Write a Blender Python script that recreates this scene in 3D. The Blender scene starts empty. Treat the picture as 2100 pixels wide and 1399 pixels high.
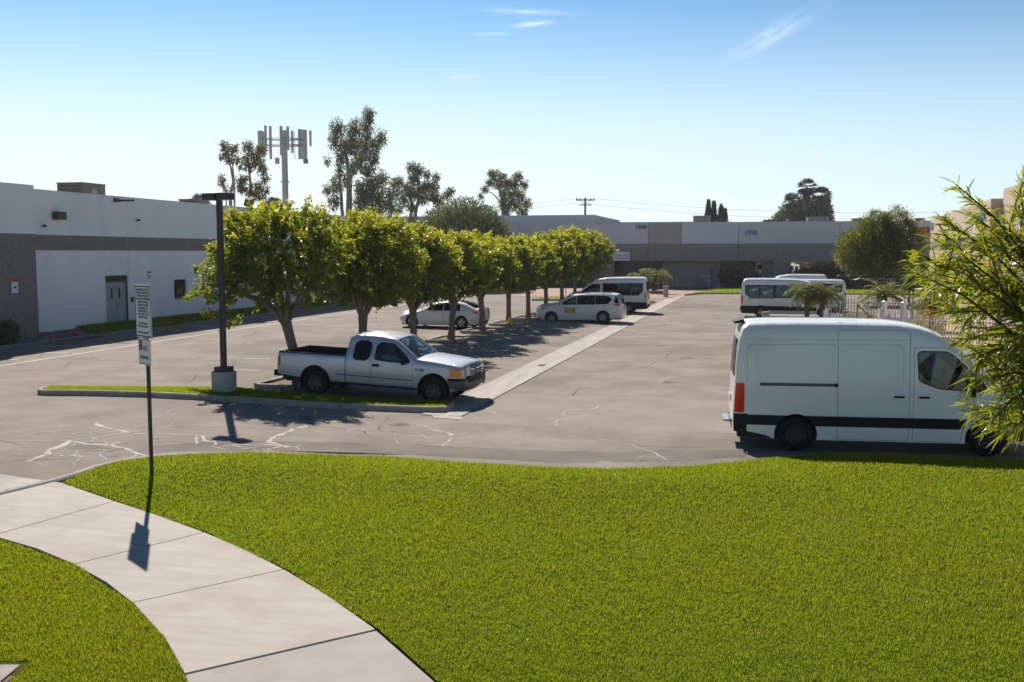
import bpy, bmesh, math, random
import numpy as np
from mathutils import Vector, Matrix, noise
from mathutils.geometry import delaunay_2d_cdt
S = bpy.context.scene
C = S.collection
R = math.radians

# ------------------------------------------------------------------ camera, sky, sun, exposure
cam = bpy.data.cameras.new('camera'); camo = bpy.data.objects.new('camera', cam); C.objects.link(camo)
CAM_H = 4.12
camo.location = (0, 0, CAM_H)
camo.rotation_euler = (R(90 - 5.185), 0, R(14.464))
cam.sensor_width = 36; cam.lens = 36 * 2000 / 2100; cam.clip_start = .05; cam.clip_end = 3000
S.camera = camo
SUN_EL = R(41.5); SUN_AZ = (-.538, .843)
W = bpy.data.worlds.new('World'); S.world = W; W.use_nodes = True
wn = W.node_tree.nodes; wl = W.node_tree.links; wn.clear()
def N(nt, t, **kw):
    n = nt.nodes.new(t)
    for k, v in kw.items():
        if k.startswith('i_'): n.inputs[k[2:].replace('_', ' ')].default_value = v
        else: setattr(n, k, v)
    return n
SKY_T = (.70, .98, 1.02); HAZE_P = 3.0; PH_A, PH_B = 1.0, .45
SKY_IN, SKY_G, SKY_OUT, HAZE_H, HAZE_C = .102, 1.5, 6.6, .175, (5.5, 5.95, 6.4, 1)
def build_world():
    nt = W.node_tree
    out = N(nt, 'ShaderNodeOutputWorld'); bg = N(nt, 'ShaderNodeBackground'); bg.inputs['Strength'].default_value = .10
    sky = N(nt, 'ShaderNodeTexSky', sky_type='NISHITA', sun_disc=False, sun_elevation=SUN_EL,
            sun_rotation=math.atan2(SUN_AZ[0], SUN_AZ[1]), altitude=20, air_density=1.0, dust_density=.2, ozone_density=1.0)
    tc = N(nt, 'ShaderNodeTexCoord')
    sep = N(nt, 'ShaderNodeSeparateXYZ'); wl.new(tc.outputs['Generated'], sep.inputs[0])
    def M(op, a, b=None, c=None, clamp=False):
        n = N(nt, 'ShaderNodeMath', operation=op, use_clamp=clamp)
        for i, v in enumerate((a, b, c)):
            if v is None: continue
            if isinstance(v, (int, float)): n.inputs[i].default_value = v
            else: wl.new(v, n.inputs[i])
        return n.outputs[0]
    # thin cirrus on a plane high above: direction / elevation
    zc = M('MAXIMUM', sep.outputs[2], .02)
    px = M('DIVIDE', sep.outputs[0], zc); py = M('DIVIDE', sep.outputs[1], zc)
    cv = N(nt, 'ShaderNodeCombineXYZ'); wl.new(px, cv.inputs[0]); wl.new(py, cv.inputs[1])
    def streak(cx, cy, ang, la, lb, amp, seed):
        mp = N(nt, 'ShaderNodeMapping', vector_type='TEXTURE')
        mp.inputs['Location'].default_value = (cx, cy, 0); mp.inputs['Rotation'].default_value = (0, 0, ang)
        mp.inputs['Scale'].default_value = (la, lb, 1)
        nz = N(nt, 'ShaderNodeTexNoise'); nz.inputs['Scale'].default_value = 2.2; nz.inputs['Detail'].default_value = 4; nz.inputs['Roughness'].default_value = .62
        o = N(nt, 'ShaderNodeVectorMath', operation='ADD'); o.inputs[1].default_value = (seed, seed * 2, 0)
        wl.new(cv.outputs[0], mp.inputs[0]); wl.new(mp.outputs[0], o.inputs[0])
        st = N(nt, 'ShaderNodeVectorMath', operation='MULTIPLY'); st.inputs[1].default_value = (1.2, 1.0, 1)
        wl.new(o.outputs[0], st.inputs[0]); wl.new(st.outputs[0], nz.inputs['Vector'])
        ln = N(nt, 'ShaderNodeVectorMath', operation='LENGTH'); wl.new(mp.outputs[0], ln.inputs[0])
        fall = M('SUBTRACT', 1.0, ln.outputs['Value'], clamp=True)
        fall = M('SMOOTH_MIN', fall, 1.0, .1)
        nn = M('MULTIPLY_ADD', nz.outputs['Fac'], 2.0, -.55, clamp=True)
        return M('MULTIPLY', M('MULTIPLY', M('POWER', fall, 1.5), nn), amp)
    tot = None
    for a in CLOUDS:
        s = streak(*a)
        tot = s if tot is None else M('ADD', tot, s)
    tot = M('MINIMUM', tot, .8)
    # deep, dry upper air (contrast of the clear sky), then aerosol haze: thick near the horizon, brighter towards the sun; its all-round part is added fill for camera-facing shade
    sc1 = N(nt, 'ShaderNodeVectorMath', operation='SCALE'); sc1.inputs['Scale'].default_value = SKY_IN; wl.new(sky.outputs[0], sc1.inputs[0])
    gm = N(nt, 'ShaderNodeGamma'); gm.inputs['Gamma'].default_value = SKY_G; wl.new(sc1.outputs[0], gm.inputs[0])
    sc2 = N(nt, 'ShaderNodeVectorMath', operation='MULTIPLY'); sc2.inputs[1].default_value = [SKY_OUT * q for q in SKY_T]; wl.new(gm.outputs[0], sc2.inputs[0])
    zz = M('DIVIDE', M('MAXIMUM', sep.outputs[2], 0.0), HAZE_H); hz = M('EXPONENT', M('MULTIPLY', M('POWER', zz, HAZE_P), -1.0))
    dt = N(nt, 'ShaderNodeVectorMath', operation='DOT_PRODUCT'); wl.new(tc.outputs['Generated'], dt.inputs[0])
    dt.inputs[1].default_value = (SUN_AZ[0] * math.cos(SUN_EL), SUN_AZ[1] * math.cos(SUN_EL), math.sin(SUN_EL))
    ph = M('MULTIPLY_ADD', M('POWER', M('MAXIMUM', dt.outputs['Value'], 0.0), 3.0), PH_A, PH_B, clamp=True)
    mixh = N(nt, 'ShaderNodeMix', data_type='RGBA'); wl.new(M('MULTIPLY', M('MULTIPLY', hz, ph), 1.0), mixh.inputs['Factor'])
    wl.new(sc2.outputs[0], mixh.inputs['A']); mixh.inputs['B'].default_value = HAZE_C
    mixc = N(nt, 'ShaderNodeMix', data_type='RGBA'); wl.new(tot, mixc.inputs['Factor'])
    wl.new(mixh.outputs['Result'], mixc.inputs['A']); mixc.inputs['B'].default_value = (8.0, 8.2, 8.6, 1)
    wl.new(mixc.outputs['Result'], bg.inputs[0]); wl.new(bg.outputs[0], out.inputs[0])
# wisps: (x, y) on the cloud plane (height 1), angle, half lengths, strength, seed
CLOUDS = [(-1.01, 4.28, R(-17), .15, .075, 1.05, 3.1), (-.98, 4.06, R(25), .30, .075, .55, 7.7), (-1.23, 4.42, R(14), .15, .05, .5, 1.2),
          (0, 4.8, R(109), .85, .13, .5, 5.3), (-1.70, 5.44, R(-17), .17, .09, .6, 9.4), (-1.03, 7.9, R(10), .16, .12, .4, 2.6)]
build_world()
sun = bpy.data.lights.new('sun', 'SUN'); suno = bpy.data.objects.new('sun', sun); C.objects.link(suno)
sun.energy = 4.1; sun.angle = R(.53); sun.color = (1, .915, .80)
sd = Vector((SUN_AZ[0] * math.cos(SUN_EL), SUN_AZ[1] * math.cos(SUN_EL), math.sin(SUN_EL)))
suno.location = sd * 50; suno.rotation_euler = sd.to_track_quat('Z', 'Y').to_euler()
vs = S.view_settings; vs.view_transform = 'Standard'; vs.look = 'None'; vs.gamma = 1; vs.exposure = .77; vs.use_curve_mapping = False
S.render.engine = 'CYCLES'
S.cycles.max_bounces = 4; S.cycles.transparent_max_bounces = 8; S.cycles.diffuse_bounces = 3; S.cycles.glossy_bounces = 2
S.cycles.transmission_bounces = 3; S.cycles.caustics_reflective = False; S.cycles.caustics_refractive = False

# ------------------------------------------------------------------ terrain height
ZX = [-900, -40, -27, -14.5, -12.5, -8.3, -7.3, -3, 5, 40, 900]; ZZ = [.1, .1, .1, .14, .12, 0, 0, .06, .1, .1, .1]
def zg(x, y=50): return float(np.interp(x, ZX, ZZ)) + float(np.interp(y, [-60, 6, 16.5, 900], [-.55, -.55, 0, 0]))

# ------------------------------------------------------------------ mesh helpers
class MB:
    def __init__(s): s.v = []; s.f = []
    def add(s, v, f):
        n = len(s.v); s.v += [tuple(p) for p in v]; s.f += [tuple(i + n for i in q) for q in f]; return s
    def box(s, c, d, rz=0, rx=0, ry=0, taper=1):
        x, y, z = [a / 2 for a in d]
        m = Matrix.Rotation(rz, 3, 'Z') @ Matrix.Rotation(ry, 3, 'Y') @ Matrix.Rotation(rx, 3, 'X')
        P = []
        for k in (-1, 1):
            t = taper if k == 1 else 1
            for a, b in ((-1, -1), (1, -1), (1, 1), (-1, 1)): P.append(Vector(c) + m @ Vector((a * x * t, b * y * t, k * z)))
        return s.add(P, [(3, 2, 1, 0), (4, 5, 6, 7), (0, 1, 5, 4), (1, 2, 6, 5), (2, 3, 7, 6), (3, 0, 4, 7)])
    def b2(s, x0, x1, y0, y1, z0, z1): return s.box(((x0 + x1) / 2, (y0 + y1) / 2, (z0 + z1) / 2), (abs(x1 - x0), abs(y1 - y0), abs(z1 - z0)))
    def tube(s, pts, rad, n=8, cap=True):
        pts = [Vector(p) for p in pts]
        if not hasattr(rad, '__len__'): rad = [rad] * len(pts)
        V = []; F = []; prev = None
        for i, p in enumerate(pts):
            t = (pts[min(i + 1, len(pts) - 1)] - pts[max(i - 1, 0)]).normalized()
            if prev is None:
                a = t.orthogonal().normalized()
            else:
                a = (prev - t * prev.dot(t)).normalized()
            prev = a; b = t.cross(a)
            for k in range(n):
                th = 2 * math.pi * k / n; V.append(p + (a * math.cos(th) + b * math.sin(th)) * rad[i])
        for i in range(len(pts) - 1):
            for k in range(n): F.append((i * n + k, i * n + (k + 1) % n, (i + 1) * n + (k + 1) % n, (i + 1) * n + k))
        if cap: F.append(tuple(reversed(range(n)))); F.append(tuple((len(pts) - 1) * n + k for k in range(n)))
        return s.add(V, F)
    def lathe(s, prof, c=(0, 0, 0), axis='Z', n=24, close=False):
        V = []; F = []
        for r, h in prof:
            for k in range(n):
                th = 2 * math.pi * k / n; a, b = r * math.cos(th), r * math.sin(th)
                p = (a, b, h) if axis == 'Z' else ((a, h, b) if axis == 'Y' else (h, a, b))
                V.append(Vector(c) + Vector(p))
        m = len(prof)
        for i in range(m - 1 + (1 if close else 0)):
            j = (i + 1) % m
            for k in range(n): F.append((i * n + k, i * n + (k + 1) % n, j * n + (k + 1) % n, j * n + k))
        if not close: F.append(tuple(reversed(range(n)))); F.append(tuple((m - 1) * n + k for k in range(n)))
        return s.add(V, F)
    def prism(s, poly, z0, z1):
        n = len(poly); V = [(x, y, z0) for x, y in poly] + [(x, y, z1) for x, y in poly]
        return s.add(V, [tuple(reversed(range(n))), tuple(range(n, 2 * n))] + [(i, (i + 1) % n, n + (i + 1) % n, n + i) for i in range(n)])
    def mesh(s, name, smooth=False):
        me = bpy.data.meshes.new(name); me.from_pydata(s.v, [], s.f)
        if smooth: me.shade_smooth()
        me.update(); return me
def fixnorm(me):
    bm = bmesh.new(); bm.from_mesh(me); bmesh.ops.recalc_face_normals(bm, faces=bm.faces); bm.to_mesh(me); bm.free(); return me
def npmesh(name, V, F, smooth=False):
    """V (n,3), F (m,k) arrays of one polygon size"""
    me = bpy.data.meshes.new(name); n, m, k = len(V), len(F), F.shape[1]
    me.vertices.add(n); me.vertices.foreach_set('co', V.astype(np.float32).ravel())
    me.loops.add(m * k); me.loops.foreach_set('vertex_index', F.astype(np.int32).ravel())
    me.polygons.add(m); me.polygons.foreach_set('loop_start', np.arange(0, m * k, k, dtype=np.int32))
    me.polygons.foreach_set('loop_total', np.full(m, k, np.int32))
    if smooth: me.polygons.foreach_set('use_smooth', np.ones(m, bool))
    me.update(calc_edges=True); return me
def ob(name, me, mat=None, parent=None, loc=None, smooth=False, fix=False):
    if isinstance(me, MB): me = me.mesh(name, smooth); fixnorm(me) if fix else None
    o = bpy.data.objects.new(name, me); C.objects.link(o)
    if mat is not None and me is not None and not me.materials: me.materials.append(mat)
    if parent is not None: o.parent = parent
    if loc is not None: o.location = loc
    return o
def sm(o, ang=35):
    me = o.data; me.shade_smooth()
    try: me.set_sharp_from_angle(angle=R(ang))
    except Exception: pass
    return o
def tag(o, label, cat=None, group=None, kind=None):
    o['label'] = label
    if cat: o['category'] = cat
    if group: o['group'] = group
    if kind: o['kind'] = kind
    return o
def thing(name, label, cat, loc=(0, 0, 0), rz=0, group=None):
    o = bpy.data.objects.new(name, None); C.objects.link(o); o.empty_display_size = .3
    o.location = loc; o.rotation_euler = (0, 0, rz); return tag(o, label, cat, group)
def copy_tree(o, parent=None):
    c = o.copy(); C.objects.link(c)
    if parent is not None: c.parent = parent
    for ch in list(o.children): copy_tree(ch, c)
    return c
def text(name, s, size, mat, parent, loc, rot=(R(90), 0, 0), ext=.01, align='CENTER', sx=1):
    cu = bpy.data.curves.new('t', 'FONT'); cu.body = s; cu.size = size; cu.extrude = ext; cu.align_x = align; cu.align_y = 'CENTER'
    if name in ('house_number', 'wall_lettering'): cu.offset = size * .022
    t = bpy.data.objects.new('t', cu); C.objects.link(t)
    dg = bpy.context.evaluated_depsgraph_get(); me = bpy.data.meshes.new_from_object(t.evaluated_get(dg))
    bpy.data.objects.remove(t); me.materials.clear()
    o = ob(name, me, mat, parent, loc); o.rotation_euler = rot; o.scale = (sx, 1, 1); return o

# ------------------------------------------------------------------ materials
def mat(name, col, rough=.6, col2=None, scale=8, detail=4, bump=0, bscale=None, metal=0, spec=.5, coat=0, coords='Object', stretch=None, lo=.35, hi=.65,
        speck=None, alpha=None, big=None, rot=0):
    m = bpy.data.materials.new(name); m.use_nodes = True; nt = m.node_tree; L = nt.links
    b = nt.nodes['Principled BSDF']; b.inputs['Base Color'].default_value = (*col, 1); b.inputs['Roughness'].default_value = rough
    b.inputs['Metallic'].default_value = metal; b.inputs['Specular IOR Level'].default_value = spec
    if coat: b.inputs['Coat Weight'].default_value = coat; b.inputs['Coat Roughness'].default_value = .04
    if col2 is None and not bump and not speck: return m
    tc = N(nt, 'ShaderNodeTexCoord'); src = tc.outputs[coords]
    if stretch:
        mp = N(nt, 'ShaderNodeMapping'); mp.inputs['Scale'].default_value = stretch; mp.inputs['Rotation'].default_value = (0, 0, rot); L.new(src, mp.inputs[0]); src2 = mp.outputs[0]
    else: src2 = src
    last = None
    if col2 is not None:
        nz = N(nt, 'ShaderNodeTexNoise'); nz.inputs['Scale'].default_value = scale; nz.inputs['Detail'].default_value = detail; nz.inputs['Roughness'].default_value = .6
        L.new(src2, nz.inputs['Vector'])
        mr = N(nt, 'ShaderNodeMapRange'); mr.inputs[1].default_value = lo; mr.inputs[2].default_value = hi; L.new(nz.outputs['Fac'], mr.inputs[0])
        mx = N(nt, 'ShaderNodeMix', data_type='RGBA'); L.new(mr.outputs[0], mx.inputs['Factor'])
        mx.inputs['A'].default_value = (*col, 1); mx.inputs['B'].default_value = (*col2, 1); last = mx.outputs['Result']
    def over(fac, c, last):
        mx = N(nt, 'ShaderNodeMix', data_type='RGBA'); L.new(fac, mx.inputs['Factor'])
        if last is None: mx.inputs['A'].default_value = (*col, 1)
        else: L.new(last, mx.inputs['A'])
        mx.inputs['B'].default_value = (*c, 1); return mx.outputs['Result']
    for item in ([big] if big else []):
        c3, sc3, l3, h3 = item
        nz = N(nt, 'ShaderNodeTexNoise'); nz.inputs['Scale'].default_value = sc3; nz.inputs['Detail'].default_value = 5; L.new(src, nz.inputs['Vector'])
        mr = N(nt, 'ShaderNodeMapRange'); mr.inputs[1].default_value = l3; mr.inputs[2].default_value = h3; L.new(nz.outputs['Fac'], mr.inputs[0])
        last = over(mr.outputs[0], c3, last)
    if speck:
        for c3, sc3, thr in speck:
            nz = N(nt, 'ShaderNodeTexNoise'); nz.inputs['Scale'].default_value = sc3; nz.inputs['Detail'].default_value = 1; L.new(src, nz.inputs['Vector'])
            mr = N(nt, 'ShaderNodeMapRange'); mr.inputs[1].default_value = thr; mr.inputs[2].default_value = thr + .1; L.new(nz.outputs['Fac'], mr.inputs[0])
            last = over(mr.outputs[0], c3, last)
    if last is not None: L.new(last, b.inputs['Base Color'])
    if bump:
        nz = N(nt, 'ShaderNodeTexNoise'); nz.inputs['Scale'].default_value = bscale or scale * 4; nz.inputs['Detail'].default_value = 3; L.new(src, nz.inputs['Vector'])
        bp = N(nt, 'ShaderNodeBump'); bp.inputs['Strength'].default_value = bump; bp.inputs['Distance'].default_value = .02; L.new(nz.outputs['Fac'], bp.inputs['Height'])
        L.new(bp.outputs[0], b.inputs['Normal'])
    return m
def leafmat(name, c1, c2, trans=.45, rough=.5, tcol=None, spec=.4, tboost=1.0):
    """two leaf colours picked leaf by leaf, light passes through"""
    m = bpy.data.materials.new(name); m.use_nodes = True; nt = m.node_tree; L = nt.links; nt.nodes.clear()
    o = N(nt, 'ShaderNodeOutputMaterial'); g = N(nt, 'ShaderNodeNewGeometry'); oi = N(nt, 'ShaderNodeObjectInfo')
    mx = N(nt, 'ShaderNodeMix', data_type='RGBA'); L.new(g.outputs['Random Per Island'], mx.inputs['Factor'])
    mx.inputs['A'].default_value = (*c1, 1); mx.inputs['B'].default_value = (*c2, 1)
    hs = N(nt, 'ShaderNodeHueSaturation'); L.new(mx.outputs['Result'], hs.inputs['Color'])
    ma = N(nt, 'ShaderNodeMath', operation='MULTIPLY_ADD'); ma.inputs[1].default_value = .3; ma.inputs[2].default_value = .85; L.new(oi.outputs['Random'], ma.inputs[0]); L.new(ma.outputs[0], hs.inputs['Value'])
    p = N(nt, 'ShaderNodeBsdfPrincipled'); p.inputs['Roughness'].default_value = rough; p.inputs['Specular IOR Level'].default_value = spec
    L.new(hs.outputs[0], p.inputs['Base Color'])
    t = N(nt, 'ShaderNodeBsdfTranslucent'); h2 = N(nt, 'ShaderNodeMix', data_type='RGBA'); h2.inputs['Factor'].default_value = .75
    L.new(hs.outputs[0], h2.inputs['A']); h2.inputs['B'].default_value = (*(tcol or (c2[0] * 2, c2[1] * 1.9, c2[2] * .8)), 1); L.new(h2.outputs['Result'], t.inputs[0])
    mix = N(nt, 'ShaderNodeMixShader'); mix.inputs[0].default_value = trans; L.new(p.outputs[0], mix.inputs[1]); L.new(t.outputs[0], mix.inputs[2])
    L.new(mix.outputs[0], o.inputs[0]); return m
def glassmat(name, tint, refl=.12, rough=.02, fres=.8):
    m = bpy.data.materials.new(name); m.use_nodes = True; nt = m.node_tree; L = nt.links; nt.nodes.clear()
    o = N(nt, 'ShaderNodeOutputMaterial'); t = N(nt, 'ShaderNodeBsdfTransparent'); t.inputs[0].default_value = (*tint, 1)
    g = N(nt, 'ShaderNodeBsdfGlossy'); g.inputs['Roughness'].default_value = rough
    lw = N(nt, 'ShaderNodeLayerWeight'); lw.inputs['Blend'].default_value = .35
    ma = N(nt, 'ShaderNodeMath', operation='MULTIPLY_ADD', use_clamp=True); ma.inputs[1].default_value = fres; ma.inputs[2].default_value = refl; L.new(lw.outputs['Fresnel'], ma.inputs[0])
    mx = N(nt, 'ShaderNodeMixShader'); L.new(ma.outputs[0], mx.inputs[0]); L.new(t.outputs[0], mx.inputs[1]); L.new(g.outputs[0], mx.inputs[2])
    L.new(mx.outputs[0], o.inputs[0]); return m
M = {}
def asphalt():
    m = mat('asphalt', (.198, .167, .141), .92, (.282, .242, .205), scale=.55, detail=8, lo=.38, hi=.66, bump=.5, bscale=60, spec=.2,
            speck=[((.32, .29, .26), 55, .64), ((.07, .06, .052), 38, .66), ((.10, .085, .073), .8, .70)], big=((.142, .121, .103), .09, .50, .68))
    nt = m.node_tree; L = nt.links; b = nt.nodes['Principled BSDF']
    src = b.inputs['Base Color'].links[0].from_socket
    tc = N(nt, 'ShaderNodeTexCoord')
    # hairline cracks, broken up
    nz = N(nt, 'ShaderNodeTexNoise'); nz.inputs['Scale'].default_value = .8; L.new(tc.outputs['Object'], nz.inputs['Vector'])
    ad = N(nt, 'ShaderNodeMix', data_type='VECTOR'); ad.inputs['Factor'].default_value = .25; L.new(tc.outputs['Object'], ad.inputs['A']); L.new(nz.outputs['Color'], ad.inputs['B'])
    vo = N(nt, 'ShaderNodeTexVoronoi', feature='DISTANCE_TO_EDGE'); vo.inputs['Scale'].default_value = .38; L.new(ad.outputs['Result'], vo.inputs['Vector'])
    lt = N(nt, 'ShaderNodeMath', operation='LESS_THAN'); lt.inputs[1].default_value = .0045; L.new(vo.outputs['Distance'], lt.inputs[0])
    n2 = N(nt, 'ShaderNodeTexNoise'); n2.inputs['Scale'].default_value = .35; L.new(tc.outputs['Object'], n2.inputs['Vector'])
    g2 = N(nt, 'ShaderNodeMapRange'); g2.inputs[1].default_value = .5; g2.inputs[2].default_value = .62; L.new(n2.outputs['Fac'], g2.inputs[0])
    mu = N(nt, 'ShaderNodeMath', operation='MULTIPLY'); L.new(lt.outputs[0], mu.inputs[0]); L.new(g2.outputs[0], mu.inputs[1])
    mx = N(nt, 'ShaderNodeMix', data_type='RGBA'); L.new(mu.outputs[0], mx.inputs['Factor']); L.new(src, mx.inputs['A']); mx.inputs['B'].default_value = (.05, .046, .042, 1)
    # tyre-worn streaks across the aisle
    mp = N(nt, 'ShaderNodeMapping'); mp.inputs['Scale'].default_value = (.05, .55, 1); L.new(tc.outputs['Object'], mp.inputs[0])
    n3 = N(nt, 'ShaderNodeTexNoise'); n3.inputs['Scale'].default_value = 1; n3.inputs['Detail'].default_value = 6; L.new(mp.outputs[0], n3.inputs['Vector'])
    m3 = N(nt, 'ShaderNodeMapRange'); m3.inputs[1].default_value = .45; m3.inputs[2].default_value = .75; m3.inputs[3].default_value = .0; m3.inputs[4].default_value = .4; L.new(n3.outputs['Fac'], m3.inputs[0])
    mx3 = N(nt, 'ShaderNodeMix', data_type='RGBA'); L.new(m3.outputs[0], mx3.inputs['Factor']); L.new(mx.outputs['Result'], mx3.inputs['A']); mx3.inputs['B'].default_value = (.29, .255, .22, 1)
    L.new(mx3.outputs['Result'], b.inputs['Base Color']); return m
M['asphalt'] = asphalt()
M['seal'] = mat('crack_filler', (.42, .385, .35), .85, (.30, .265, .235), scale=5, detail=6)
M['concrete'] = mat('concrete', (.40, .375, .335), .88, (.30, .28, .25), scale=1.2, detail=8, bump=.15, bscale=40, speck=[((.23, .21, .18), 9, .70)])
M['walk'] = mat('sidewalk_concrete', (.42, .378, .338), .85, (.36, .318, .28), scale=1.6, detail=12, stretch=(.6, 4.0, 1), rot=R(-58), lo=.36, hi=.66, bump=.12, bscale=120, big=((.31, .268, .228), .9, .50, .78), speck=[((.27, .23, .195), 2.2, .72), ((.22, .19, .16), 40, .74)])
M['walk2'] = mat('sidewalk_concrete_grey', (.36, .335, .305), .88, (.30, .275, .245), scale=2, detail=8, bump=.08, bscale=90)
M['kerb'] = mat('kerb_concrete', (.34, .31, .275), .9, (.24, .215, .19), scale=2.5, detail=8, bump=.2, bscale=35, speck=[((.14, .125, .11), 6, .66)])
M['gutter'] = mat('gutter_concrete', (.40, .365, .32), .88, (.30, .27, .235), scale=.8, detail=9, stretch=(4, .5, 1), bump=.15, bscale=40)
M['soil'] = mat('soil', (.09, .065, .045), .95, (.16, .12, .085), scale=6, detail=8, bump=.8, bscale=14)
M['turf'] = mat('turf', (.055, .075, .010), .95, (.085, .095, .018), scale=1.3, detail=8, spec=.05, lo=.42, hi=.72, bump=.6, bscale=60)  # bed colour darkened to stand for self-shadow between the blades
M['white_wall'] = mat('white_wall_paint', (.84, .84, .84), .8, (.74, .735, .73), scale=.9, detail=8, stretch=(1, 1, .25), lo=.45, hi=.8, bump=.12, bscale=60)
M['grey_wall'] = mat('pale_grey_wall_paint', (.66, .645, .66), .8, (.61, .595, .61), scale=.4, detail=6, bump=.12, bscale=60)
M['beige_wall'] = mat('beige_wall_paint', (.47, .42, .37), .8, (.42, .37, .33), scale=.4, detail=6, bump=.12, bscale=60)
M['tan_wall'] = mat('tan_wall_paint', (.52, .41, .33), .82, (.47, .37, .295), scale=.4, detail=6, bump=.12, bscale=60)
M['agg'] = mat('exposed_aggregate', (.20, .18, .16), .95, (.265, .24, .215), scale=7, detail=6, bump=1.0, bscale=26, speck=[((.12, .10, .085), 17, .58), ((.40, .36, .31), 23, .64)])
M['agg2'] = mat('grey_aggregate', (.25, .235, .215), .95, (.32, .305, .285), scale=5, detail=6, bump=1.0, bscale=24, speck=[((.14, .13, .12), 13, .6), ((.40, .38, .35), 17, .64)])
M['dark'] = mat('dark_void', (.012, .012, .013), .7)
M['black'] = mat('black_plastic', (.009, .009, .010), .6, (.016, .016, .016), scale=30, spec=.22)
M['rubber'] = mat('tyre_rubber', (.010, .010, .010), .85, (.020, .019, .018), scale=20, bump=.3, bscale=60, spec=.2)
M['bronze'] = mat('dark_bronze_paint', (.028, .022, .02), .5, (.04, .032, .03), scale=9)
M['signback'] = mat('sign_steel', (.42, .42, .42), .4, metal=.7)
M['post'] = mat('green_sign_post', (.03, .045, .032), .55, (.05, .06, .045), scale=14)
M['sign_white'] = mat('sign_sheet', (.78, .78, .77), .5, (.74, .74, .73), scale=10)
M['ink'] = mat('sign_ink', (.02, .02, .022), .6)
M['red'] = mat('red_paint', (.50, .03, .03), .6, (.42, .05, .04), scale=9)
M['redkerb'] = mat('red_kerb_paint', (.20, .04, .045), .8, (.28, .12, .11), scale=5, detail=6)
M['yellow'] = mat('yellow_kerb_paint', (.50, .27, .03), .8, (.40, .23, .06), scale=7, detail=6)
M['line'] = mat('white_road_paint', (.62, .61, .59), .8, (.30, .285, .27), scale=6, detail=8, lo=.42, hi=.75)
M['line2'] = mat('worn_red_road_paint', (.30, .13, .105), .85, (.17, .125, .11), scale=5, detail=8, lo=.4, hi=.7)
M['blue'] = mat('blue_numeral', (.015, .12, .33), .5)
M['teal'] = mat('teal_lettering', (.02, .32, .40), .5)
M['galv'] = mat('galvanised_steel', (.42, .43, .43), .5, (.36, .37, .38), scale=3, metal=.5)
M['hvac'] = mat('rooftop_unit_paint', (.20, .175, .15), .7, (.15, .13, .115), scale=2)
M['hvac2'] = mat('pale_unit_paint', (.36, .34, .32), .7, (.29, .27, .25), scale=2)
M['metal_clad'] = mat('metal_cladding', (.50, .53, .58), .5, (.45, .48, .53), scale=.6)
M['door'] = mat('grey_door_paint', (.34, .37, .41), .55, (.31, .34, .38), scale=3)
M['frame'] = mat('dark_frame', (.05, .055, .055), .5)
M['win'] = glassmat('building_glass', (.10, .11, .11), .03, .02, .35)
M['brick'] = mat('brick_paving', (.30, .17, .13), .9, (.38, .24, .19), scale=3, detail=8)
M['white_paint'] = mat('white_car_paint', (.80, .80, .79), .35, (.76, .76, .75), scale=1.2, coat=.8)
M['van_paint'] = mat('white_van_paint', (.86, .85, .80), .35, (.82, .81, .76), scale=.9, coat=.7)
M['silver'] = mat('silver_car_paint', (.56, .58, .62), .34, (.48, .495, .53), scale=1.5, detail=7, metal=.38, coat=.5)
M['bumper'] = mat('grey_bumper_plastic', (.11, .11, .115), .6, (.085, .085, .09), scale=9)
M['glass'] = glassmat('car_glass', (.55, .62, .60), .04, .02, .6)
M['tint'] = glassmat('tinted_car_glass', (.045, .055, .06), .025, .02, .4)
M['inside'] = mat('car_interior', (.05, .05, .052), .9, (.08, .08, .08), scale=8)
M['seat'] = mat('seat_fabric', (.16, .165, .175), .95, (.22, .225, .235), scale=20)
M['tail'] = mat('tail_lamp_red', (.78, .012, .010), .18, coat=.6)
M['amber'] = mat('amber_lens', (.80, .24, .015), .2, coat=.6)
M['clear'] = mat('head_lamp_lens', (.55, .54, .46), .15, coat=.6)
M['chrome'] = mat('chrome', (.65, .65, .66), .16, metal=1)
M['alloy'] = mat('alloy_rim', (.45, .45, .46), .35, (.38, .38, .39), scale=20, metal=.75)
M['steelrim'] = mat('dull_steel_rim', (.085, .085, .085), .55, (.13, .125, .12), scale=12, metal=.4)
M['blackrim'] = mat('black_rim', (.022, .022, .024), .45, (.035, .035, .035), scale=20)
M['gap'] = mat('shut_line_dark', (.02, .02, .021), .9)
M['bark'] = mat('grey_bark', (.21, .185, .155), .95, (.12, .10, .08), scale=5, detail=8, stretch=(2.5, 2.5, .7), bump=.9, bscale=18)
M['euc_bark'] = mat('pale_eucalyptus_bark', (.34, .28, .235), .9, (.20, .155, .125), scale=1.2, detail=6, stretch=(2, 2, .4))
M['palm_bark'] = mat('palm_bark', (.19, .125, .085), .95, (.10, .065, .045), scale=9, detail=6, bump=1.0, bscale=22)
M['wood'] = mat('wooden_pole', (.085, .062, .045), .9, (.06, .042, .032), scale=3, stretch=(6, 6, .5))
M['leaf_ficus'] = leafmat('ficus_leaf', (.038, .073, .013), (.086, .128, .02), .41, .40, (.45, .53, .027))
M['leaf_ficus2'] = leafmat('ficus_leaf_fresh_lit', (.11, .15, .016), (.22, .235, .026), .52, .40, (.76, .72, .03))  # fresh tips, also standing in for the sunlit crown tops
M['leaf_euc'] = leafmat('eucalyptus_leaf', (.05, .07, .032), (.10, .115, .045), .38, .55, (.30, .33, .08))
M['leaf_euc2'] = leafmat('rusty_eucalyptus_leaf', (.13, .10, .035), (.20, .15, .05), .4, .55, (.40, .27, .07))
M['leaf_dark'] = leafmat('dark_evergreen_leaf', (.04, .06, .032), (.07, .095, .045), .3, .6, (.18, .23, .07))
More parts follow.
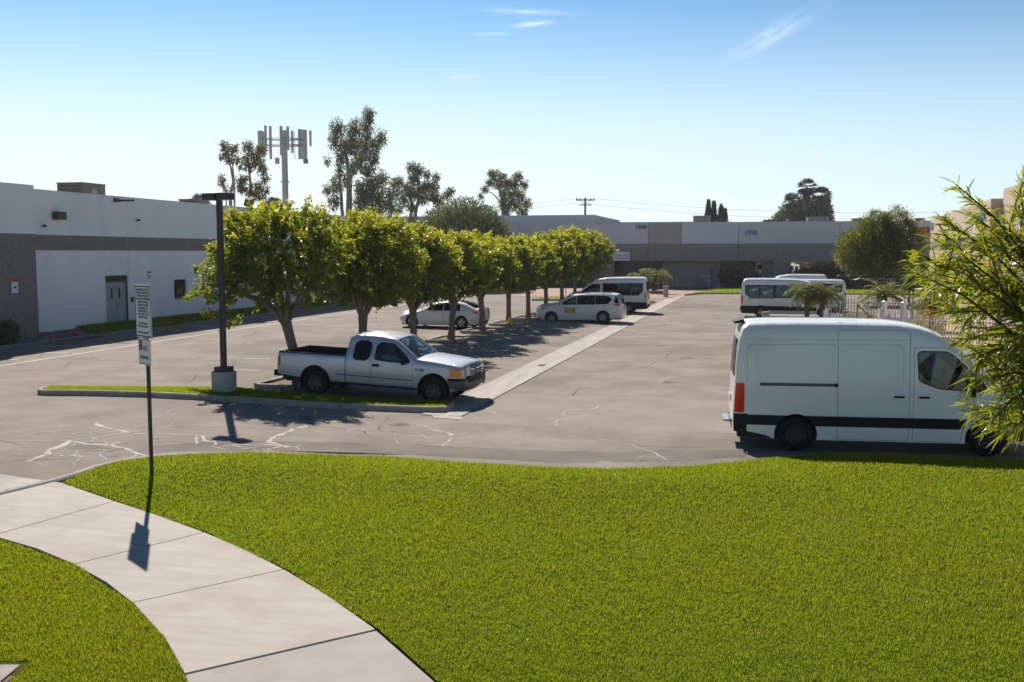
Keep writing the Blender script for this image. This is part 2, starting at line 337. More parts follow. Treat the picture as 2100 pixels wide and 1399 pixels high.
M['leaf_olive'] = leafmat('olive_green_leaf', (.045, .062, .018), (.10, .11, .03), .32, .55, (.26, .27, .04))
M['leaf_will'] = leafmat('narrow_yellow_green_leaf', (.05, .078, .010), (.14, .16, .016), .5, .3, (.54, .58, .028), spec=.6)
M['leaf_palm'] = leafmat('palm_leaf', (.06, .095, .022), (.13, .155, .03), .4, .4, (.35, .38, .05), spec=.5)
M['leaf_palm_dark'] = leafmat('fan_palm_leaf', (.04, .055, .035), (.065, .08, .045), .2, .6)
M['thatch'] = leafmat('dry_palm_thatch', (.075, .055, .035), (.12, .09, .055), .2, .8)
M['grass'] = leafmat('grass_blade', (.066, .106, .008), (.106, .152, .011), .53, .6, (.53, .65, .018), spec=.08)
M['grass_dry'] = leafmat('grass_blade_browner', (.080, .106, .009), (.134, .144, .014), .51, .6, (.57, .60, .022), spec=.08)
M['grass_straw'] = leafmat('straw_blade', (.22, .17, .06), (.34, .27, .11), .4, .6, (.6, .5, .2), spec=.2)
M['litter'] = leafmat('dry_leaf', (.22, .09, .035), (.40, .25, .13), .2, .7)
M['fence'] = mat('white_fence_paint', (.84, .81, .80), .55, (.78, .75, .74), scale=6)
M['bollard'] = mat('cream_bollard', (.52, .44, .36), .85, (.45, .37, .30), scale=5)
M['orange'] = mat('orange_reflector', (.62, .22, .03), .4)
M['canvas'] = mat('white_canvas', (.78, .78, .80), .9)
M['magnet'] = mat('ochre_door_sign', (.42, .33, .05), .6)
M['line_faint'] = mat('faint_road_paint', (.26, .25, .235), .85, (.17, .16, .15), scale=5, detail=8)
M['timber'] = mat('dark_timber', (.05, .04, .032), .8, (.07, .055, .045), scale=5)
M['fridge'] = mat('grey_cabinet_paint', (.16, .18, .21), .6)

M['frame_grey'] = mat('grey_window_frame', (.20, .21, .22), .5)
M['room'] = mat('room_warm', (.20, .12, .07), .9, (.04, .03, .025), scale=1.2, detail=3)
M['room2'] = mat('room_dark', (.03, .032, .034), .9, (.06, .06, .06), scale=.7)
M['oldlens'] = mat('old_amber_lens', (.10, .075, .02), .5, (.05, .04, .02), scale=6)
M['white_wall2'] = mat('bluish_white_wall', (.66, .67, .71), .8, (.62, .63, .67), scale=.4)
M['win_mirror'] = glassmat('mirror_tint_glass', (.05, .06, .06), .5)
M['ink_blue'] = mat('dark_blue_ink', (.03, .05, .14), .6)
M['redbox'] = mat('faded_red_box', (.38, .06, .045), .8)
M['blue2'] = mat('sign_blue', (.03, .14, .42), .5)
M['brick2'] = mat('pink_paving', (.42, .29, .24), .9, (.5, .37, .31), scale=2, detail=8)
M['leaf_dry'] = leafmat('dry_brush_leaf', (.16, .10, .03), (.28, .20, .05), .4, .6)
M['mast'] = mat('mast_grey', (.50, .48, .45), .6, (.43, .415, .39), scale=.7)
M['mast_dark'] = mat('mast_dark_grey', (.24, .235, .225), .6)
M['glass2'] = glassmat('half_tinted_car_glass', (.16, .20, .20), .04, .02, .5)

M['joint'] = mat('panel_joint_sealant', (.35, .35, .36), .8)

M['asphalt_dark'] = mat('resurfaced_asphalt', (.14, .118, .10), .92, (.195, .167, .143), scale=.9, detail=8, bump=.5, bscale=60, spec=.2, speck=[((.24, .215, .19), 60, .66)])
M['asphalt_pale'] = mat('worn_asphalt', (.235, .204, .174), .92, (.285, .25, .215), scale=.7, detail=8, bump=.5, bscale=60, spec=.2, speck=[((.10, .09, .08), 45, .66), ((.33, .30, .27), 60, .66)])

# ------------------------------------------------------------------ vehicle body builder
def catmull(P, n=6):
    """P: points, 3rd value 1 marks a corner kept sharp"""
    out = []
    for i in range(len(P) - 1):
        p1, p2 = np.array(P[i][:2]), np.array(P[i + 1][:2])
        c1 = len(P[i]) > 2; c2 = len(P[i + 1]) > 2
        p0 = np.array(P[i - 1][:2]) if i > 0 and not c1 else 2 * p1 - p2
        p3 = np.array(P[i + 2][:2]) if i + 2 < len(P) and not c2 else 2 * p2 - p1
        for k in range(n):
            t = k / n
            out.append(tuple(.5 * ((2 * p1) + (-p0 + p2) * t + (2 * p0 - 5 * p1 + 4 * p2 - p3) * t * t + (-p0 + 3 * p1 - 3 * p2 + p3) * t ** 3)))
    out.append(tuple(P[-1][:2])); return out
def in_poly(P, poly):
    P = np.asarray(P); x, y = P[:, 0], P[:, 1]; r = np.zeros(len(P), bool); q = np.asarray(poly); n = len(q)
    for i in range(n):
        x1, y1 = q[i]; x2, y2 = q[(i + 1) % n]
        if y1 == y2: continue
        c = ((y1 > y) != (y2 > y)) & (x < (x2 - x1) * (y - y1) / (y2 - y1) + x1); r ^= c
    return r
def seg_dist(P, chain):
    P = np.asarray(P); best = np.full(len(P), 9.); arg = np.zeros(len(P))
    q = np.asarray(chain)
    for i in range(len(q) - 1):
        a, b = q[i], q[i + 1]; d = b - a; L = (d @ d) or 1e-9
        t = np.clip(((P - a) @ d) / L, 0, 1); dd = np.hypot(*(P - a - t[:, None] * d).T)
        m = dd < best; best[m] = dd[m]; arg[m] = i + t[m]
    return best, arg
def circle(cx, cz, r, n=28): return [(cx + r * math.cos(2 * math.pi * k / n), cz + r * math.sin(2 * math.pi * k / n)) for k in range(n)]
def inset(poly, d):
    q = np.asarray(poly, float); n = len(q); A = sum(q[i][0] * q[(i + 1) % n][1] - q[(i + 1) % n][0] * q[i][1] for i in range(n))
    s = 1 if A > 0 else -1; out = []
    for i in range(n):
        a = q[i] - q[i - 1]; b = q[(i + 1) % n] - q[i]
        na = np.array((-a[1], a[0])) / (np.hypot(*a) or 1); nb = np.array((-b[1], b[0])) / (np.hypot(*b) or 1)
        m = na + nb; m = m / max(np.hypot(*m), .3); k = max(m @ na, .4); out.append(tuple(q[i] + s * d * m / k))
    return out
def roundp(poly, r=.05, n=4):
    out = []; q = [np.array(p[:2], float) for p in poly]; m = len(q)
    for i in range(m):
        a, b, c = q[i - 1], q[i], q[(i + 1) % m]; la, lc = np.hypot(*(a - b)), np.hypot(*(c - b)); rr = min(r, la * .45, lc * .45)
        p, e = b + (a - b) / la * rr, b + (c - b) / lc * rr
        for k in range(n + 1):
            t = k / n; out.append(tuple((1 - t) ** 2 * p + 2 * t * (1 - t) * b + t * t * e))
    return out
def dense(poly, step=.1):
    """long edges get extra points so that they can follow the curved body"""
    out = []; n = len(poly)
    for i in range(n):
        a, b = np.array(poly[i][:2], float), np.array(poly[(i + 1) % n][:2], float); k = max(1, int(math.ceil(np.hypot(*(b - a)) / step)))
        out += [tuple(a + (b - a) * j / k) for j in range(k)]
    return out
class Body:
    def __init__(s, root, chain, tags, wbase, bottom, arches, rad, bow, paint):
        """chain: control points front-bottom, over the roof, to rear-bottom; tags: (name, first, last) control indices"""
        s.root = root; s.n = 5; s.ctrl = chain; s.ch = catmull(chain, s.n); s.tags = tags; s.wb = wbase; s.bottom = bottom; s.arches = arches
        s.rad = np.interp(np.arange(len(s.ch)) / s.n, np.arange(len(chain)), rad); s.bow = np.interp(np.arange(len(s.ch)) / s.n, np.arange(len(chain)), bow)
        s.paint = paint; s.outer = s.ch + bottom
    def Wd(s, P):
        P = np.asarray(P, float); z = P[:, 1]; w = np.interp(z, [a for a, b in s.wb], [b for a, b in s.wb])
        D, arg = seg_dist(P, s.ch); r = np.interp(arg, np.arange(len(s.ch)), s.rad); d = np.clip(D, 0, r)
        return w - (r - np.sqrt(np.maximum(r * r - (r - d) ** 2, 0)))
    def side(s, outer, holes=(), off=0., sp=.085, grid=True):
        outer = dense(outer); holes = [dense(h) for h in holes]
        V = [tuple(p) for p in outer]; E = [(i, (i + 1) % len(outer)) for i in range(len(outer))]
        for h in holes:
            n = len(V); V += [tuple(p) for p in h]; E += [(n + i, n + (i + 1) % len(h)) for i in range(len(h))]
        if grid:
            q = np.asarray(outer); xs = np.arange(q[:, 0].min() + sp * .5, q[:, 0].max(), sp); zs = np.arange(q[:, 1].min() + sp * .5, q[:, 1].max(), sp)
            # finer rows close to the edges where the body curves in
            g = np.array([(x + (.25 * sp if k % 2 else -.25 * sp), z) for k, z in enumerate(zs) for x in xs]) if len(xs) and len(zs) else np.zeros((0, 2))
            if len(g):
                k = in_poly(g, outer)
                for h in holes: k &= ~in_poly(g, h)
                g = g[k]
            rows = [g]
            for dd in (.008, .022, .045, .08):
                ins = np.asarray(inset(outer, dd)); k = in_poly(ins, outer)
                for h in holes: k &= ~in_poly(ins, h)
                rows.append(ins[k])
            g = np.vstack([r for r in rows if len(r)]) if any(len(r) for r in rows) else g
            if len(g):
                loops = [list(outer) + [outer[0]]] + [list(h) + [h[0]] for h in holes]
                d = np.min([seg_dist(g, l)[0] for l in loops], axis=0); g = g[d > .006]
                V += [tuple(p) for p in g]
        vo, _, fo, *_ = delaunay_2d_cdt([Vector(p) for p in V], E, [], 0, 1e-4)
        vo = np.array([tuple(v) for v in vo]); fo = np.array([f for f in fo if len(f) == 3])
        c = vo[fo].mean(1); k = in_poly(c, outer)
        for h in holes: k &= ~in_poly(c, h)
        fo = fo[k]; used, inv = np.unique(fo.ravel(), return_inverse=True); vo = vo[used]; fo = inv.reshape(-1, 3); y = s.Wd(vo) + off
        return np.column_stack((vo[:, 0], y, vo[:, 1])), fo
    def both(s, name, outer, holes=(), off=0., m=None, parent=None, sp=.085, grid=True, sides=(-1, 1), thick=0):
        """the panel on the right (-1) and left (+1) side, each an object"""
        V, F = s.side(outer, holes, off, sp, grid); res = []
        for sg in sides:
            W2 = V.copy(); W2[:, 1] *= sg; F2 = F if sg < 0 else F[:, ::-1]
            # orient outward
            a, b, c = W2[F2[0][0]], W2[F2[0][1]], W2[F2[0][2]]
            areas = np.cross(W2[F2[:, 1]] - W2[F2[:, 0]], W2[F2[:, 2]] - W2[F2[:, 0]])[:, 1].sum()
            if areas * sg < 0: F2 = F2[:, ::-1]
            o = ob(name, npmesh(name, W2, F2.copy(), True), m or s.paint, parent or s.root); res.append(o)
        return res
    def strip(s, name, i0, i1, m=None, parent=None, v0=-1, v1=1, off=0., ny=12, pts=None):
        """surface across the car between chain positions i0..i1 (control indices, may be fractions)"""
        a, b = i0 * s.n, i1 * s.n; idx = sorted({a, b} | {k for k in range(int(math.ceil(a)), int(b) + 1)})
        ch = np.asarray(s.ch); ar = np.arange(len(ch)); P = np.column_stack((np.interp(idx, ar, ch[:, 0]), np.interp(idx, ar, ch[:, 1])))
        w = s.Wd(P); bw = np.interp(idx, ar, s.bow); V = []; F = []
        T = np.array([ch[min(int(round(i)) + 1, len(ch) - 1)] - ch[max(int(round(i)) - 1, 0)] for i in idx])
        Nn = np.column_stack((T[:, 1], -T[:, 0])); Nn /= np.maximum(np.hypot(Nn[:, 0], Nn[:, 1]), 1e-6)[:, None]
        cen = ch.mean(0); 
        for k in range(len(idx)):
            if Nn[k] @ (P[k] - cen) < 0: Nn[k] *= -1
            for j in range(ny + 1):
                v = v0 + (v1 - v0) * j / ny; h = bw[k] * (1 - v * v) + off
                V.append((P[k][0] + Nn[k][0] * h, v * w[k], P[k][1] + Nn[k][1] * h))
        for k in range(len(idx) - 1):
            for j in range(ny): F.append((k * (ny + 1) + j, k * (ny + 1) + j + 1, (k + 1) * (ny + 1) + j + 1, (k + 1) * (ny + 1) + j))
        V = np.array(V); F = np.array(F)
        n = np.cross(V[F[:, 1]] - V[F[:, 0]], V[F[:, 2]] - V[F[:, 0]]); ce = V[F].mean(1) - np.array((cen[0], 0, cen[1]))
        if (n * ce).sum() < 0: F = F[:, ::-1]
        return ob(name, npmesh(name, V, F.copy(), True), m or s.paint, parent or s.root)
    def join(s, o, *rest):
        """merge small patches into one part"""
        bm = bmesh.new()
        for q in (o,) + rest: bm.from_mesh(q.data)
        bm.to_mesh(o.data); bm.free()
        for q in rest: bpy.data.objects.remove(q)
        return o
def wheel(root, x, y, r, width, rimr, style, sg, rm):
    """tyre lathe about Y, rim with spokes on the outer face"""
    w = ob('wheel', None, None, root, (x, y, r)); w.empty_display_size = .1
    h = width / 2
    t = MB().lathe([(rimr, -h * .8), (rimr + .02, -h), (r - .05, -h), (r - .012, -h * .82), (r, -h * .5), (r, h * .5), (r - .012, h * .82), (r - .05, h), (rimr + .02, h), (rimr, h * .8)], axis='Y', n=40, close=True)
    sm(ob('tyre', t, M['rubber'], w), 50)
    o = sg * h
    b = MB().lathe([(rimr + .004, o * .75), (rimr - .012, o * .98), (rimr - .035, o * .8), (rimr - .05, o * .25)], axis='Y', n=40); b.f = b.f[:-2]
    ob('brake_disc', MB().lathe([(rimr - .045, o * .2), (rimr - .045, o * .3)], axis='Y', n=30), M['dark'], w)
    b.lathe([(.055, o * .3), (.055, o * .86), (.035, o * .95), (.012, o * .97)], axis='Y', n=16)
    n = {'five': 5, 'seven': 7, 'steel': 8, 'ten': 10, 'vee': 5}[style]
    for k in range(n):
        th = 2 * math.pi * k / n + .3
        def bar(th0, th1, w0, w1, z0=.72, z1=.86):
            p = []
            for rr, tt, ww, zz in ((.04, th0, w0, z0), (rimr - .012, th1, w1, z1)):
                c, s_ = math.cos(tt), math.sin(tt)
                for q in (-ww, ww):
                    for e in (0, .012): p.append((rr * c - s_ * q, o * zz - sg * e, rr * s_ + c * q))
            b.add(p, [(0, 2, 6, 4), (1, 5, 7, 3), (0, 4, 5, 1), (2, 3, 7, 6), (4, 6, 7, 5), (0, 1, 3, 2)])
        if style == 'vee':
            bar(th, th - .24, .018, .012); bar(th, th + .24, .018, .012)
        elif style == 'five': bar(th, th, .045, .055)
        elif style == 'ten': bar(th, th, .016, .014)
        elif style == 'seven': bar(th, th + .28, .028, .03)
        else: bar(th, th, .035, .028, .45, .6)
    ob('rim', b.mesh('rim'), rm, w); fixnorm(w.children[-1].data)
    return w
def weld(b, name='part'):
    me = b.mesh(name); bm = bmesh.new(); bm.from_mesh(me); bmesh.ops.remove_doubles(bm, verts=bm.verts, dist=.0005); bm.to_mesh(me); bm.free(); return me
def common(B, WB, wr, ww, rimr, style, rm, track, arch, zc=None):
    root = B.root
    for x in (0, WB):
        for sg in (-1, 1): wheel(root, x, sg * (track - ww / 2), wr, ww, rimr, style, sg, rm)
        # dark wheel housings
        for sg in (-1, 1):
            hs = MB(); V = []; F = []; n = 18
            for k in range(n + 1):
                th = math.pi * (-.12 + 1.24 * k / n); 
                for yy in (track - .02, track - .34): V.append((x + (arch - .004) * math.cos(th), sg * yy, wr + (arch - .004) * math.sin(th)))
            F = [(2 * k, 2 * k + 1, 2 * k + 3, 2 * k + 2) for k in range(n)]; hs.add(V, F)
            m = len(V); hs.add([(x + (arch - .004) * math.cos(math.pi * (-.12 + 1.24 * k / n)), sg * (track - .34), wr + (arch - .004) * math.sin(math.pi * (-.12 + 1.24 * k / n))) for k in range(n + 1)], [tuple(range(n + 1))])
            ob('wheel_housing', weld(hs), M['dark'], root)
    return root
def mirror(root, x, y, z, m, w=.18, h=.16, sg=-1):
    b = MB().box((x, sg * (y + .12), z), (.09, w, h), taper=.85); b.box((x - .02, sg * (y + .02), z - .05), (.05, .12, .04))
    o = ob('door_mirror', b.mesh('door_mirror'), m, root); md = o.modifiers.new('b', 'BEVEL'); md.width = .03; md.segments = 3; return o
def handle(B, x, z, m, w=.14, h=.035, sides=(-1, 1)):
    for sg in sides:
        y = float(B.Wd([(x, z)])[0]); o = ob('door_handle', MB().box((x, sg * (y + .018), z), (w, .03, h)).mesh('door_handle'), m, B.root)
        md = o.modifiers.new('b', 'BEVEL'); md.width = .012; md.segments = 2
def seats(root, xs, y, z0, m, h=.62):
    for x in xs:
        for sg in (-1, 1):
            b = MB().box((x, sg * y, z0), (.5, .46, .16)); b.box((x - .24, sg * y, z0 + h * .5), (.14, .46, h), ry=R(-12)); b.box((x - .33, sg * y, z0 + h + .06), (.1, .24, .17), ry=R(-10))
            o = ob('seat', b.mesh('seat'), m, root); md = o.modifiers.new('b', 'BEVEL'); md.width = .04; md.segments = 2
def underbody(root, x0, x1, w, z0, z1): ob('underbody', MB().b2(x0, x1, -w, w, z0, z1), M['dark'], root)
def doors(B, specs, body_outer, extra_holes, windows):
    """specs: door outlines. body = outer minus doors, each door panel with a shut gap, windows cut out"""
    holes = [circle(x, zc, r) for x, zc, r in B.arches]
    dh = [roundp(d, .05) for n, d in specs]
    def inside(w, d): return in_poly([np.mean(np.asarray(w), 0)], d)[0]
    loose = [w for w in windows if not any(inside(w, d) for d in dh)]
    B.both('body_side', body_outer, holes + dh + loose + list(extra_holes))
    for (n, d), dd in zip(specs, dh):
        B.both(n, inset(dd, .007), holes + [w for w in windows if inside(w, dd)])
    B.both('inner_shell', inset(body_outer, .03), holes + windows, -.03, M['gap'], sp=.16)
def glaze(B, windows, m, frame=.022, fm=None):
    for w in windows:
        for o in B.both('window', w, (), -.012, m if not isinstance(m, dict) else m[windows.index(w)], grid=False): pass
        B.both('window_seal', inset(w, -frame), [w], .004, fm or M['black'], grid=False)

# ---- vans
def make_van(root, WB, kz, kind, paint, tintw=None):
    k = lambda x, z: (x, z if z < 1.5 else 1.5 + (z - 1.5) * kz)
    f = WB - 3.67
    ch = [(4.52 + f, .30), (4.64 + f, .46), (4.69 + f, .72), (4.66 + f, .92), (4.58 + f, 1.10), (4.42 + f, 1.22), (4.10 + f, 1.35), (3.74 + f, 1.46, 1), (3.4 + f, *k(0, 1.83)[1:]), (3.05 + f, *k(0, 2.17)[1:]), (2.82 + f, *k(0, 2.35)[1:], 1),
          (2.5 + f, *k(0, 2.5)[1:]), (2.05 + f, *k(0, 2.60)[1:]), (1.5, *k(0, 2.63)[1:]), (0, *k(0, 2.64)[1:]), (-.85, *k(0, 2.62)[1:]), (-1.02, *k(0, 2.57)[1:]), (-1.10, *k(0, 2.45)[1:]), (-1.17, *k(0, 2.1)[1:]), (-1.21, 1.5), (-1.24, .9), (-1.25, .62), (-1.22, .44)]
    rad = [.28, .32, .34, .34, .32, .24, .18, .12, .10, .11, .14, .17, .18, .18, .18, .18, .17, .14, .10, .09, .08, .08, .08]
    bow = [.16, .18, .18, .18, .18, .15, .10, .06, .08, .08, .06, .04, .03, .03, .03, .03, .02, .02, .02, .02, .02, .02, .02]
    top = 1.5 + (2.64 - 1.5) * kz
    wb = [(.2, .93), (.45, .975), (.75, .995), (1.1, 1.0), (1.4, .99), (1.5 + .5 * kz, .945), (top, .885)]
    bottom = [(-.95, .40), (-.6, .33), (-.46, .26), (.5, .25), (WB - .5, .25), (WB + .48, .28)]
    ar = .425; wr = .36
    B = Body(root, ch, None, wb, bottom, [(0, wr, ar), (WB, wr, ar)], rad, bow, paint)
    zt = 1.5 + .57 * kz
    fw = roundp([(2.33 + f, zt), (2.36 + f, 1.50), (2.72 + f, 1.36), (3.60 + f, 1.30), (3.56 + f, 1.44), (3.02 + f, 1.5 + .47 * kz), (2.86 + f, zt)], .07)
    fd = [(2.25 + f, .27), (2.25 + f, zt + .1), (2.88 + f, zt + .09), (3.08 + f, 1.5 + .52 * kz), (3.68 + f, 1.40), (3.74 + f, 1.05), (3.45 + f, .95), (3.22 + f, .74), (3.16 + f, .27)]
    sdz = top - .15
    sd = [(.80, .27), (2.18 + f, .27), (2.18 + f, sdz), (.80, sdz)]
    wins = [fw]; tm = {0: M['glass2']}
    if kind != 'cargo':
        z0, z1 = 1.26, zt + .04
        a = [roundp([(.86, z0), (2.10 + f, z0), (2.10 + f, z1), (.86, z1)], .05), roundp([(-.06, z0), (.74, z0), (.74, z1), (-.06, z1)], .04), roundp([(-.62, z0), (-.92, z0 + .2), (-.95, z1), (-.12, z1), (-.12, z0)], .06)]
        wins += a
        for i in range(1, 4): tm[i] = tintw or M['tint']
    dspec = [('front_door', fd)] + ([('sliding_door', sd)])
    doors(B, dspec, B.outer, [], wins); glaze(B, wins, tm, .03 if kind != 'cargo' else .022)
    if kind != 'cargo': B.both('window_surround', roundp([(-.66, z0 - .035), (2.14 + f, z0 - .035), (2.14 + f, z1 + .035), (-.99, z1 + .035), (-.96, z0 + .19)], .06), wins[1:], .0035, M['black'])
    # across the car
    B.strip('front_bumper', 0, 2, M['black']); B.strip('grille', 2, 4, M['black']); B.strip('hood', 4, 7); B.strip('windscreen', 7, 10, M['glass']); B.strip('roof', 10, 17)
    B.strip('rear_door', 17, 21.2, v1=-.006, off=.003); B.strip('rear_door', 17, 21.2, v0=.006, off=.003); B.strip('inner_rear_shell', 17, 21.2, M['gap'], off=-.02)
    B.strip('rear_bumper', 21.2, 22, M['black'], off=.03)
    rw = [B.strip('rear_window', 17.6, 19.0, M['tint'], v0=a_, v1=b_, off=.008) for a_, b_ in ((-.86, -.12), (.12, .86))]
    for q in (-.5, .5):
        pass
    ob('licence_plate', MB().box((-1.275, .0, .98), (.012, .31, .16)), M['sign_white'], root)
    # roof pressings
    for yv in (-.55, -.28, 0, .28, .55):
        B.strip('roof_rib', 13.2, 15.2, v0=yv - .035, v1=yv + .035, off=.010, ny=2)
    # lower black cladding and corner bumper
    holes = [circle(x, wr, ar + .0) for x in (0, WB)]
    if kind == 'cargo':
        B.both('side_moulding', [(-1.2, .54), (WB - .47, .54), (WB - .40, .75), (-1.2, .75)], holes, .014, M['black'])
        B.both('bumper_corner', [(-1.235, .40), (-.98, .40), (-.96, .77), (-1.245, .77)], (), .02, M['black'])
        B.both('tail_lamp', roundp([(-1.235, .80), (-1.03, .80), (-1.03, 1.40), (-1.20, 1.40)], .03), (), .012, M['tail'])
        B.both('slide_rail', roundp([(-.72, 1.355), (.79, 1.355), (.79, 1.415), (-.72, 1.415)], .01), (), .012, M['steelrim'])
        B.both('slide_rail_end', [(.74, 1.345), (.80, 1.345), (.80, 1.425), (.74, 1.425)], (), .022, M['black'])
        for sgn in (-1, 1): ob('spoiler_lamp', MB().box((-1.12, sgn * .0, top - .02), (.20, .9, .055), ry=R(-14)), M['black'], root) if sgn < 0 else None
        # panel creases: flat grey strips that paint in their shade
        for poly in ([(-.98, 1.42), (-.98, 2.12), (-.90, 2.2), (.74, 2.2), (.74, 2.19), (-.89, 2.19), (-.97, 2.11), (-.97, 1.42)], [(.86, 2.2), (1.95, 2.2), (2.05, 2.12), (2.05, 1.45), (2.06, 1.45), (2.06, 2.13), (1.96, 2.21), (.86, 2.21)], [(-1.1, 2.295), (2.2, 2.295), (2.2, 2.303), (-1.1, 2.303)]):
            B.both('crease_shade_strip', poly, (), .0022, M['shade_line'], grid=False)
        handle(B, 1.98, 1.17, M['black'], .2, .04); handle(B, 2.45, 1.17, M['black'], .2, .04)
        ob('tow_step', MB().b2(-1.42, -1.2, -.38, .38, .50, .54).b2(-1.3, -1.2, -.05, .05, .44, .5), M['alloy'], root)
        ob('door_hinge', MB().box((-1.235, -.86, 1.82), (.03, .05, .07)), M['chrome'], root)
    else:
        B.both('side_cladding', [(-1.22, .34), (-.4, .27), (WB - .45, .27), (WB - .45, .72), (-1.23, .74)], holes + [[(-.4, .2), (WB, .2), (WB, .46), (-.4, .46)]], .014, M['black'])
        B.both('tail_lamp', roundp([(-1.24, .86), (-1.10, .86), (-1.08, 1.36), (-1.2, 1.36)], .03), (), .012, M['tail'])
        B.both('reverse_lamp', roundp([(-1.235, .93), (-1.12, .93), (-1.12, 1.08), (-1.22, 1.08)], .02), (), .017, M['clear'])
        B.both('slide_rail', [(-.78, 1.175), (.79, 1.175), (.79, 1.205), (-.78, 1.205)], (), .01, M['black'], grid=False)
        handle(B, 1.98, 1.1, M['black'], .18, .04); handle(B, 2.45, 1.1, M['black'], .18, .04)
    for sg in (-1, 1):
        mirror(root, 3.32 + f, .98, 1.38, M['black'], .2, .34, sg)
        B.join(B.strip('head_lamp', 3.3, 4.6, M['clear'], v0=sg * .62, v1=sg * 1.0, off=.01, ny=4))
    B.both('front_bumper_side', [(4.3 + f, .32), (4.62 + f, .5), (4.64 + f, .70), (4.12 + f, .70), (4.10 + f, .36)], holes, .01, M['black'])
    common(B, WB, wr, .225, .21 if kind == 'cargo' else .215, 'steel' if kind == 'cargo' else 'ten', M['blackrim'] if kind == 'cargo' else M['alloy'], .965, ar)
    underbody(root, -1.15, 4.4 + f, .85, .26, .5)
    seats(root, [2.35 + f] + ([1.3, .3] if kind != 'cargo' else []), .46, .95, M['seat'] if kind == 'cargo' else M['inside'])
    ob('dashboard', MB().box((3.35 + f, 0, 1.2), (.5, 1.7, .3)), M['inside'], root)
    if kind == 'cargo': ob('bulkhead', MB().b2(1.98 + f, 2.0 + f, -.88, .88, .4, 2.3), M['inside'], root)
    return B
M['shade_line'] = mat('crease_shade_paint', (.50, .50, .47), .5)  # darker grey standing in for shade along the creases
def make_pickup(root):
    WB = 3.52; q = .965
    C0 = [(4.12, .40), (4.30, .46), (4.40, .56), (4.41, .74), (4.36, .80, 1), (4.36, .95), (4.33, 1.08), (4.20, 1.15), (3.7, 1.22), (3.02, 1.28, 1), (2.68, 1.54), (2.36, 1.76, 1), (2.2, 1.81), (1.75, 1.86), (1.2, 1.845), (1.02, 1.80), (.95, 1.68, 1), (.90, 1.25, 1), (.86, 1.22, 1), (0, 1.22), (-1.08, 1.21), (-1.16, 1.17, 1), (-1.18, .8), (-1.17, .56)]
    ch = [(a[0], a[1] * q if a[1] > .6 else a[1], *a[2:]) for a in C0]
    rad = [.15, .18, .2, .2, .2, .17, .17, .16, .14, .12, .09, .1, .11, .12, .12, .10, .08, .06, .04, .035, .035, .05, .06, .06]
    bow = [.06, .09, .10, .10, .09, .08, .08, .07, .05, .04, .06, .05, .03, .03, .03, .02, .01, 0, 0, 0, 0, .01, .02, .02]
    wb = [(.3, .94), (.5, .975), (.8, 1.0), (1.05, .985), (1.2, .955), (1.8, .755)]
    bottom = [(-.9, .55), (-.46, .50), (.47, .42), (WB - .46, .40), (WB + .46, .40)]
    wr, ar = .375, .465
    B = Body(root, ch, None, wb, bottom, [(0, wr + .04, ar), (WB, wr + .04, ar)], rad, bow, M['silver'])
    w1 = roundp([(1.79, 1.15), (1.83, 1.53), (1.95, 1.60), (2.30, 1.58), (2.55, 1.40), (2.80, 1.17), (2.80, 1.12), (2.3, 1.11)], .05)
    w2 = roundp([(1.15, 1.16), (1.18, 1.53), (1.30, 1.62), (1.55, 1.62), (1.66, 1.54), (1.62, 1.20), (1.52, 1.11), (1.22, 1.11)], .06)
    fd = [(1.70, .47), (1.72, 1.55), (1.84, 1.68), (2.32, 1.66), (2.92, 1.20), (2.93, .46)]
    rd = [(.97, .47), (.98, 1.5), (1.1, 1.68), (1.66, 1.68), (1.68, 1.5), (1.66, .47)]
    # the open box is cut from the side outline by the cab wall
    doors(B, [('front_door', fd), ('rear_door', rd)], B.outer, [[(.905, .2), (.93, .2), (.93, 1.195), (.905, 1.195)]], [w1, w2])
    glaze(B, [w1, w2], {0: M['glass'], 1: M['tint']})
    B.strip('front_bumper', 0, 3.2, M['bumper']); B.strip('bumper_top_pad', 2.6, 4, M['black'], off=.012)
    B.strip('radiator_panel', 4, 6.4, M['bumper'])
    B.strip('hood', 6.4, 9); B.strip('windscreen', 9, 11, M['glass']); B.strip('roof', 11, 15.6); B.strip('rear_window', 15.6, 16.7, M['tint']); B.strip('cab_rear', 16.7, 18)
    B.strip('tailgate', 20.6, 22.4); B.strip('rear_bumper', 22.6, 23, M['black'], off=.06)
    ob('rear_step', MB().b2(-1.34, -1.15, -.86, .86, .48, .64), M['black'], root); md = root.children[-1].modifiers.new('b', 'BEVEL'); md.width = .03; md.segments = 2
    # load box
    bx = MB(); wi = .80; zr = 1.185
    for sg in (-1, 1): bx.b2(-1.12, .88, sg * wi, sg * (wi + .02), .62, zr)
    bx.b2(.86, .885, -wi, wi, .62, zr); bx.b2(-1.12, -1.09, -wi, wi, .62, zr); bx.b2(-1.12, .88, -wi, wi, .60, .63)
    ob('load_box_liner', bx, M['black'], root)
    for sg in (-1, 1): ob('bed_rail', MB().b2(-1.14, .90, sg * .78, sg * .945, 1.168, 1.194), M['black'], root)
    ob('tailgate_cap', MB().b2(-1.17, -1.07, -.9, .9, 1.166, 1.19), M['black'], root)
    # grille bars
    g = MB()
    for zz in (.80, .86, .92, .98): g.box((4.435, 0, zz), (.05, 1.06, .022))
    for yy in (-.34, 0, .34): g.box((4.43, yy, .90), (.04, .02, .21))
    ob('grille_bars', g, M['galv'], root)
    em = MB().lathe([(.085, 0), (.085, .02), (.07, .028)], c=(4.455, 0, .91), axis='X', n=24); e = ob('emblem', em, M['galv'], root); 
    ob('emblem_face', MB().lathe([(.07, 0), (.07, .012)], c=(4.476, 0, .91), axis='X', n=24), M['blue'], e)
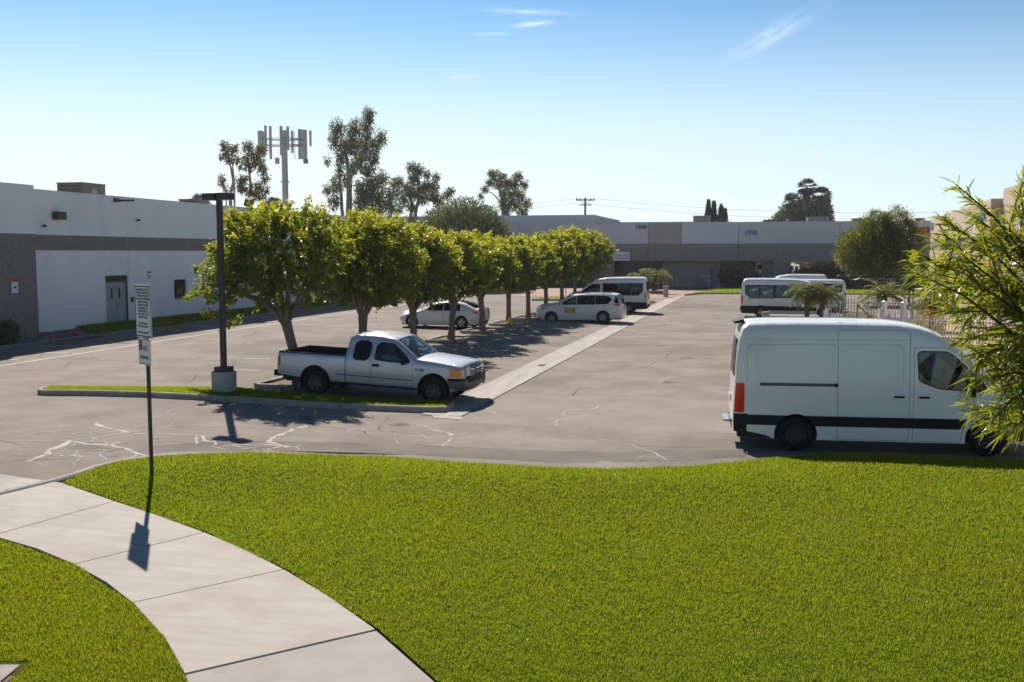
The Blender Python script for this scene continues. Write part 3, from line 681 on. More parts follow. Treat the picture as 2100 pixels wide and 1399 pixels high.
    for sg in (-1, 1):
        B.strip('head_lamp', 4.35, 6.1, M['clear'], v0=sg * .60, v1=sg * .97, off=.014, ny=4)
    B.both('turn_lamp', roundp([(4.22, .80), (4.30, .80), (4.30, 1.02), (3.98, 1.02), (3.99, .80)], .03), (), .016, M['amber'])
    B.both('head_lamp_side', roundp([(4.38, .80), (4.30, .80), (4.30, 1.02), (4.36, 1.02)], .01), (), .014, M['clear'], grid=False)
    B.both('bumper_side', [(3.95, .50), (4.38, .42), (4.43, .6), (4.41, .77), (3.93, .74)], [circle(WB, wr + .04, ar)], .015, M['bumper'])
    B.both('bumper_pad', [(3.93, .69), (4.42, .70), (4.41, .78), (3.93, .755)], [circle(WB, wr + .04, ar)], .025, M['black'])
    B.both('tail_lamp', roundp([(-1.17, .80), (-1.07, .80), (-1.07, 1.08), (-1.165, 1.08)], .025), (), .012, M['tail'])
    B.both('side_moulding', [(.62, .655), (2.9, .625), (2.9, .645), (.62, .675)], (), .008, M['gap'], grid=False)
    B.both('rocker_panel', [(.47, .41), (WB - .46, .39), (WB - .46, .44), (.47, .46)], (), .01, M['gap'], grid=False)
    handle(B, 1.83, .985, M['black'], .19, .075)
    for sg in (-1, 1): mirror(root, 2.66, .93, 1.14, M['black'], .2, .17, sg)
    t = text('badge', 'F-150', .11, M['ink'], root, (3.12, -float(B.Wd([(3.12, .92)])[0]) - .012, .93), ext=.004)
    common(B, WB, wr, .25, .215, 'seven', M['steelrim'], .985, ar, )
    underbody(root, -1.1, 4.2, .8, .40, .62)
    ob('chassis_rail', MB().b2(-1.1, 4.0, -.6, -.5, .32, .42).b2(-1.1, 4.0, .5, .6, .32, .42), M['dark'], root)
    seats(root, [1.95, 1.2], .42, .82, M['seat'], .55)
    ob('dashboard', MB().box((2.72, 0, 1.05), (.4, 1.5, .24)), M['inside'], root)
    sw = ob('steering_wheel', MB().tube([(2.42 + .07 * math.cos(a) * .8, .4 + .19 * math.sin(a), 1.2 + .19 * math.cos(a)) for a in np.linspace(0, 2 * math.pi, 20)], .016, 6), M['black'], root)
    ob('red_bag', MB().box((1.55, .35, 1.33), (.1, .42, .34)), M['red_cloth'], root)
    ob('sun_shade_sheet', MB().box((2.05, -.3, 1.1), (.5, .5, .06), ry=R(20)), M['canvas'], root)
    ob('wiper', MB().tube([(3.02, -.55, 1.255), (2.9, .0, 1.36)], .012, 5), M['black'], root); ob('wiper', MB().tube([(3.04, .1, 1.275), (2.92, .6, 1.35)], .012, 5), M['black'], root)
    ob('aerial', MB().tube([(3.0, -.82, 1.2), (2.98, -.82, 2.02)], .005, 5), M['black'], root)
    return B
M['red_cloth'] = mat('faded_red_cloth', (.42, .10, .07), .9)
def make_minivan(root):
    WB = 3.09
    ch = [(3.88, .24), (4.00, .36), (4.05, .55), (4.02, .74), (3.90, .90), (3.72, .99), (3.3, 1.09), (2.88, 1.16, 1), (2.4, 1.42), (1.98, 1.61, 1), (1.6, 1.69), (1.0, 1.735), (.2, 1.73), (-.5, 1.69), (-.80, 1.63, 1), (-.92, 1.42), (-1.02, 1.10), (-1.08, .92), (-1.12, .66), (-1.10, .46), (-1.02, .30)]
    rad = [.34, .4, .42, .42, .38, .3, .2, .12, .1, .12, .14, .15, .15, .15, .14, .16, .2, .24, .26, .26, .24]
    bow = [.12, .16, .18, .18, .18, .14, .08, .05, .07, .05, .03, .03, .03, .03, .02, .05, .06, .06, .07, .07, .06]
    wb = [(.2, .92), (.45, .98), (.75, 1.0), (1.0, .975), (1.1, .95), (1.74, .78)]
    bottom = [(-.9, .28), (-.42, .24), (.45, .20), (WB - .45, .20), (WB + .45, .22)]; wr, ar = .345, .405
    B = Body(root, ch, None, wb, bottom, [(0, wr, ar), (WB, wr, ar)], rad, bow, M['white_paint'])
    w = [roundp([(2.62, 1.12), (2.05, 1.42), (1.62, 1.55), (1.56, 1.12)], .03), roundp([(1.50, 1.12), (1.54, 1.57), (.52, 1.58), (.48, 1.11)], .03), roundp([(.42, 1.11), (.46, 1.58), (-.30, 1.545), (-.52, 1.40), (-.30, 1.13)], .05)]
    doors(B, [('front_door', [(1.53, .26), (1.56, 1.60), (2.05, 1.48), (2.74, 1.10), (2.70, .6), (2.62, .26)]), ('sliding_door', [(.45, .26), (.47, 1.62), (1.52, 1.62), (1.48, .26)])], B.outer, [], w)
    glaze(B, w, {0: M['glass'], 1: M['tint'], 2: M['tint']}, .02)
    B.strip('front_bumper', 0, 4); B.strip('lower_grille', .5, 2.2, M['black'], v0=-.6, v1=.6, off=.008); B.strip('upper_grille', 2.9, 3.5, M['black'], v0=-.5, v1=.5, off=.008)
    B.strip('hood', 4, 7); B.strip('windscreen', 7, 9, M['glass']); B.strip('roof', 9, 14); B.strip('rear_window', 14, 16.3, M['tint']); B.strip('tailgate', 16.3, 18.3); B.strip('rear_bumper', 18.3, 20)
    for sg in (-1, 1):
        B.strip('head_lamp', 3.4, 4.8, M['clear'], v0=sg * .55, v1=sg * .98, off=.01, ny=4); mirror(root, 2.42, .95, 1.16, M['white_paint'], .18, .15, sg)
        B.strip('tail_lamp', 16.0, 17.0, M['tail'], v0=sg * .5, v1=sg * .99, off=.012, ny=4)
        ob('roof_rack_rail', MB().tube([(1.5, sg * .62, 1.70), (1.4, sg * .62, 1.755), (-.35, sg * .62, 1.74), (-.5, sg * .62, 1.68)], .018, 6), M['black'], root)
    B.both('head_lamp_side', roundp([(3.85, .78), (3.83, .86), (3.45, .98), (3.55, .84)], .02), (), .01, M['clear'])
    B.both('tail_lamp_side', roundp([(-1.0, .99), (-.70, 1.04), (-.62, 1.12), (-.98, 1.14)], .02), (), .012, M['tail'])
    B.both('quarter_glass', roundp([(-.70, 1.16), (-.64, 1.22), (-.74, 1.56), (-.84, 1.50), (-.96, 1.16)], .03), (), .006, M['tint'])
    B.both('door_sign', roundp([(1.62, .62), (2.28, .62), (2.28, .93), (1.62, .93)], .02), (), .006, M['magnet'])
    for zz, a_, b_ in ((.84, 1.7, 2.2), (.78, 1.76, 2.14), (.71, 1.84, 2.06)): B.both('sign_line', [(a_, zz), (b_, zz), (b_, zz + .022), (a_, zz + .022)], (), .009, M['sign_white'], grid=False)
    handle(B, 1.66, .98, M['white_paint']); handle(B, 1.36, .98, M['white_paint'])
    ob('crossbar', MB().tube([(.9, -.62, 1.76), (.9, .62, 1.76)], .016, 6), M['black'], root)
    common(B, WB, wr, .235, .235, 'vee', M['alloy'], .97, ar); underbody(root, -.95, 3.8, .84, .2, .42)
    seats(root, [1.55, .55, -.3], .42, .72, M['inside'], .55); ob('dashboard', MB().box((2.5, 0, .95), (.45, 1.6, .22)), M['inside'], root)
    ob('licence_plate', MB().box((-1.2, 0, .84), (.012, .31, .15)), M['sign_white'], root)
    return B
def make_sedan(root):
    WB = 2.875
    ch = [(3.55, .20), (3.68, .31), (3.73, .46), (3.68, .60), (3.54, .69), (3.1, .80), (2.62, .89), (2.42, .925, 1), (2.05, 1.12), (1.66, 1.31), (1.45, 1.38, 1), (1.1, 1.43), (.7, 1.445), (.3, 1.42, 1), (-.1, 1.33), (-.5, 1.17), (-.72, 1.08, 1), (-.86, 1.06), (-.96, 1.045), (-.95, .92), (-.98, .70), (-.96, .48), (-.88, .30)]
    rad = [.32, .4, .42, .42, .36, .24, .16, .10, .10, .12, .14, .15, .16, .15, .14, .12, .12, .16, .22, .26, .28, .28, .26]
    bow = [.14, .18, .2, .2, .18, .1, .06, .05, .06, .05, .04, .03, .03, .03, .04, .04, .03, .03, .05, .07, .08, .08, .06]
    wb = [(.2, .85), (.42, .905), (.65, .925), (.88, .905), (.95, .87), (1.45, .60)]
    bottom = [(-.8, .24), (-.42, .2), (.45, .17), (WB - .45, .17), (WB + .45, .19)]; wr, ar = .335, .375
    B = Body(root, ch, None, wb, bottom, [(0, wr, ar), (WB, wr, ar)], rad, bow, M['white_paint'])
    w = [roundp([(2.12, .945), (1.75, 1.15), (1.35, 1.29), (1.12, 1.325), (1.08, .96)], .03), roundp([(1.02, .96), (1.06, 1.33), (.55, 1.325), (.10, 1.22), (-.30, 1.03), (.0, .97)], .03)]
    doors(B, [('front_door', [(1.05, .22), (1.09, 1.36), (1.36, 1.34), (1.78, 1.20), (2.26, .93), (2.28, .6), (2.2, .22)]), ('rear_door', [(.35, .22), (.36, .42), (.12, .80), (.10, .97), (.12, 1.25), (.55, 1.36), (1.03, 1.37), (1.0, .22)])], B.outer, [], w)
    glaze(B, w, M['tint'], .016)
    B.strip('front_bumper', 0, 4); B.strip('hood', 4, 7); B.strip('windscreen', 7, 10, M['tint']); B.strip('glass_roof', 10, 13, M['tint']); B.strip('rear_window', 13, 16, M['tint']); B.strip('boot_lid', 16, 20); B.strip('rear_bumper', 20, 22); B.strip('diffuser', 21.2, 22, M['black'], off=.01)
    for sg in (-1, 1):
        B.strip('head_lamp', 2.9, 4.2, M['clear'], v0=sg * .6, v1=sg * .98, off=.008, ny=4); mirror(root, 1.98, .84, .98, M['white_paint'], .16, .11, sg)
        B.strip('tail_lamp', 18.6, 19.6, M['tail'], v0=sg * .45, v1=sg * .98, off=.01, ny=4)
    B.both('tail_lamp_side', roundp([(-.92, .90), (-.62, .95), (-.68, .86), (-.93, .80)], .02), (), .008, M['tail'])
    B.both('side_camera', [(2.5, .72), (2.62, .74), (2.6, .70)], (), .01, M['black'], grid=False)
    handle(B, 1.2, .83, M['white_paint'], .2, .022); handle(B, .2, .85, M['white_paint'], .2, .022)
    common(B, WB, wr, .225, .235, 'five', M['alloy'], .90, ar); underbody(root, -.8, 3.5, .78, .16, .36)
    seats(root, [1.35, .45], .38, .55, M['inside'], .5); ob('dashboard', MB().box((2.0, 0, .82), (.4, 1.4, .18)), M['inside'], root)
    return B

# ------------------------------------------------------------------ foliage
def unit(a): return a / np.maximum(np.linalg.norm(a, axis=-1, keepdims=True), 1e-9)
def leaf_quads(rng, P, D, L, Wd, droop=.15):
    """diamond leaves, base P, direction D"""
    n = len(P); D = unit(D); rnd = unit(rng.normal(size=(n, 3))); side = unit(np.cross(D, rnd)); up = np.cross(side, D)
    L = np.asarray(L).reshape(-1, 1) * np.ones((n, 1)); Wd = np.asarray(Wd).reshape(-1, 1) * np.ones((n, 1))
    mid = P + D * L * .5; tip = P + D * L - np.array([0, 0, 1]) * L * droop
    V = np.stack((P, mid + side * Wd * .5 + up * Wd * .15, tip, mid - side * Wd * .5 + up * Wd * .15), 1).reshape(-1, 3)
    return V, np.arange(4 * n).reshape(n, 4)
def split_leaves(root, name, V, F, mats, rng, probs, weight=None):
    """one crown, two leaf colours: material slots"""
    me = npmesh(name, V, F)
    for m in mats: me.materials.append(m)
    k = rng.choice(len(mats), size=len(F), p=probs) if weight is None else weight
    me.polygons.foreach_set('material_index', np.asarray(k, np.int32)); me.update()
    return ob(name, me, None, root)
def ficus(root, seed, cz=3.75, rx=1.75, ry=2.05, rz=1.55, nsprig=430, per=46, trunk_h=1.7, tr=.15, lean=(0, 0), leaf=.125, low_gap=0, extra=None):
    rng = np.random.default_rng(seed); rd = random.Random(seed)
    b = MB(); top = Vector((lean[0], lean[1], trunk_h))
    pts = [Vector((0, 0, -.15)), Vector((0, 0, .08))] + [Vector((lean[0] * t + rd.uniform(-.03, .03), lean[1] * t + rd.uniform(-.03, .03), trunk_h * t)) for t in (.3, .55, .8, 1)]
    b.tube(pts, [tr * 1.7, tr * 1.25, tr * 1.02, tr * .95, tr * .95, tr * 1.08], 9)
    cen = Vector((lean[0] * 1.2, lean[1] * 1.2, cz)); tips = []
    nl = 6
    for k in range(nl):
        a = 2 * math.pi * k / nl + rd.uniform(-.4, .4); e = rd.uniform(.25, .75)
        tg = cen + Vector((rx * math.cos(a) * e, ry * math.sin(a) * e, rd.uniform(-.1, .55) * rz))
        mid = top.lerp(tg, .5) + Vector((math.cos(a) * .22, math.sin(a) * .22, rd.uniform(-.1, .1)))
        q = [top - Vector((0, 0, .1)), top.lerp(mid, .5) + Vector((math.cos(a) * .08, math.sin(a) * .08, -.02)), mid, tg]
        b.tube(q, [tr * .62, tr * .5, tr * .38, tr * .15], 7); tips.append((mid, tg))
        for j in range(4):
            t2 = mid.lerp(tg, rd.uniform(.0, .8)); d = Vector((rd.uniform(-1, 1), rd.uniform(-1, 1), rd.uniform(.1, 1))).normalized() * rd.uniform(.5, 1.0)
            b.tube([t2, t2 + d * .5 + Vector((0, 0, .05)), t2 + d], [tr * .26, tr * .17, tr * .06], 5)
    if extra:
        for q, r in extra: b.tube([Vector(p) for p in q], r, 7)
    sm(ob('trunk', b, M['bark'], root), 60)
    # sprigs of leaves through the crown, uneven outline
    d = unit(rng.normal(size=(nsprig, 3))); rad = rng.uniform(.30, 1.0, nsprig) ** .55
    lump = np.array([1 + .20 * noise.noise(Vector(v) * 2.2 + Vector((seed * 3.1, 0, 0))) + .10 * noise.noise(Vector(v) * 5 + Vector((0, seed * 1.7, 0))) for v in d])
    P = np.array(cen) + d * (rad * lump)[:, None] * np.array((rx, ry, rz)); P = P[P[:, 2] > trunk_h + low_gap]
    if extra:
        for q, r in extra:
            e = np.array(q[-1]); m = np.array(q[-2]); P = np.vstack((P, e + rng.normal(size=(26, 3)) * (.42, .42, .36), m + rng.normal(size=(8, 3)) * .25 + (0, 0, .2)))
    ax = unit((P - np.array(cen)) * (1, 1, .8) + np.array((0, 0, .55)) + rng.normal(size=P.shape) * .35); n = len(P)
    t = rng.uniform(0, 1, (n, per)); ln = rng.uniform(.22, .5, (n, 1))
    base = P[:, None, :] + ax[:, None, :] * (t * ln)[..., None] + rng.normal(size=(n, per, 3)) * .055
    dirs = ax[:, None, :] * .75 + rng.normal(size=(n, per, 3)) * .62
    V, F = leaf_quads(rng, base.reshape(-1, 3), dirs.reshape(-1, 3), rng.uniform(.7, 1.25, n * per) * leaf, rng.uniform(.40, .55, n * per) * leaf, .12)
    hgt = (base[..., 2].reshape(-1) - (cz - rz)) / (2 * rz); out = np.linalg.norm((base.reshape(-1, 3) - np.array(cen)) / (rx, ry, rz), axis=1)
    fresh_lit = (rng.uniform(0, 1, n * per) < np.clip(out - .55, 0, .6) * 1.5 * (.06 + .95 * np.clip(hgt, 0, 1) ** 1.4) * (t.reshape(-1) > .35)).astype(int)  # bright leaves grow more frequent upward: top light and dark underside painted in
    split_leaves(root, 'crown', V, F, [M['leaf_ficus'], M['leaf_ficus2']], rng, None, fresh_lit)
def clump_tree(root, seed, clumps, limbs, bark, mats, probs, leaf=(.42, .12), dens=150, hang=1.0, trunk=None, core=.0):
    """clumps: (x, y, z, rx, rz); limbs: lists of points with radii"""
    rng = np.random.default_rng(seed); b = MB()
    for q, r in limbs: b.tube([Vector(p) for p in q], r, 7)
    sm(ob('trunk', b, bark, root), 60)
    Ps = []; Ds = []
    for x, y, z, rx, rz in clumps:
        n = int(dens * rx * (rx + rz) * 2); d = unit(rng.normal(size=(n, 3))) * (rng.uniform(core, 1, (n, 1)) ** .5)
        lump = np.array([1 + .45 * noise.noise(Vector(v) * 2.5 + Vector((x, z, seed))) for v in d])[:, None]
        Ps.append(np.array((x, y, z)) + d * lump * (rx, rx, rz))
        Ds.append(d * .5 + rng.normal(size=(n, 3)) * .55 + np.array((0, 0, -hang)))
    P = np.vstack(Ps); D = np.vstack(Ds); n = len(P)
    V, F = leaf_quads(rng, P, D, rng.uniform(.6, 1.3, n) * leaf[0], rng.uniform(.6, 1.3, n) * leaf[1], .1)
    split_leaves(root, 'crown', V, F, mats, rng, probs)
def ball_tree(root, seed, c, r, n, mats, probs, leaf, bark, trunk, up=.5, lobes=None, rough=.25):
    rng = np.random.default_rng(seed); b = MB()
    for q, rr in trunk: b.tube([Vector(p) for p in q], rr, 7)
    sm(ob('trunk', b, bark, root), 60)
    Ps = []; Ds = []
    for (cx, cy, cz, rx, ry, rz, fr) in (lobes or [(c[0], c[1], c[2], r[0], r[1], r[2], 1)]):
        k = int(n * fr); d = unit(rng.normal(size=(k, 3))); rad = rng.uniform(.25, 1, (k, 1)) ** .45
        lump = np.array([1 + rough * noise.noise(Vector(v) * 2.6 + Vector((seed, cx, cz))) + rough * .8 * noise.noise(Vector(v) * 7 + Vector((cz, seed, 0))) for v in d])[:, None]
        Ps.append(np.array((cx, cy, cz)) + d * rad * lump * (rx, ry, rz)); Ds.append(d + rng.normal(size=(k, 3)) * .6 + np.array((0, 0, up)))
    P = np.vstack(Ps); D = np.vstack(Ds); m = len(P)
    V, F = leaf_quads(rng, P, D, rng.uniform(.6, 1.3, m) * leaf[0], rng.uniform(.6, 1.3, m) * leaf[1], .1)
    split_leaves(root, 'crown', V, F, mats, rng, probs)
def frond(rng, base, az, el, L, n=34, leaflet=.3, w=.03, curve=1.5):
    """pinnate palm frond, arching"""
    t = np.linspace(0, 1, n); e = el - curve * t; ds = L / n
    x = np.cumsum(np.cos(e)) * ds; z = np.cumsum(np.sin(e)) * ds; dirh = np.array((math.cos(az), math.sin(az), 0)); sd = np.array((-math.sin(az), math.cos(az), 0))
    P = np.array(base) + x[:, None] * dirh + z[:, None] * np.array((0, 0, 1)); T = np.cos(e)[:, None] * dirh + np.sin(e)[:, None] * np.array((0, 0, 1))
    Ps = []; Ds = []; Ls = []
    for s in (-1, 1):
        k = slice(4, n); Ps.append(P[k]); Ds.append(T[k] * .75 + s * sd + rng.normal(size=(n - 4, 3)) * .15 + np.array((0, 0, .12))); Ls.append(leaflet * (np.sin(np.pi * np.clip(t[k] * .95 + .05, 0, 1)) * .75 + .3))
    return np.vstack(Ps), np.vstack(Ds), np.concatenate(Ls), P
def date_palm(root, seed, h, L=1.25, nf=26, tr=.13, lean=(0, 0)):
    rng = np.random.default_rng(seed); b = MB(); n = 9
    b.tube([(lean[0] * t, lean[1] * t, h * t - .1 * (t == 0)) for t in np.linspace(0, 1, n)], [tr * (1.15 if k % 2 else .95) * (1 - .1 * k / n) for k in range(n)], 9)
    ob('trunk', b, M['palm_bark'], root); V0 = []; stems = MB(); base = (lean[0], lean[1], h)
    A = []; Bd = []; Cl = []
    for k in range(nf):
        az = k * 2.4 + rng.uniform(-.2, .2); el = rng.uniform(.05, 1.35); p, d, l, c = frond(rng, base, az, el, L * rng.uniform(.8, 1.1), 34, .30, .03, rng.uniform(1.2, 1.9)); A.append(p); Bd.append(d); Cl.append(l)
        stems.tube([tuple(c[i]) for i in (0, 8, 16, 24, 33)], [.016, .012, .009, .006, .003], 4)
    P = np.vstack(A); D = np.vstack(Bd); Ln = np.concatenate(Cl); V, F = leaf_quads(rng, P, D, Ln, .028, .18)
    split_leaves(root, 'fronds', V, F, [M['leaf_palm']], rng, [1]); ob('frond_stems', stems, M['leaf_palm'], root)
def fan_palm(root, seed, h, cr=2.2, skirt=2.6):
    rng = np.random.default_rng(seed)
    ob('trunk', MB().tube([(0, 0, -.3), (.1, 0, h * .5), (0, 0, h)], [.45, .3, .28], 8), M['wood'], root)
    A = []; D = []; Ln = []
    for k in range(60):
        az = k * 2.4; el = rng.uniform(-.95, 1.35); d = np.array((math.cos(az) * math.cos(el), math.sin(az) * math.cos(el), math.sin(el))); p0 = np.array((0, 0, h)); c = p0 + d * cr * .5
        sd = np.array((-math.sin(az), math.cos(az), 0)); up = np.cross(d, sd)
        for a in np.linspace(-1.25, 1.25, 13):
            A.append(c); D.append(d * math.cos(a) + sd * math.sin(a) + rng.normal(size=3) * .06); Ln.append(cr * .62)
    V, F = leaf_quads(rng, np.array(A), np.array(D), np.array(Ln), .16, .25); split_leaves(root, 'crown', V, F, [M['leaf_palm_dark']], rng, [1])
    n = 700; z = rng.uniform(0, 1, n); th = rng.uniform(0, 6.28, n); rr = (.30 + .75 * z ** 1.5) * rng.uniform(.5, 1, n)
    P = np.column_stack((rr * np.cos(th), rr * np.sin(th), h - skirt + skirt * z)); Dd = np.column_stack((np.cos(th) * .25, np.sin(th) * .25, -np.ones(n))); V, F = leaf_quads(rng, P, Dd, 1.0, .22, .05)
    split_leaves(root, 'thatch_skirt', V, F, [M['thatch']], rng, [1])
def cypress(root, seed, h, r):
    rng = np.random.default_rng(seed); n = 2200; t = rng.uniform(0, 1, n); th = rng.uniform(0, 6.28, n)
    rr = r * (np.sin(np.pi * np.clip(t * .88 + .12, 0, 1)) ** .7) * (.65 + .5 * rng.uniform(0, 1, n))
    P = np.column_stack((rr * np.cos(th), rr * np.sin(th), .5 + t * (h - .7))); D = np.column_stack((np.cos(th) * .35, np.sin(th) * .35, np.ones(n)))
    V, F = leaf_quads(rng, P, D, rng.uniform(.4, .9, n), .22, 0); ob('trunk', MB().tube([(0, 0, -.3), (0, 0, h * .5)], [.22, .1], 7), M['wood'], root)
    split_leaves(root, 'crown', V, F, [M['leaf_dark']], rng, [1])
def narrow_leaf_tree(root, seed, targets, base, split, nfill):
    """thin-leaved tree: twigs grow to the targets, long curved leaves along them"""
    rng = np.random.default_rng(seed); rd = random.Random(seed); b = MB()
    b.tube([(base[0], base[1], base[2] - .2), (base[0] + .02, base[1], base[2] + 1.2), tuple((np.array(base) * .5 + np.array(split) * .5)), split], [.10, .085, .075, .06], 9)
    sp = Vector(split); TW = []
    for tg in targets:
        tg = Vector(tg); m = sp.lerp(tg, .5) + Vector((rd.uniform(-.08, .08), rd.uniform(-.08, .08), rd.uniform(-.05, .16)))
        q = [sp.lerp(m, 0), sp.lerp(m, .55) + Vector((0, 0, .03)), m, m.lerp(tg, .55) + Vector((0, 0, .04)), tg]; b.tube(q, [.016, .012, .009, .006, .003], 6)
        TW.append((q[1], q[2], .20)); TW.append((q[2], q[3], .22)); TW.append((q[3], q[4], .26))
        for j in range(nfill):
            t = rd.uniform(.15, .95); s0 = (m.lerp(tg, (t - .5) * 2) if t > .5 else sp.lerp(m, t * 2))
            dr = (tg - sp).normalized() * .5 + Vector((rd.gauss(0, .6), rd.gauss(0, .6), rd.gauss(.05, .5))); dr = dr.normalized() * rd.uniform(.18, .42)
            e = s0 + dr; mm = s0.lerp(e, .5) + Vector((0, 0, .03)); b.tube([s0, mm, e], [.006, .004, .002], 4); TW.append((s0, e, dr.length))
    sm(ob('trunk', b, M['timber_bark'], root), 60)
    P = []; D = []
    for a, e, l in TW:
        n = int(12 + l * 100)
        for i in range(n):
            t = rd.uniform(.05, 1.02); p = Vector(a).lerp(Vector(e), t); d = (Vector(e) - Vector(a)).normalized() * .85 + Vector((rd.gauss(0, .5), rd.gauss(0, .5), rd.gauss(.12, .45))); P.append(p); D.append(d.normalized())
    P = np.array(P); D = np.array(D); n = len(P); L = rng.uniform(.06, .15, n)[:, None]; Wd = rng.uniform(.0032, .0058, n)[:, None]
    side = unit(np.cross(D, unit(rng.normal(size=(n, 3))))); g = np.array((0, 0, -1)); bend = rng.uniform(.1, .5, n)[:, None]
    V = []
    for t, w in ((0, .35), (.35, 1), (.7, .85), (1, .08)):
        c = P + D * L * t + g * L * bend * t * t; V += [c + side * Wd * w, c - side * Wd * w]
    V = np.stack(V, 1).reshape(-1, 3); F = np.concatenate([np.arange(n)[:, None] * 8 + np.array([[0, 1, 3, 2]]), np.arange(n)[:, None] * 8 + np.array([[2, 3, 5, 4]]), np.arange(n)[:, None] * 8 + np.array([[4, 5, 7, 6]])])
    split_leaves(root, 'crown', V, F, [M['leaf_will']], rng, [1])
M['timber_bark'] = mat('brown_twig_bark', (.075, .05, .032), .9, (.045, .03, .02), scale=12)

# ------------------------------------------------------------------ ground, road furniture of the lot
def grid_sheet(name, xs, ys, zf, m, kind='structure', label=None):
    V = np.array([(x, y, zf(x, y)) for y in ys for x in xs]); nx = len(xs)
    F = np.array([(j * nx + i, j * nx + i + 1, (j + 1) * nx + i + 1, (j + 1) * nx + i) for j in range(len(ys) - 1) for i in range(nx - 1)])
    o = ob(name, npmesh(name, V, F), m); o['kind'] = kind; o['label'] = label or name
    return o
xs = [-900, -300, -100, -60, -40, -33, -27, -20, -14.5, -12.5, -10.4, -8.3, -7.85, -7.3, -5, -3, 1, 5, 10, 20, 40, 100, 300, 900]
ys = [-900, -300, -60, -20, 0, 6, 9, 12, 14, 16.5, 20, 30, 45, 60, 90, 130, 200, 400, 900]
grid_sheet('parking_lot', xs, ys, zg, M['asphalt'], label='worn grey asphalt parking lot and drive aisle')
def poly_sheet(name, poly, m, dz, label=None, kind='structure', sp=.6, zf=zg, parent=None, crown=None):
    """flat-ish patch following the ground at dz"""
    q = np.asarray(poly, float); V = [tuple(p) for p in poly]; E = [(i, (i + 1) % len(V)) for i in range(len(V))]
    xs_ = np.arange(q[:, 0].min() + sp / 2, q[:, 0].max(), sp); ys_ = np.arange(q[:, 1].min() + sp / 2, q[:, 1].max(), sp)
    g = np.array([(x, y) for x in xs_ for y in ys_]) if len(xs_) and len(ys_) else np.zeros((0, 2))
    if len(g):
        g = g[in_poly(g, poly)]; d = seg_dist(g, list(poly) + [poly[0]])[0] if len(g) else []
        if len(g): V += [tuple(p) for p in g[d > sp * .25]]
    vo, _, fo, *_ = delaunay_2d_cdt([Vector(p) for p in V], E, [], 0, 1e-4)
    vo = np.array([tuple(v) for v in vo]); fo = np.array(fo); fo = fo[in_poly(vo[fo].mean(1), poly)]
    z = np.array([zf(x, y) + dz for x, y in vo])
    if crown is not None: z += crown(vo)
    VV = np.column_stack((vo, z)); n = np.cross(VV[fo[:, 1]] - VV[fo[:, 0]], VV[fo[:, 2]] - VV[fo[:, 0]])[:, 2]; fo[n < 0] = fo[n < 0][:, ::-1]
    o = ob(name, npmesh(name, VV, fo, True), m, parent)
    if parent is None: o['kind'] = kind; o['label'] = label or name.replace('_', ' ')
    return o
def ribbon(name, pts, w, m, dz=.006, parent=None, wob=0, seed=0):
    rd = random.Random(seed); P = [Vector((x, y)) for x, y in pts]; V = []; F = []
    if wob:
        Q = []
        for i in range(len(P) - 1):
            k = max(2, int((P[i + 1] - P[i]).length / .16))
            for j in range(k): Q.append(P[i].lerp(P[i + 1], j / k) + Vector((rd.gauss(0, wob), rd.gauss(0, wob))))
        P = Q + [P[-1]]
    for i, p in enumerate(P):
        t = (P[min(i + 1, len(P) - 1)] - P[max(i - 1, 0)]).normalized(); n = Vector((-t.y, t.x)); ww = w * (rd.uniform(.35, 1.5) if wob else 1) / 2
        for s in (-1, 1): q = p + n * s * ww; V.append((q.x, q.y, zg(q.x, q.y) + dz))
    for i in range(len(P) - 1): F.append((2 * i, 2 * i + 1, 2 * i + 3, 2 * i + 2))
    return ob(name, fixnorm(MB().add(V, F).mesh(name)), m, parent)
def kerb_run(root, pts, w=.15, h=.15, seg=2.4, m=None, name='kerb_segment', z0=-.1, gap=.008):
    """kerb along pts as separate cast segments"""
    P = [Vector((x, y)) for x, y in pts]; L = [0]
    for a, b in zip(P, P[1:]): L.append(L[-1] + (b - a).length)
    def at(s):
        s = min(max(s, 0), L[-1]); i = max(k for k in range(len(L) - 1) if L[k] <= s + 1e-9); t = (s - L[i]) / max(L[i + 1] - L[i], 1e-9); return P[i].lerp(P[i + 1], t), (P[i + 1] - P[i]).normalized()
    n = max(1, round(L[-1] / seg)); st = L[-1] / n
    for k in range(n):
        a, b = k * st + gap / 2, (k + 1) * st - gap / 2; ks = [a] + [q for q in L if a + .02 < q < b - .02] + [b]
        if len(ks) == 2: ks = [a, (a + b) / 2, b]
        V = []; F = []
        for s in ks:
            p, t = at(s); t = (at(s + .12)[0] - at(s - .12)[0]).normalized(); nn = Vector((-t.y, t.x)); z = zg(p.x, p.y)
            for u, zz in ((-w / 2, z0), (-w / 2 - .012, h - .03), (-w / 2 + .03, h), (w / 2 - .03, h), (w / 2 + .006, h - .03), (w / 2, z0)): q = p + nn * u; V.append((q.x, q.y, z + zz))
        for i in range(len(ks) - 1):
            for j in range(5): F.append((i * 6 + j, i * 6 + j + 1, i * 6 + 7 + j, i * 6 + 6 + j))
        F += [tuple(range(6)), tuple(reversed(range((len(ks) - 1) * 6, len(ks) * 6)))]
        ob(name, fixnorm(MB().add(V, F).mesh(name)), m or M['kerb'], root)
def struct_root(name, label):
    o = bpy.data.objects.new(name, None); C.objects.link(o); o['kind'] = 'structure'; o['label'] = label; return o
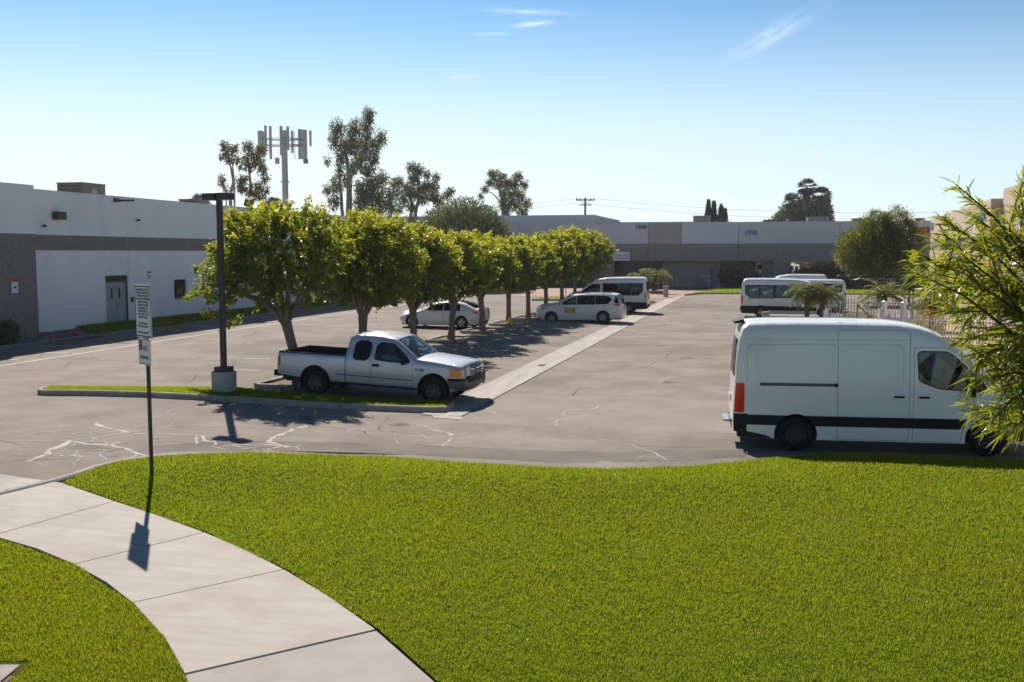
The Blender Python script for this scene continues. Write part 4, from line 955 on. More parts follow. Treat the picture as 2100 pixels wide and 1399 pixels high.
def blades(name, poly, zf, n, mats, probs, label, hgt=(.025, .055), wid=.007, near=None, crown=None, seed=1, hole=None, patch=True):
    """turf blades, more of them close to the camera"""
    rng = np.random.default_rng(seed); q = np.asarray(poly); P = np.zeros((0, 2))
    lo, hi = q.min(0), q.max(0)
    while len(P) < n:
        c = rng.uniform(lo, hi, (n * 2, 2)); c = c[in_poly(c, poly)]
        if near is not None:
            d = np.hypot(c[:, 0], c[:, 1]); c = c[rng.uniform(0, 1, len(c)) < np.clip((near / np.maximum(d, 1)) ** 1.6, .02, 1)]
        if hole is not None: c = c[~in_poly(c, hole)]
        P = np.vstack((P, c))
    P = P[:n]; z = np.array([np.interp(P[:, 0], ZX, ZZ) + np.interp(P[:, 1], [-60, 6, 16.5, 900], [-.55, -.55, 0, 0])])[0] + zf
    if crown is not None: z = z + crown(P)
    d = np.hypot(P[:, 0], P[:, 1]); sc = np.clip(d / 9, .8, 2.6)
    nz = np.array([noise.noise(Vector((x * .35, y * .35, 3))) for x, y in P]) if patch else np.zeros(n)
    nz2 = np.array([noise.noise(Vector((x * 1.4, y * 1.4, 7))) for x, y in P]) if patch else np.zeros(n)
    az = rng.uniform(0, 6.283, n); tilt = rng.uniform(.15, 1.0, n); h = rng.uniform(*hgt, n) * (1 + .25 * nz2) * np.clip(sc, 1, 1.35); w = wid * sc * rng.uniform(.7, 1.3, n)
    if patch: z = z + .011 * np.array([noise.noise(Vector((x * 5.5, y * 5.5, 1))) + .6 * noise.noise(Vector((x * 13, y * 13, 5))) for x, y in P])
    B0 = np.column_stack((P, z - .006)); sd = np.column_stack((-np.sin(az), np.cos(az), np.zeros(n))); ld = np.column_stack((np.cos(az) * np.sin(tilt), np.sin(az) * np.sin(tilt), np.cos(tilt)))
    V = np.stack((B0 - sd * w[:, None] / 2, B0 + sd * w[:, None] / 2, B0 + ld * h[:, None]), 1).reshape(-1, 3)
    me = npmesh(name, V, np.arange(3 * n).reshape(n, 3))
    for m in mats: me.materials.append(m)
    k = (rng.uniform(0, 1, n) < np.clip(probs + .5 * nz + .5 * nz2, 0.03, .9)).astype(np.int32)
    if patch:
        n3 = np.array([noise.noise(Vector((x * 2.3, y * 2.3, 11))) + .5 * noise.noise(Vector((x * 6, y * 6, 17))) for x, y in P]); k[rng.uniform(0, 1, n) < np.clip((n3 - .5) * .9 + .008 + .10 * (probs > .3), 0, .35)] = 2
    me.polygons.foreach_set("material_index", k); me.update()
    o = ob(name, me); o['kind'] = 'stuff'; o['label'] = label; o['category'] = 'grass'; return o

# --- front lawn, walk, left lawn
far_edge = [(-11.77, 14.2), (-11.85, 14.74), (-11.83, 15.24), (-11.66, 15.72), (-11.24, 16.18), (-10.64, 16.57), (-9.68, 17.1), (-8.48, 17.43), (-6.98, 17.54), (-5.42, 17.33), (-3.98, 17.22), (-2.64, 17.32), (-1.36, 17.79), (-.34, 18.5), (.38, 19.1), (1.28, 19.65), (2.62, 19.88), (4.62, 19.8), (8, 19.7), (12, 19.7)]
walk_up = [(-11.84, 14.28), (-10.3, 13.66), (-8.08, 12.75), (-6.16, 11.6), (-4.21, 10.07), (-3.14, 9.03), (-2.31, 8.09), (-1.6, 7.0), (-1.1, 5.8), (-.8, 4.5)]
walk_lo = [(-11.9, 11.85), (-10.97, 11.75), (-9.08, 11.14), (-7.5, 10.22), (-6.48, 9.39), (-5.77, 8.68), (-4.93, 7.7), (-4.2, 6.4), (-3.7, 5.2), (-3.4, 4.0)]
lawn_poly = [(x, y) for x, y in far_edge] + [(12, -3), (-.7, -3)] + [(x + .03, y + .03) for x, y in reversed(walk_up)]
def lawn_crown(P):
    P = np.asarray(P); d = seg_dist(P, far_edge)[0]; w = np.clip(seg_dist(P, walk_up)[0] / 1.2, 0, 1); return w * (.10 * np.exp(-((d - 1.3) / 1.1) ** 2) + .04 * np.sin(P[:, 0] * .9) * np.clip(d / 2, 0, 1))
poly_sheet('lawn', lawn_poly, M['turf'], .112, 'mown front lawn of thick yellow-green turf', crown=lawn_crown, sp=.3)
blades('lawn_grass', [(-11.8, 14.28)] + far_edge[1:18] + [(7, 19.7), (6.0, 14), (3.2, 8.2), (1.7, 6.0), (-1.45, 6.9)] + [(x + .02, y + .02) for x, y in reversed(walk_up[:8])], .125, 880000, [M['grass'], M['grass_dry'], M['grass_straw']], .16, 'thick sunlit lawn grass in the foreground', hgt=(.018, .042), wid=.0052, near=9.5, crown=lawn_crown, seed=4)
left_poly = [(x - .02, y - .03) for x, y in walk_lo] + [(-3.5, -3), (-16, -3), (-16, 11.2)]
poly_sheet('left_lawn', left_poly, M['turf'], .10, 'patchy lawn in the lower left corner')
blades('left_lawn_grass', [(x, y - .0) for x, y in walk_lo[1:8]] + [(-4.4, 6.3), (-8.2, 7.2), (-12, 11.0)], .10, 170000, [M['grass'], M['grass_dry'], M['grass_straw']], .42, 'patchy grass with brown spots, lower left', near=9.5, seed=8, hole=[(-8.45, 7.75), (-7.45, 7.95), (-7.6, 8.62), (-8.5, 8.5)])
# sidewalk slabs: each between two joints
wr_ = struct_root('sidewalk', 'curving pale concrete sidewalk')
up = walk_up; lo = walk_lo
slabs = [([( -12.7, 14.35), (-11.84, 14.28), (-10.32, 13.67)], [(-12.7, 11.9), (-11.9, 11.85), (-10.98, 11.76)]), ([(-10.3, 13.66), (-9.2, 13.24), (-8.09, 12.755)], [(-10.96, 11.745), (-10.0, 11.5), (-9.09, 11.145)]),
         ([(-8.07, 12.745), (-7.1, 12.22), (-6.17, 11.605)], [(-9.07, 11.135), (-8.25, 10.72), (-7.51, 10.225)]), ([(-6.15, 11.595), (-5.15, 10.86), (-4.22, 10.08)], [(-7.49, 10.215), (-6.48, 9.39), (-5.78, 8.69)]),
         ([(-4.19, 10.05), (-3.14, 9.03), (-2.31, 8.09)], [(-5.75, 8.66), (-4.93, 7.7), (-4.5, 6.95)]), ([(-2.30, 8.075), (-1.6, 7.0), (-1.1, 5.8), (-.8, 4.5)], [(-4.49, 6.935), (-4.2, 6.4), (-3.7, 5.2), (-3.4, 4.0)])]
for k, (a, b) in enumerate(slabs):
    V = []; F = []; n = len(a)
    for p, q in zip(a, b):
        for j in range(5):
            x = p[0] + (q[0] - p[0]) * j / 4; y = p[1] + (q[1] - p[1]) * j / 4; V.append((x, y, zg(x, y) + .122 - .004 * (k == 4)))
    m0 = len(V); V += [(x, y, z - .2) for x, y, z in V]
    for i in range(n - 1):
        for j in range(4): F.append((i * 5 + j, i * 5 + j + 1, i * 5 + 6 + j, i * 5 + 5 + j))
    ring = [i * 5 for i in range(n)] + [(n - 1) * 5 + j for j in range(1, 5)] + [i * 5 + 4 for i in range(n - 2, -1, -1)] + [3, 2, 1]
    for i in range(len(ring)): F.append((ring[i], ring[(i + 1) % len(ring)], ring[(i + 1) % len(ring)] + m0, ring[i] + m0))
    ob('slab', fixnorm(MB().add(V, F).mesh('slab')), M['walk2'] if k >= 4 else M['walk'], wr_)
o = poly_sheet('driveway_apron', [(-20, 15.2), (-13.41, 14.75), (-12.25, 14.55), (-12.35, 13.6), (-12.6, 13.0), (-12.72, 11.9), (-20, 11.4)], M['walk2'], .014, 'grey concrete driveway apron at the left edge')
k1 = struct_root('lawn_kerb', 'concrete kerb round the front lawn'); kerb_run(k1, [(-12.62, 12.9), (-12.28, 13.75), (-12.05, 14.4), (-11.97, 14.8), (-11.93, 15.28), (-11.74, 15.78), (-11.3, 16.27), (-10.68, 16.67)], .19, .145, 2.6); kerb_run(k1, [(-10.68, 16.67), (-9.7, 17.2), (-8.49, 17.54), (-6.98, 17.65), (-5.41, 17.44), (-3.97, 17.33), (-2.6, 17.43), (-1.3, 17.9), (-0.3, 18.6), (0.4, 19.2), (1.28, 19.76), (2.62, 19.99), (4.62, 19.92), (8, 19.82), (12, 19.8)], .16, .085, 2.6)
ub = thing('utility_box', 'small concrete utility box lid set in the lawn corner', 'utility box', (-7.86, 8.25, zg(-7.8, 8.2)))
ob('lid', MB().b2(-.42, .24, -.33, .22, -.1, .125), M['kerb'], ub, None).rotation_euler = (0, 0, .25)
ob('rim', MB().b2(-.46, .30, -.37, .28, -.1, .105), M['soil'], ub).rotation_euler = (0, 0, .25)
# fallen leaves
rng = np.random.default_rng(5); n = 70; P = np.column_stack((rng.uniform(-9, 4, n), rng.uniform(9, 17, n), np.zeros(n))); P = P[in_poly(P[:, :2], lawn_poly)]
P = np.vstack((P, [(-10.2, 10.4, 0), (-7.2, 9.2, 0), (-2.7, 10.4, 0), (-3.6, 10.9, 0), (-8.3, 9.0, 0)])); P[:, 2] = [zg(x, y) + .175 for x, y in P[:, :2]]
P[:, 2] += lawn_crown(P[:, :2]) * .8
D = np.column_stack((rng.normal(size=len(P)), rng.normal(size=len(P)), rng.uniform(.1, .5, len(P)))); V, F = leaf_quads(rng, P, D, rng.uniform(.04, .085, len(P)), .04, .0)
o = ob('fallen_leaves', npmesh('fallen_leaves', V, F), M['litter']); tag(o, 'dry brown leaves scattered over the front lawn', 'leaves', kind='stuff')

# --- grass island with kerb in front of the pickup
isl = struct_root('island_kerb', 'concrete kerb round the narrow grass island')
k_out = [(-8.05, 24.45), (-7.92, 24.2), (-7.96, 23.72), (-8.2, 23.62), (-9.77, 23.31), (-11.47, 23.13), (-13.61, 23.17), (-14.88, 23.32), (-17.54, 23.83), (-19.5, 22.98), (-19.75, 23.0), (-20.0, 23.3)]
k_out = [(-8.05, 24.62), (-7.93, 24.3), (-7.98, 23.74), (-8.25, 23.64), (-9.77, 23.35), (-11.47, 23.17), (-13.61, 23.2), (-14.88, 23.33), (-16.6, 23.42), (-18.2, 23.3), (-19.4, 23.06), (-19.72, 23.12), (-19.95, 23.45), (-19.98, 23.75)]
kerb_run(isl, k_out, .16, .15, 2.6)
k_in = [(-19.9, 23.75), (-18.2, 24.0), (-16.0, 24.45), (-14.6, 24.72), (-12.4, 24.3), (-10.6, 24.28), (-9.4, 24.5), (-8.1, 24.62)]
isl_poly = [(x, y + .06) for x, y in k_out[1:-2]] + k_in
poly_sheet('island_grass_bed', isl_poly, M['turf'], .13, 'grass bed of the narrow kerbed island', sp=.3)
blades('island_grass', isl_poly, .13, 60000, [M['grass'], M['grass_dry'], M['grass_straw']], .05, 'grass on the kerbed island before the silver pickup', hgt=(.035, .07), wid=.006, seed=9, hole=None)
# --- swale gutter
gut = struct_root('gutter', 'long concrete valley gutter running up the lot')
for k in range(20):
    y0 = 23.2 + k * 3.7; y1 = y0 + 3.69
    if y0 > 96: break
    V = []
    for y in (y0, y1):
        for x, z in ((-8.38, .016), (-7.87, .004), (-7.80, .001), (-7.3, .016)): V.append((x, y, zg(x, y) + z + .006))
    ob('gutter_slab', MB().add(V, [(0, 1, 5, 4), (1, 2, 6, 5), (2, 3, 7, 6)]).mesh('gutter_slab'), M['gutter'], gut)
poly_sheet('gutter_outlet', [(-8.9, 23.4), (-7.3, 23.35), (-7.3, 23.2), (-7.1, 22.75), (-7.9, 22.85), (-8.2, 23.4)], M['gutter'], .009)
ob('drain_grate', MB().box((-7.8, 34.6, zg(-7.8) + .012), (.22, .55, .02)), M['black'], gut)
# --- pale crack filler lines on the near aisle
cr = struct_root('crack_filler', 'pale sealed cracks across the near asphalt')
CR = [([(-15.6, 17.04), (-14.39, 17.34), (-13.99, 17.74), (-13.67, 18.55), (-13.53, 18.53)], 0.05), ([(-15.1, 19.42), (-14.49, 18.98), (-13.96, 18.77), (-13.53, 18.53)], 0.11), ([(-13.53, 18.53), (-12.06, 18.8), (-10.91, 18.86)], 0.04), ([(-14.05, 19.25), (-12.73, 19.86), (-10.46, 20.27), (-9.44, 20.7), (-8.29, 20.85)], 0.045), ([(-14.15, 17.41), (-14.05, 17.06), (-13.9, 16.45), (-13.76, 16.21), (-13.73, 15.65)], 0.13), ([(-13.76, 16.21), (-13.28, 16.25), (-12.9, 16.23)], 0.06), ([(-14.1, 17.43), (-13.57, 17.21), (-13.08, 17.26), (-13.1, 17.68)], 0.09), ([(-13.08, 17.26), (-12.61, 17.09), (-12.32, 16.89), (-11.77, 16.62)], 0.08), ([(-11.89, 18.75), (-11.53, 18.32), (-11.24, 18.33)], 0.09), ([(-10.27, 20.88), (-10.41, 20.42), (-10.39, 19.67), (-10.3, 18.83), (-9.61, 18.39)], 0.12), ([(-10.89, 18.04), (-10.78, 18.24), (-10.13, 18.51), (-9.56, 18.52)], 0.06), ([(-9.61, 18.39), (-9.28, 18.85), (-8.75, 19.18)], 0.03), ([(-8.02, 21.92), (-7.56, 21.5), (-6.87, 20.87), (-6.73, 20.59)], 0.07), ([(-8.11, 20.4), (-7.5, 20.32), (-6.67, 20.42)], 0.03), ([(-6.62, 20.43), (-6.53, 19.32)], 0.05), ([(-4.91, 23.98), (-4.91, 24.62), (-4.22, 25.06), (-4.2, 25.57)], 0.05), ([(-5.39, 23.3), (-4.64, 23.28)], 0.05), ([(-7.01, 24.59), (-6.6, 23.85)], 0.04), ([(-4.69, 21.27), (-3.75, 21.02), (-2.69, 20.38), (-2.04, 19.59), (-1.74, 18.94)], 0.03), ([(-3.22, 29.9), (-2.95, 31.75), (-2.95, 32.14)], 0.03), ([(-17.18, 18.79), (-16.08, 19.4), (-14.59, 19.55)], 0.03), ([(-16.03, 17.8), (-15.01, 18.41), (-14.45, 18.67)], 0.03), ([(-14.35, 20.9), (-14.43, 21.65), (-14.43, 22.31)], 0.03), ([(-7.92, 23.26), (-6.68, 23.45), (-4.76, 23.26)], 0.03), ([(-1.02, 26.39), (-3.14, 24.68), (-4.41, 24.7)], 0.02)]
for k, (p, w) in enumerate(CR):
    ribbon('sealed_crack', p, w, M['seal'], .005, cr, .02, k); rd = random.Random(900 + k)
    for j in range(3 if len(p) > 2 else 1):
        i = rd.randrange(len(p) - 1); a_, b_ = Vector(p[i]), Vector(p[i + 1]); s0 = a_.lerp(b_, rd.random()); d_ = (b_ - a_).normalized(); q = Vector((-d_.y, d_.x)) * rd.choice((-1, 1)); e1 = s0 + q * rd.uniform(.2, .6) + d_ * rd.uniform(-.3, .3); e2 = e1 + q * rd.uniform(.1, .7) + d_ * rd.uniform(-.6, .6)
        ribbon('sealed_crack', [tuple(s0), tuple(e1), tuple(e2)], min(w, .05) * .6, M['seal'], .0052, cr, .02, 50 + k * 3 + j)
# repaved strips
poly_sheet('asphalt_repair', [(-14, 15.6), (-12.3, 16.4), (-11.6, 17.2), (-9.8, 18.0), (-7, 18.5), (-3.6, 18.3), (-1.6, 18.9), (-.4, 19.6), (.2, 20.4), (-1.2, 20.2), (-4, 19.4), (-8, 19.5), (-11, 18.6), (-14, 17)], M['asphalt_dark'], .003, 'darker resurfaced strip along the lawn kerb', sp=.8)
poly_sheet('asphalt_worn', [(-7.2, 22.4), (-2, 22.0), (2.5, 22.6), (2.5, 26), (-3, 27.5), (-7.2, 27)], M['asphalt_pale'], .003, 'paler worn patch in the aisle', sp=1)
# --- painted lines on the left
pl = struct_root('parking_lines', 'worn white parking lines by the left building')
ribbon('white_line', [(-26.0, 20), (-26.2, 28.5), (-26.6, 40.3), (-26.8, 50), (-26.9, 64), (-26.9, 90)], .12, M['line'], .006, pl)
for y in [28.0, 30.6, 33.2, 35.8, 44.8, 47.4, 50, 52.6, 55.2, 57.8, 66, 68.6, 71, 73.6]:
    ribbon('stall_line', [(-30.6, y), (-26.95 if y < 44 else -27.1, y)], .10, M['line'], .006, pl)
for y in [38.2, 39.6, 41, 42.4]: ribbon('hatch_line', [(-30.5, y), (-27.3, y + 1.6)], .09, M['line2'], .006, pl)
for y in [59.6, 61, 62.4]: ribbon('hatch_line', [(-30.5, y), (-27.3, y + 1.6)], .09, M['line'], .006, pl)
for x0, y0 in [(-17.5, 29.6), (-19, 33), (-16.5, 35)]: ribbon('line_scrap', [(x0, y0), (x0 + 1.0, y0 + .1)], .09, M['line'], .006, pl)
for y in range(30, 80, 5): ribbon('stall_line', [(-19.3, y + 2.1), (-15.2, y + 2.1)], .08, M['line_faint'], .006, pl)
EUC = [([(-1.17, -0.68, 20.37, 1.04, 1.3), (-1.82, 0.57, 18.94, 0.91, 1.56), (-0.39, 0.46, 18.29, 0.98, 1.56), (-0.84, -0.34, 16.66, 0.78, 1.3), (2.73, -0.01, 22.19, 0.84, 1.17), (2.54, -0.09, 20.57, 0.98, 1.62), (2.21, 0.32, 18.29, 1.17, 1.69), (3.71, 0.41, 18.29, 0.78, 1.69), (1.1, -0.76, 20.24, 1.04, 1.56), (0.78, -0.77, 18.29, 0.91, 1.69), (1.43, 0.63, 16.34, 1.04, 1.56), (4.55, -0.08, 19.27, 0.65, 1.17), (0.46, 0.37, 15.37, 0.78, 1.3), (3.38, -0.76, 16.34, 0.84, 1.56), (2.41, -0.08, 15.04, 0.78, 1.04), (-1.17, 0.23, 15.04, 0.58, 1.3), (-2.73, -0.19, 16.21, 0.39, 0.78), (-0.2, 0.52, 13.74, 0.65, 1.3), (-1.62, 0.66, 13.22, 0.91, 1.43), (-2.73, -0.49, 12.44, 0.58, 0.91), (-1.82, -0.72, 11.01, 0.84, 1.43), (3.06, 0.09, 13.61, 1.17, 1.43), (4.36, 0.72, 13.87, 0.91, 1.3), (2.41, -0.28, 11.79, 1.3, 1.82), (4.03, -0.6, 11.46, 1.17, 1.95), (1.43, -0.13, 10.82, 0.91, 1.56), (5.66, -0.88, 10.16, 1.04, 1.56), (3.38, -0.65, 9.84, 1.3, 1.04), (5.33, -0.07, 11.79, 0.65, 1.04), (1.56, -0.01, 12.77, 0.78, 1.3)], [([(0.0, 0, 3.99), (0.0, 0, 9.19), (0.13, 0, 13.09), (-0.13, 0, 16.34), (-0.65, 0, 18.94)], [0.5, 0.42, 0.34, 0.2, 0.06]), ([(0.13, 0, 14.07), (1.43, 0, 16.34), (2.21, 0, 17.64), (2.6, 0, 20.24)], [0.28, 0.2, 0.16, 0.06]), ([(-0.39, 0, 4.64), (-0.91, 0, 9.84), (-0.98, 0, 12.44), (-1.5, 0, 16.34)], [0.3, 0.22, 0.18, 0.06]), ([(0.26, 0, 4.64), (1.1, 0, 9.19), (2.73, 0, 11.14), (3.71, 0, 12.77)], [0.3, 0.24, 0.15, 0.05])]), ([(-0.28, 0.8, 16.23, 0.98, 0.91), (0.7, 0.68, 15.74, 0.84, 0.98), (0.0, -0.78, 14.62, 0.98, 0.98), (-2.1, -0.52, 14.34, 0.7, 0.84), (-1.19, 0.59, 13.43, 0.98, 0.98), (-0.14, 0.48, 12.73, 1.12, 1.12), (-3.08, 0.19, 14.06, 0.63, 0.84), (-2.59, -0.24, 12.73, 0.7, 0.98), (-1.54, 0.19, 11.82, 0.98, 1.26), (1.82, 0.11, 15.32, 0.56, 0.7), (3.08, 0.09, 14.9, 0.63, 0.63), (1.26, -0.52, 13.43, 0.84, 0.98), (1.96, -0.09, 13.78, 0.7, 0.84), (2.87, -0.13, 13.64, 0.7, 0.84), (1.12, 0.39, 12.03, 0.98, 1.12), (2.52, 0.87, 12.38, 0.98, 0.98), (3.36, 0.79, 11.68, 0.98, 0.98), (5.18, 0.05, 12.94, 0.63, 0.7), (4.48, -0.06, 12.38, 0.56, 0.7), (-0.49, -0.29, 10.63, 0.7, 0.7), (-2.24, -0.47, 10.28, 0.56, 0.98)], [([(-0.7, 0, 3.98), (-0.63, 0, 8.88), (-0.28, 0, 10.98), (-0.98, 0, 13.08), (-1.89, 0, 13.92)], [0.32, 0.28, 0.22, 0.12, 0.05]), ([(-0.28, 0, 3.98), (-0.07, 0, 8.88), (0.56, 0, 11.68), (0.42, 0, 14.48), (0.0, 0, 15.88)], [0.32, 0.27, 0.2, 0.12, 0.04]), ([(0.21, 0, 10.63), (1.96, 0, 12.38), (3.36, 0, 14.13)], [0.16, 0.1, 0.04])]), ([(-1.72, -0.42, 16.12, 0.9, 0.75), (-0.38, 0.06, 15.82, 0.75, 0.67), (-2.25, -0.16, 14.84, 0.67, 0.75), (-3.0, 0.11, 13.87, 0.6, 0.67), (-3.67, 0.1, 12.82, 0.45, 0.6), (-1.12, -0.7, 14.84, 0.9, 1.05), (0.38, -0.85, 14.62, 0.97, 1.05), (2.02, 0.46, 15.82, 0.75, 0.9), (1.5, -0.39, 14.62, 0.9, 1.05), (3.0, -0.32, 14.47, 0.67, 0.75), (0.75, 0.94, 13.12, 1.05, 1.05), (2.25, -0.05, 12.97, 0.97, 0.97), (-0.38, 0.41, 13.34, 0.67, 0.97), (0.0, -0.04, 11.62, 1.05, 1.05), (1.72, 0.26, 11.47, 1.05, 1.2), (3.38, -0.47, 11.62, 0.75, 1.05), (2.77, 0.22, 10.34, 0.9, 0.9), (0.38, 0.45, 10.27, 0.67, 0.75)], [([(0.07, 0, 3.97), (-0.07, 0, 9.97), (-0.53, 0, 12.59), (-1.27, 0, 15.07)], [0.4, 0.34, 0.2, 0.05]), ([(0.07, 0, 9.59), (1.12, 0, 12.22), (2.02, 0, 15.07)], [0.26, 0.18, 0.05]), ([(-0.38, 0, 11.47), (-1.88, 0, 13.12), (-3.38, 0, 13.57)], [0.14, 0.08, 0.03])]), ([(-0.6, -0.21, 14.87, 0.45, 0.55), (-0.2, -0.32, 14.27, 0.45, 0.6), (0.4, -0.08, 14.62, 0.45, 0.6), (-0.8, -0.25, 13.92, 0.4, 0.5), (-0.1, -0.39, 13.42, 0.5, 0.5), (-1.0, -0.06, 11.62, 0.35, 0.6), (-1.1, 0.26, 11.12, 0.35, 0.5), (-0.6, 0.19, 10.42, 0.35, 0.4), (0.5, 0.17, 13.52, 0.35, 0.45), (0.9, -0.13, 12.77, 0.25, 0.35)], [([(-0.25, 0, 6.02), (-0.2, 0, 10.02), (0.15, 0, 11.27), (-0.1, 0, 12.77), (-0.35, 0, 14.42)], [0.22, 0.18, 0.14, 0.09, 0.03]), ([(0.2, 0, 11.42), (0.1, 0, 12.77), (0.6, 0, 14.42)], [0.1, 0.07, 0.02]), ([(-0.6, 0, 8.02), (-0.7, 0, 10.52), (-1.0, 0, 11.77)], [0.08, 0.06, 0.02])]), ([(-0.5, 0.14, 14.87, 0.65, 0.55), (0.0, 0.33, 14.12, 0.75, 0.65), (-0.75, 0.27, 13.52, 0.5, 0.6), (0.35, 0.6, 13.27, 0.75, 0.7), (0.75, 0.17, 14.62, 0.4, 0.45), (1.15, 0.23, 14.42, 0.3, 0.4), (-0.15, -0.51, 12.77, 0.6, 0.5), (1.0, -0.03, 12.42, 0.5, 0.5), (1.15, 0.36, 11.62, 0.45, 0.6), (-1.4, 0.13, 11.27, 0.5, 0.6), (-1.0, 0.32, 11.62, 0.45, 0.5), (-0.75, -0.38, 10.42, 0.55, 0.5), (-1.25, -0.02, 10.62, 0.4, 0.5), (0.5, -0.3, 10.77, 0.65, 0.65), (1.25, 0.04, 10.42, 0.45, 0.45), (0.25, 0.08, 9.92, 0.6, 0.5), (1.0, -0.39, 9.72, 0.45, 0.45), (-0.05, -0.2, 10.02, 0.4, 0.4)], [([(-0.65, 0, 6.02), (-0.55, 0, 9.02), (-0.25, 0, 10.77), (-0.4, 0, 12.52), (-0.45, 0, 14.42)], [0.22, 0.19, 0.15, 0.1, 0.03]), ([(-0.25, 0, 10.77), (-0.85, 0, 11.27), (-1.25, 0, 11.52)], [0.09, 0.06, 0.02]), ([(-0.55, 0, 8.77), (0.25, 0, 10.02), (1.0, 0, 11.52), (1.15, 0, 13.52)], [0.12, 0.1, 0.07, 0.02])])]
NL = [(0.991, 5.749, 4.487), (1.084, 6.055, 4.446), (1.095, 5.884, 4.329), (0.99, 6.073, 4.309), (0.941, 6.071, 4.198), (0.777, 5.498, 4.115), (0.762, 5.436, 4.014), (0.924, 6.237, 3.912), (1.007, 5.709, 3.799), (1.07, 5.689, 3.669), (1.254, 6.436, 3.546), (1.129, 5.911, 3.529), (1.338, 6.302, 3.479), (1.186, 5.92, 3.405), (1.208, 6.059, 3.204), (1.166, 5.592, 3.198), (1.332, 6.078, 3.107), (1.481, 6.328, 3.04), (1.372, 5.998, 3.262), (1.53, 6.248, 3.317), (1.502, 6.163, 3.185), (1.239, 5.627, 4.242), (1.429, 6.337, 4.371), (1.462, 6.175, 4.226), (1.215, 5.836, 4.168), (0.988, 5.52, 4.115), (1.053, 6.305, 3.998), (1.176, 5.965, 3.951), (1.457, 6.256, 3.831), (1.385, 6.37, 3.649), (1.572, 6.26, 3.604), (1.403, 6.449, 4.026), (1.397, 5.947, 3.926), (1.253, 6.28, 3.827), (1.488, 6.002, 3.762), (1.685, 6.489, 3.527), (1.701, 6.43, 3.416), (1.453, 5.618, 3.219), (1.536, 5.684, 3.316), (2.181, 5.836, 4.44), (2.516, 5.721, 3.957), (2.803, 6.446, 4.057), (1.963, 6.746, 4.354), (2.175, 5.629, 4.358), (2.532, 6.389, 4.211), (2.594, 6.446, 3.658), (1.773, 6.842, 3.402), (2.209, 5.326, 3.67), (1.911, 5.441, 4.094), (2.471, 5.91, 4.375), (1.801, 6.966, 3.691), (1.851, 5.432, 3.541), (2.204, 5.608, 3.347), (1.924, 6.652, 4.389), (2.71, 6.253, 4.13), (2.378, 6.379, 4.423), (2.463, 6.886, 3.594), (2.569, 6.257, 4.011), (2.657, 6.407, 3.321), (1.931, 5.456, 4.11), (2.599, 5.934, 4.203), (1.921, 5.616, 4.168), (2.645, 6.09, 4.067), (2.612, 5.74, 3.772), (2.412, 5.928, 4.273)]

# ------------------------------------------------------------------ buildings
def wall(root, name, face, plane, s0, s1, z0, z1, m, ops=(), th=.3):
    """upright slab; face X+ / X- / Y-; ops: openings (s0, s1, z0, z1)"""
    ss = sorted({s0, s1} | {v for o in ops for v in o[:2] if s0 < v < s1}); zs = sorted({z0, z1} | {v for o in ops for v in o[2:] if z0 < v < z1}); b = MB()
    for a, c in zip(ss, ss[1:]):
        for d, e in zip(zs, zs[1:]):
            mx, mz = (a + c) / 2, (d + e) / 2
            if any(o[0] < mx < o[1] and o[2] < mz < o[3] for o in ops): continue
            if face == 'X+': b.b2(plane - th, plane, a, c, d, e)
            elif face == 'X-': b.b2(plane, plane + th, a, c, d, e)
            else: b.b2(a, c, plane, plane + th, d, e)
    return ob(name, b, m, root)
def window(root, face, plane, s0, s1, z0, z1, mull=(), trans=(), pane=None, depth=.1, fw=.05, fm=None, name='window'):
    """frame set back in an opening, one pane per bay"""
    def bx(b, a, c, d, e, p0, p1):
        if face == 'X+': b.b2(plane - p1, plane - p0, a, c, d, e)
        elif face == 'X-': b.b2(plane + p0, plane + p1, a, c, d, e)
        else: b.b2(a, c, plane + p0, plane + p1, d, e)
    f = MB(); D0, D1 = depth, depth + .06
    bx(f, s0, s1, z0, z0 + fw, D0, D1); bx(f, s0, s1, z1 - fw, z1, D0, D1); bx(f, s0, s0 + fw, z0 + fw, z1 - fw, D0, D1); bx(f, s1 - fw, s1, z0 + fw, z1 - fw, D0, D1)
    for q in mull: bx(f, q - fw / 2, q + fw / 2, z0 + fw, z1 - fw, D0 + .002, D1 - .002)
    for q in trans: bx(f, s0 + fw, s1 - fw, q - fw / 2, q + fw / 2, D0 + .004, D1 - .004)
    w = ob(name, f, fm or M['frame'], root)
    e = [s0 + fw] + [v for q in mull for v in (q - fw / 2, q + fw / 2)] + [s1 - fw]
    for a, c in zip(e[::2], e[1::2]):
        g = MB(); bx(g, a, c, z0 + fw, z1 - fw, D0 + .025, D0 + .035); ob('pane', g, pane or M['win'], w)
    return w
# ---- left building
LX = -32.2
lb = thing('warehouse', 'long low white building with a grey aggregate band on the left', 'building', (0, 0, 0))
J = [37.3, 44.5, 51.7, 58.9, 66.1, 73.3, 80.5]
DO = (42.9, 44.75 - .3, .52, 2.92); DO = (42.62, 44.42, .50, 2.95)
WN = [(48.55, 49.8, 1.47, 2.6), (54.2, 55.45, 1.47, 2.6), (56.9, 58.15, 1.47, 2.6), (62.0, 63.25, 1.47, 2.6), (69.0, 70.25, 1.47, 2.6)]
for a, c in zip(J, J[1:]):
    g = .012
    wall(lb, 'wall_panel', 'X+', LX, a + g, c - g, -.2, 4.22, M['white_wall'], [DO] + WN)
    wall(lb, 'aggregate_band', 'X+', LX - .025, a + g, c - g, 4.22, 4.93, M['agg'], th=.27)
    wall(lb, 'upper_wall_panel', 'X+', LX, a + g, c - g, 4.93, 6.95, M['white_wall'])
for j_ in J[1:-1]: ob('panel_joint', MB().b2(LX - .25, LX - .03, j_ - .02, j_ + .02, -.2, 6.93), M['joint'], lb)
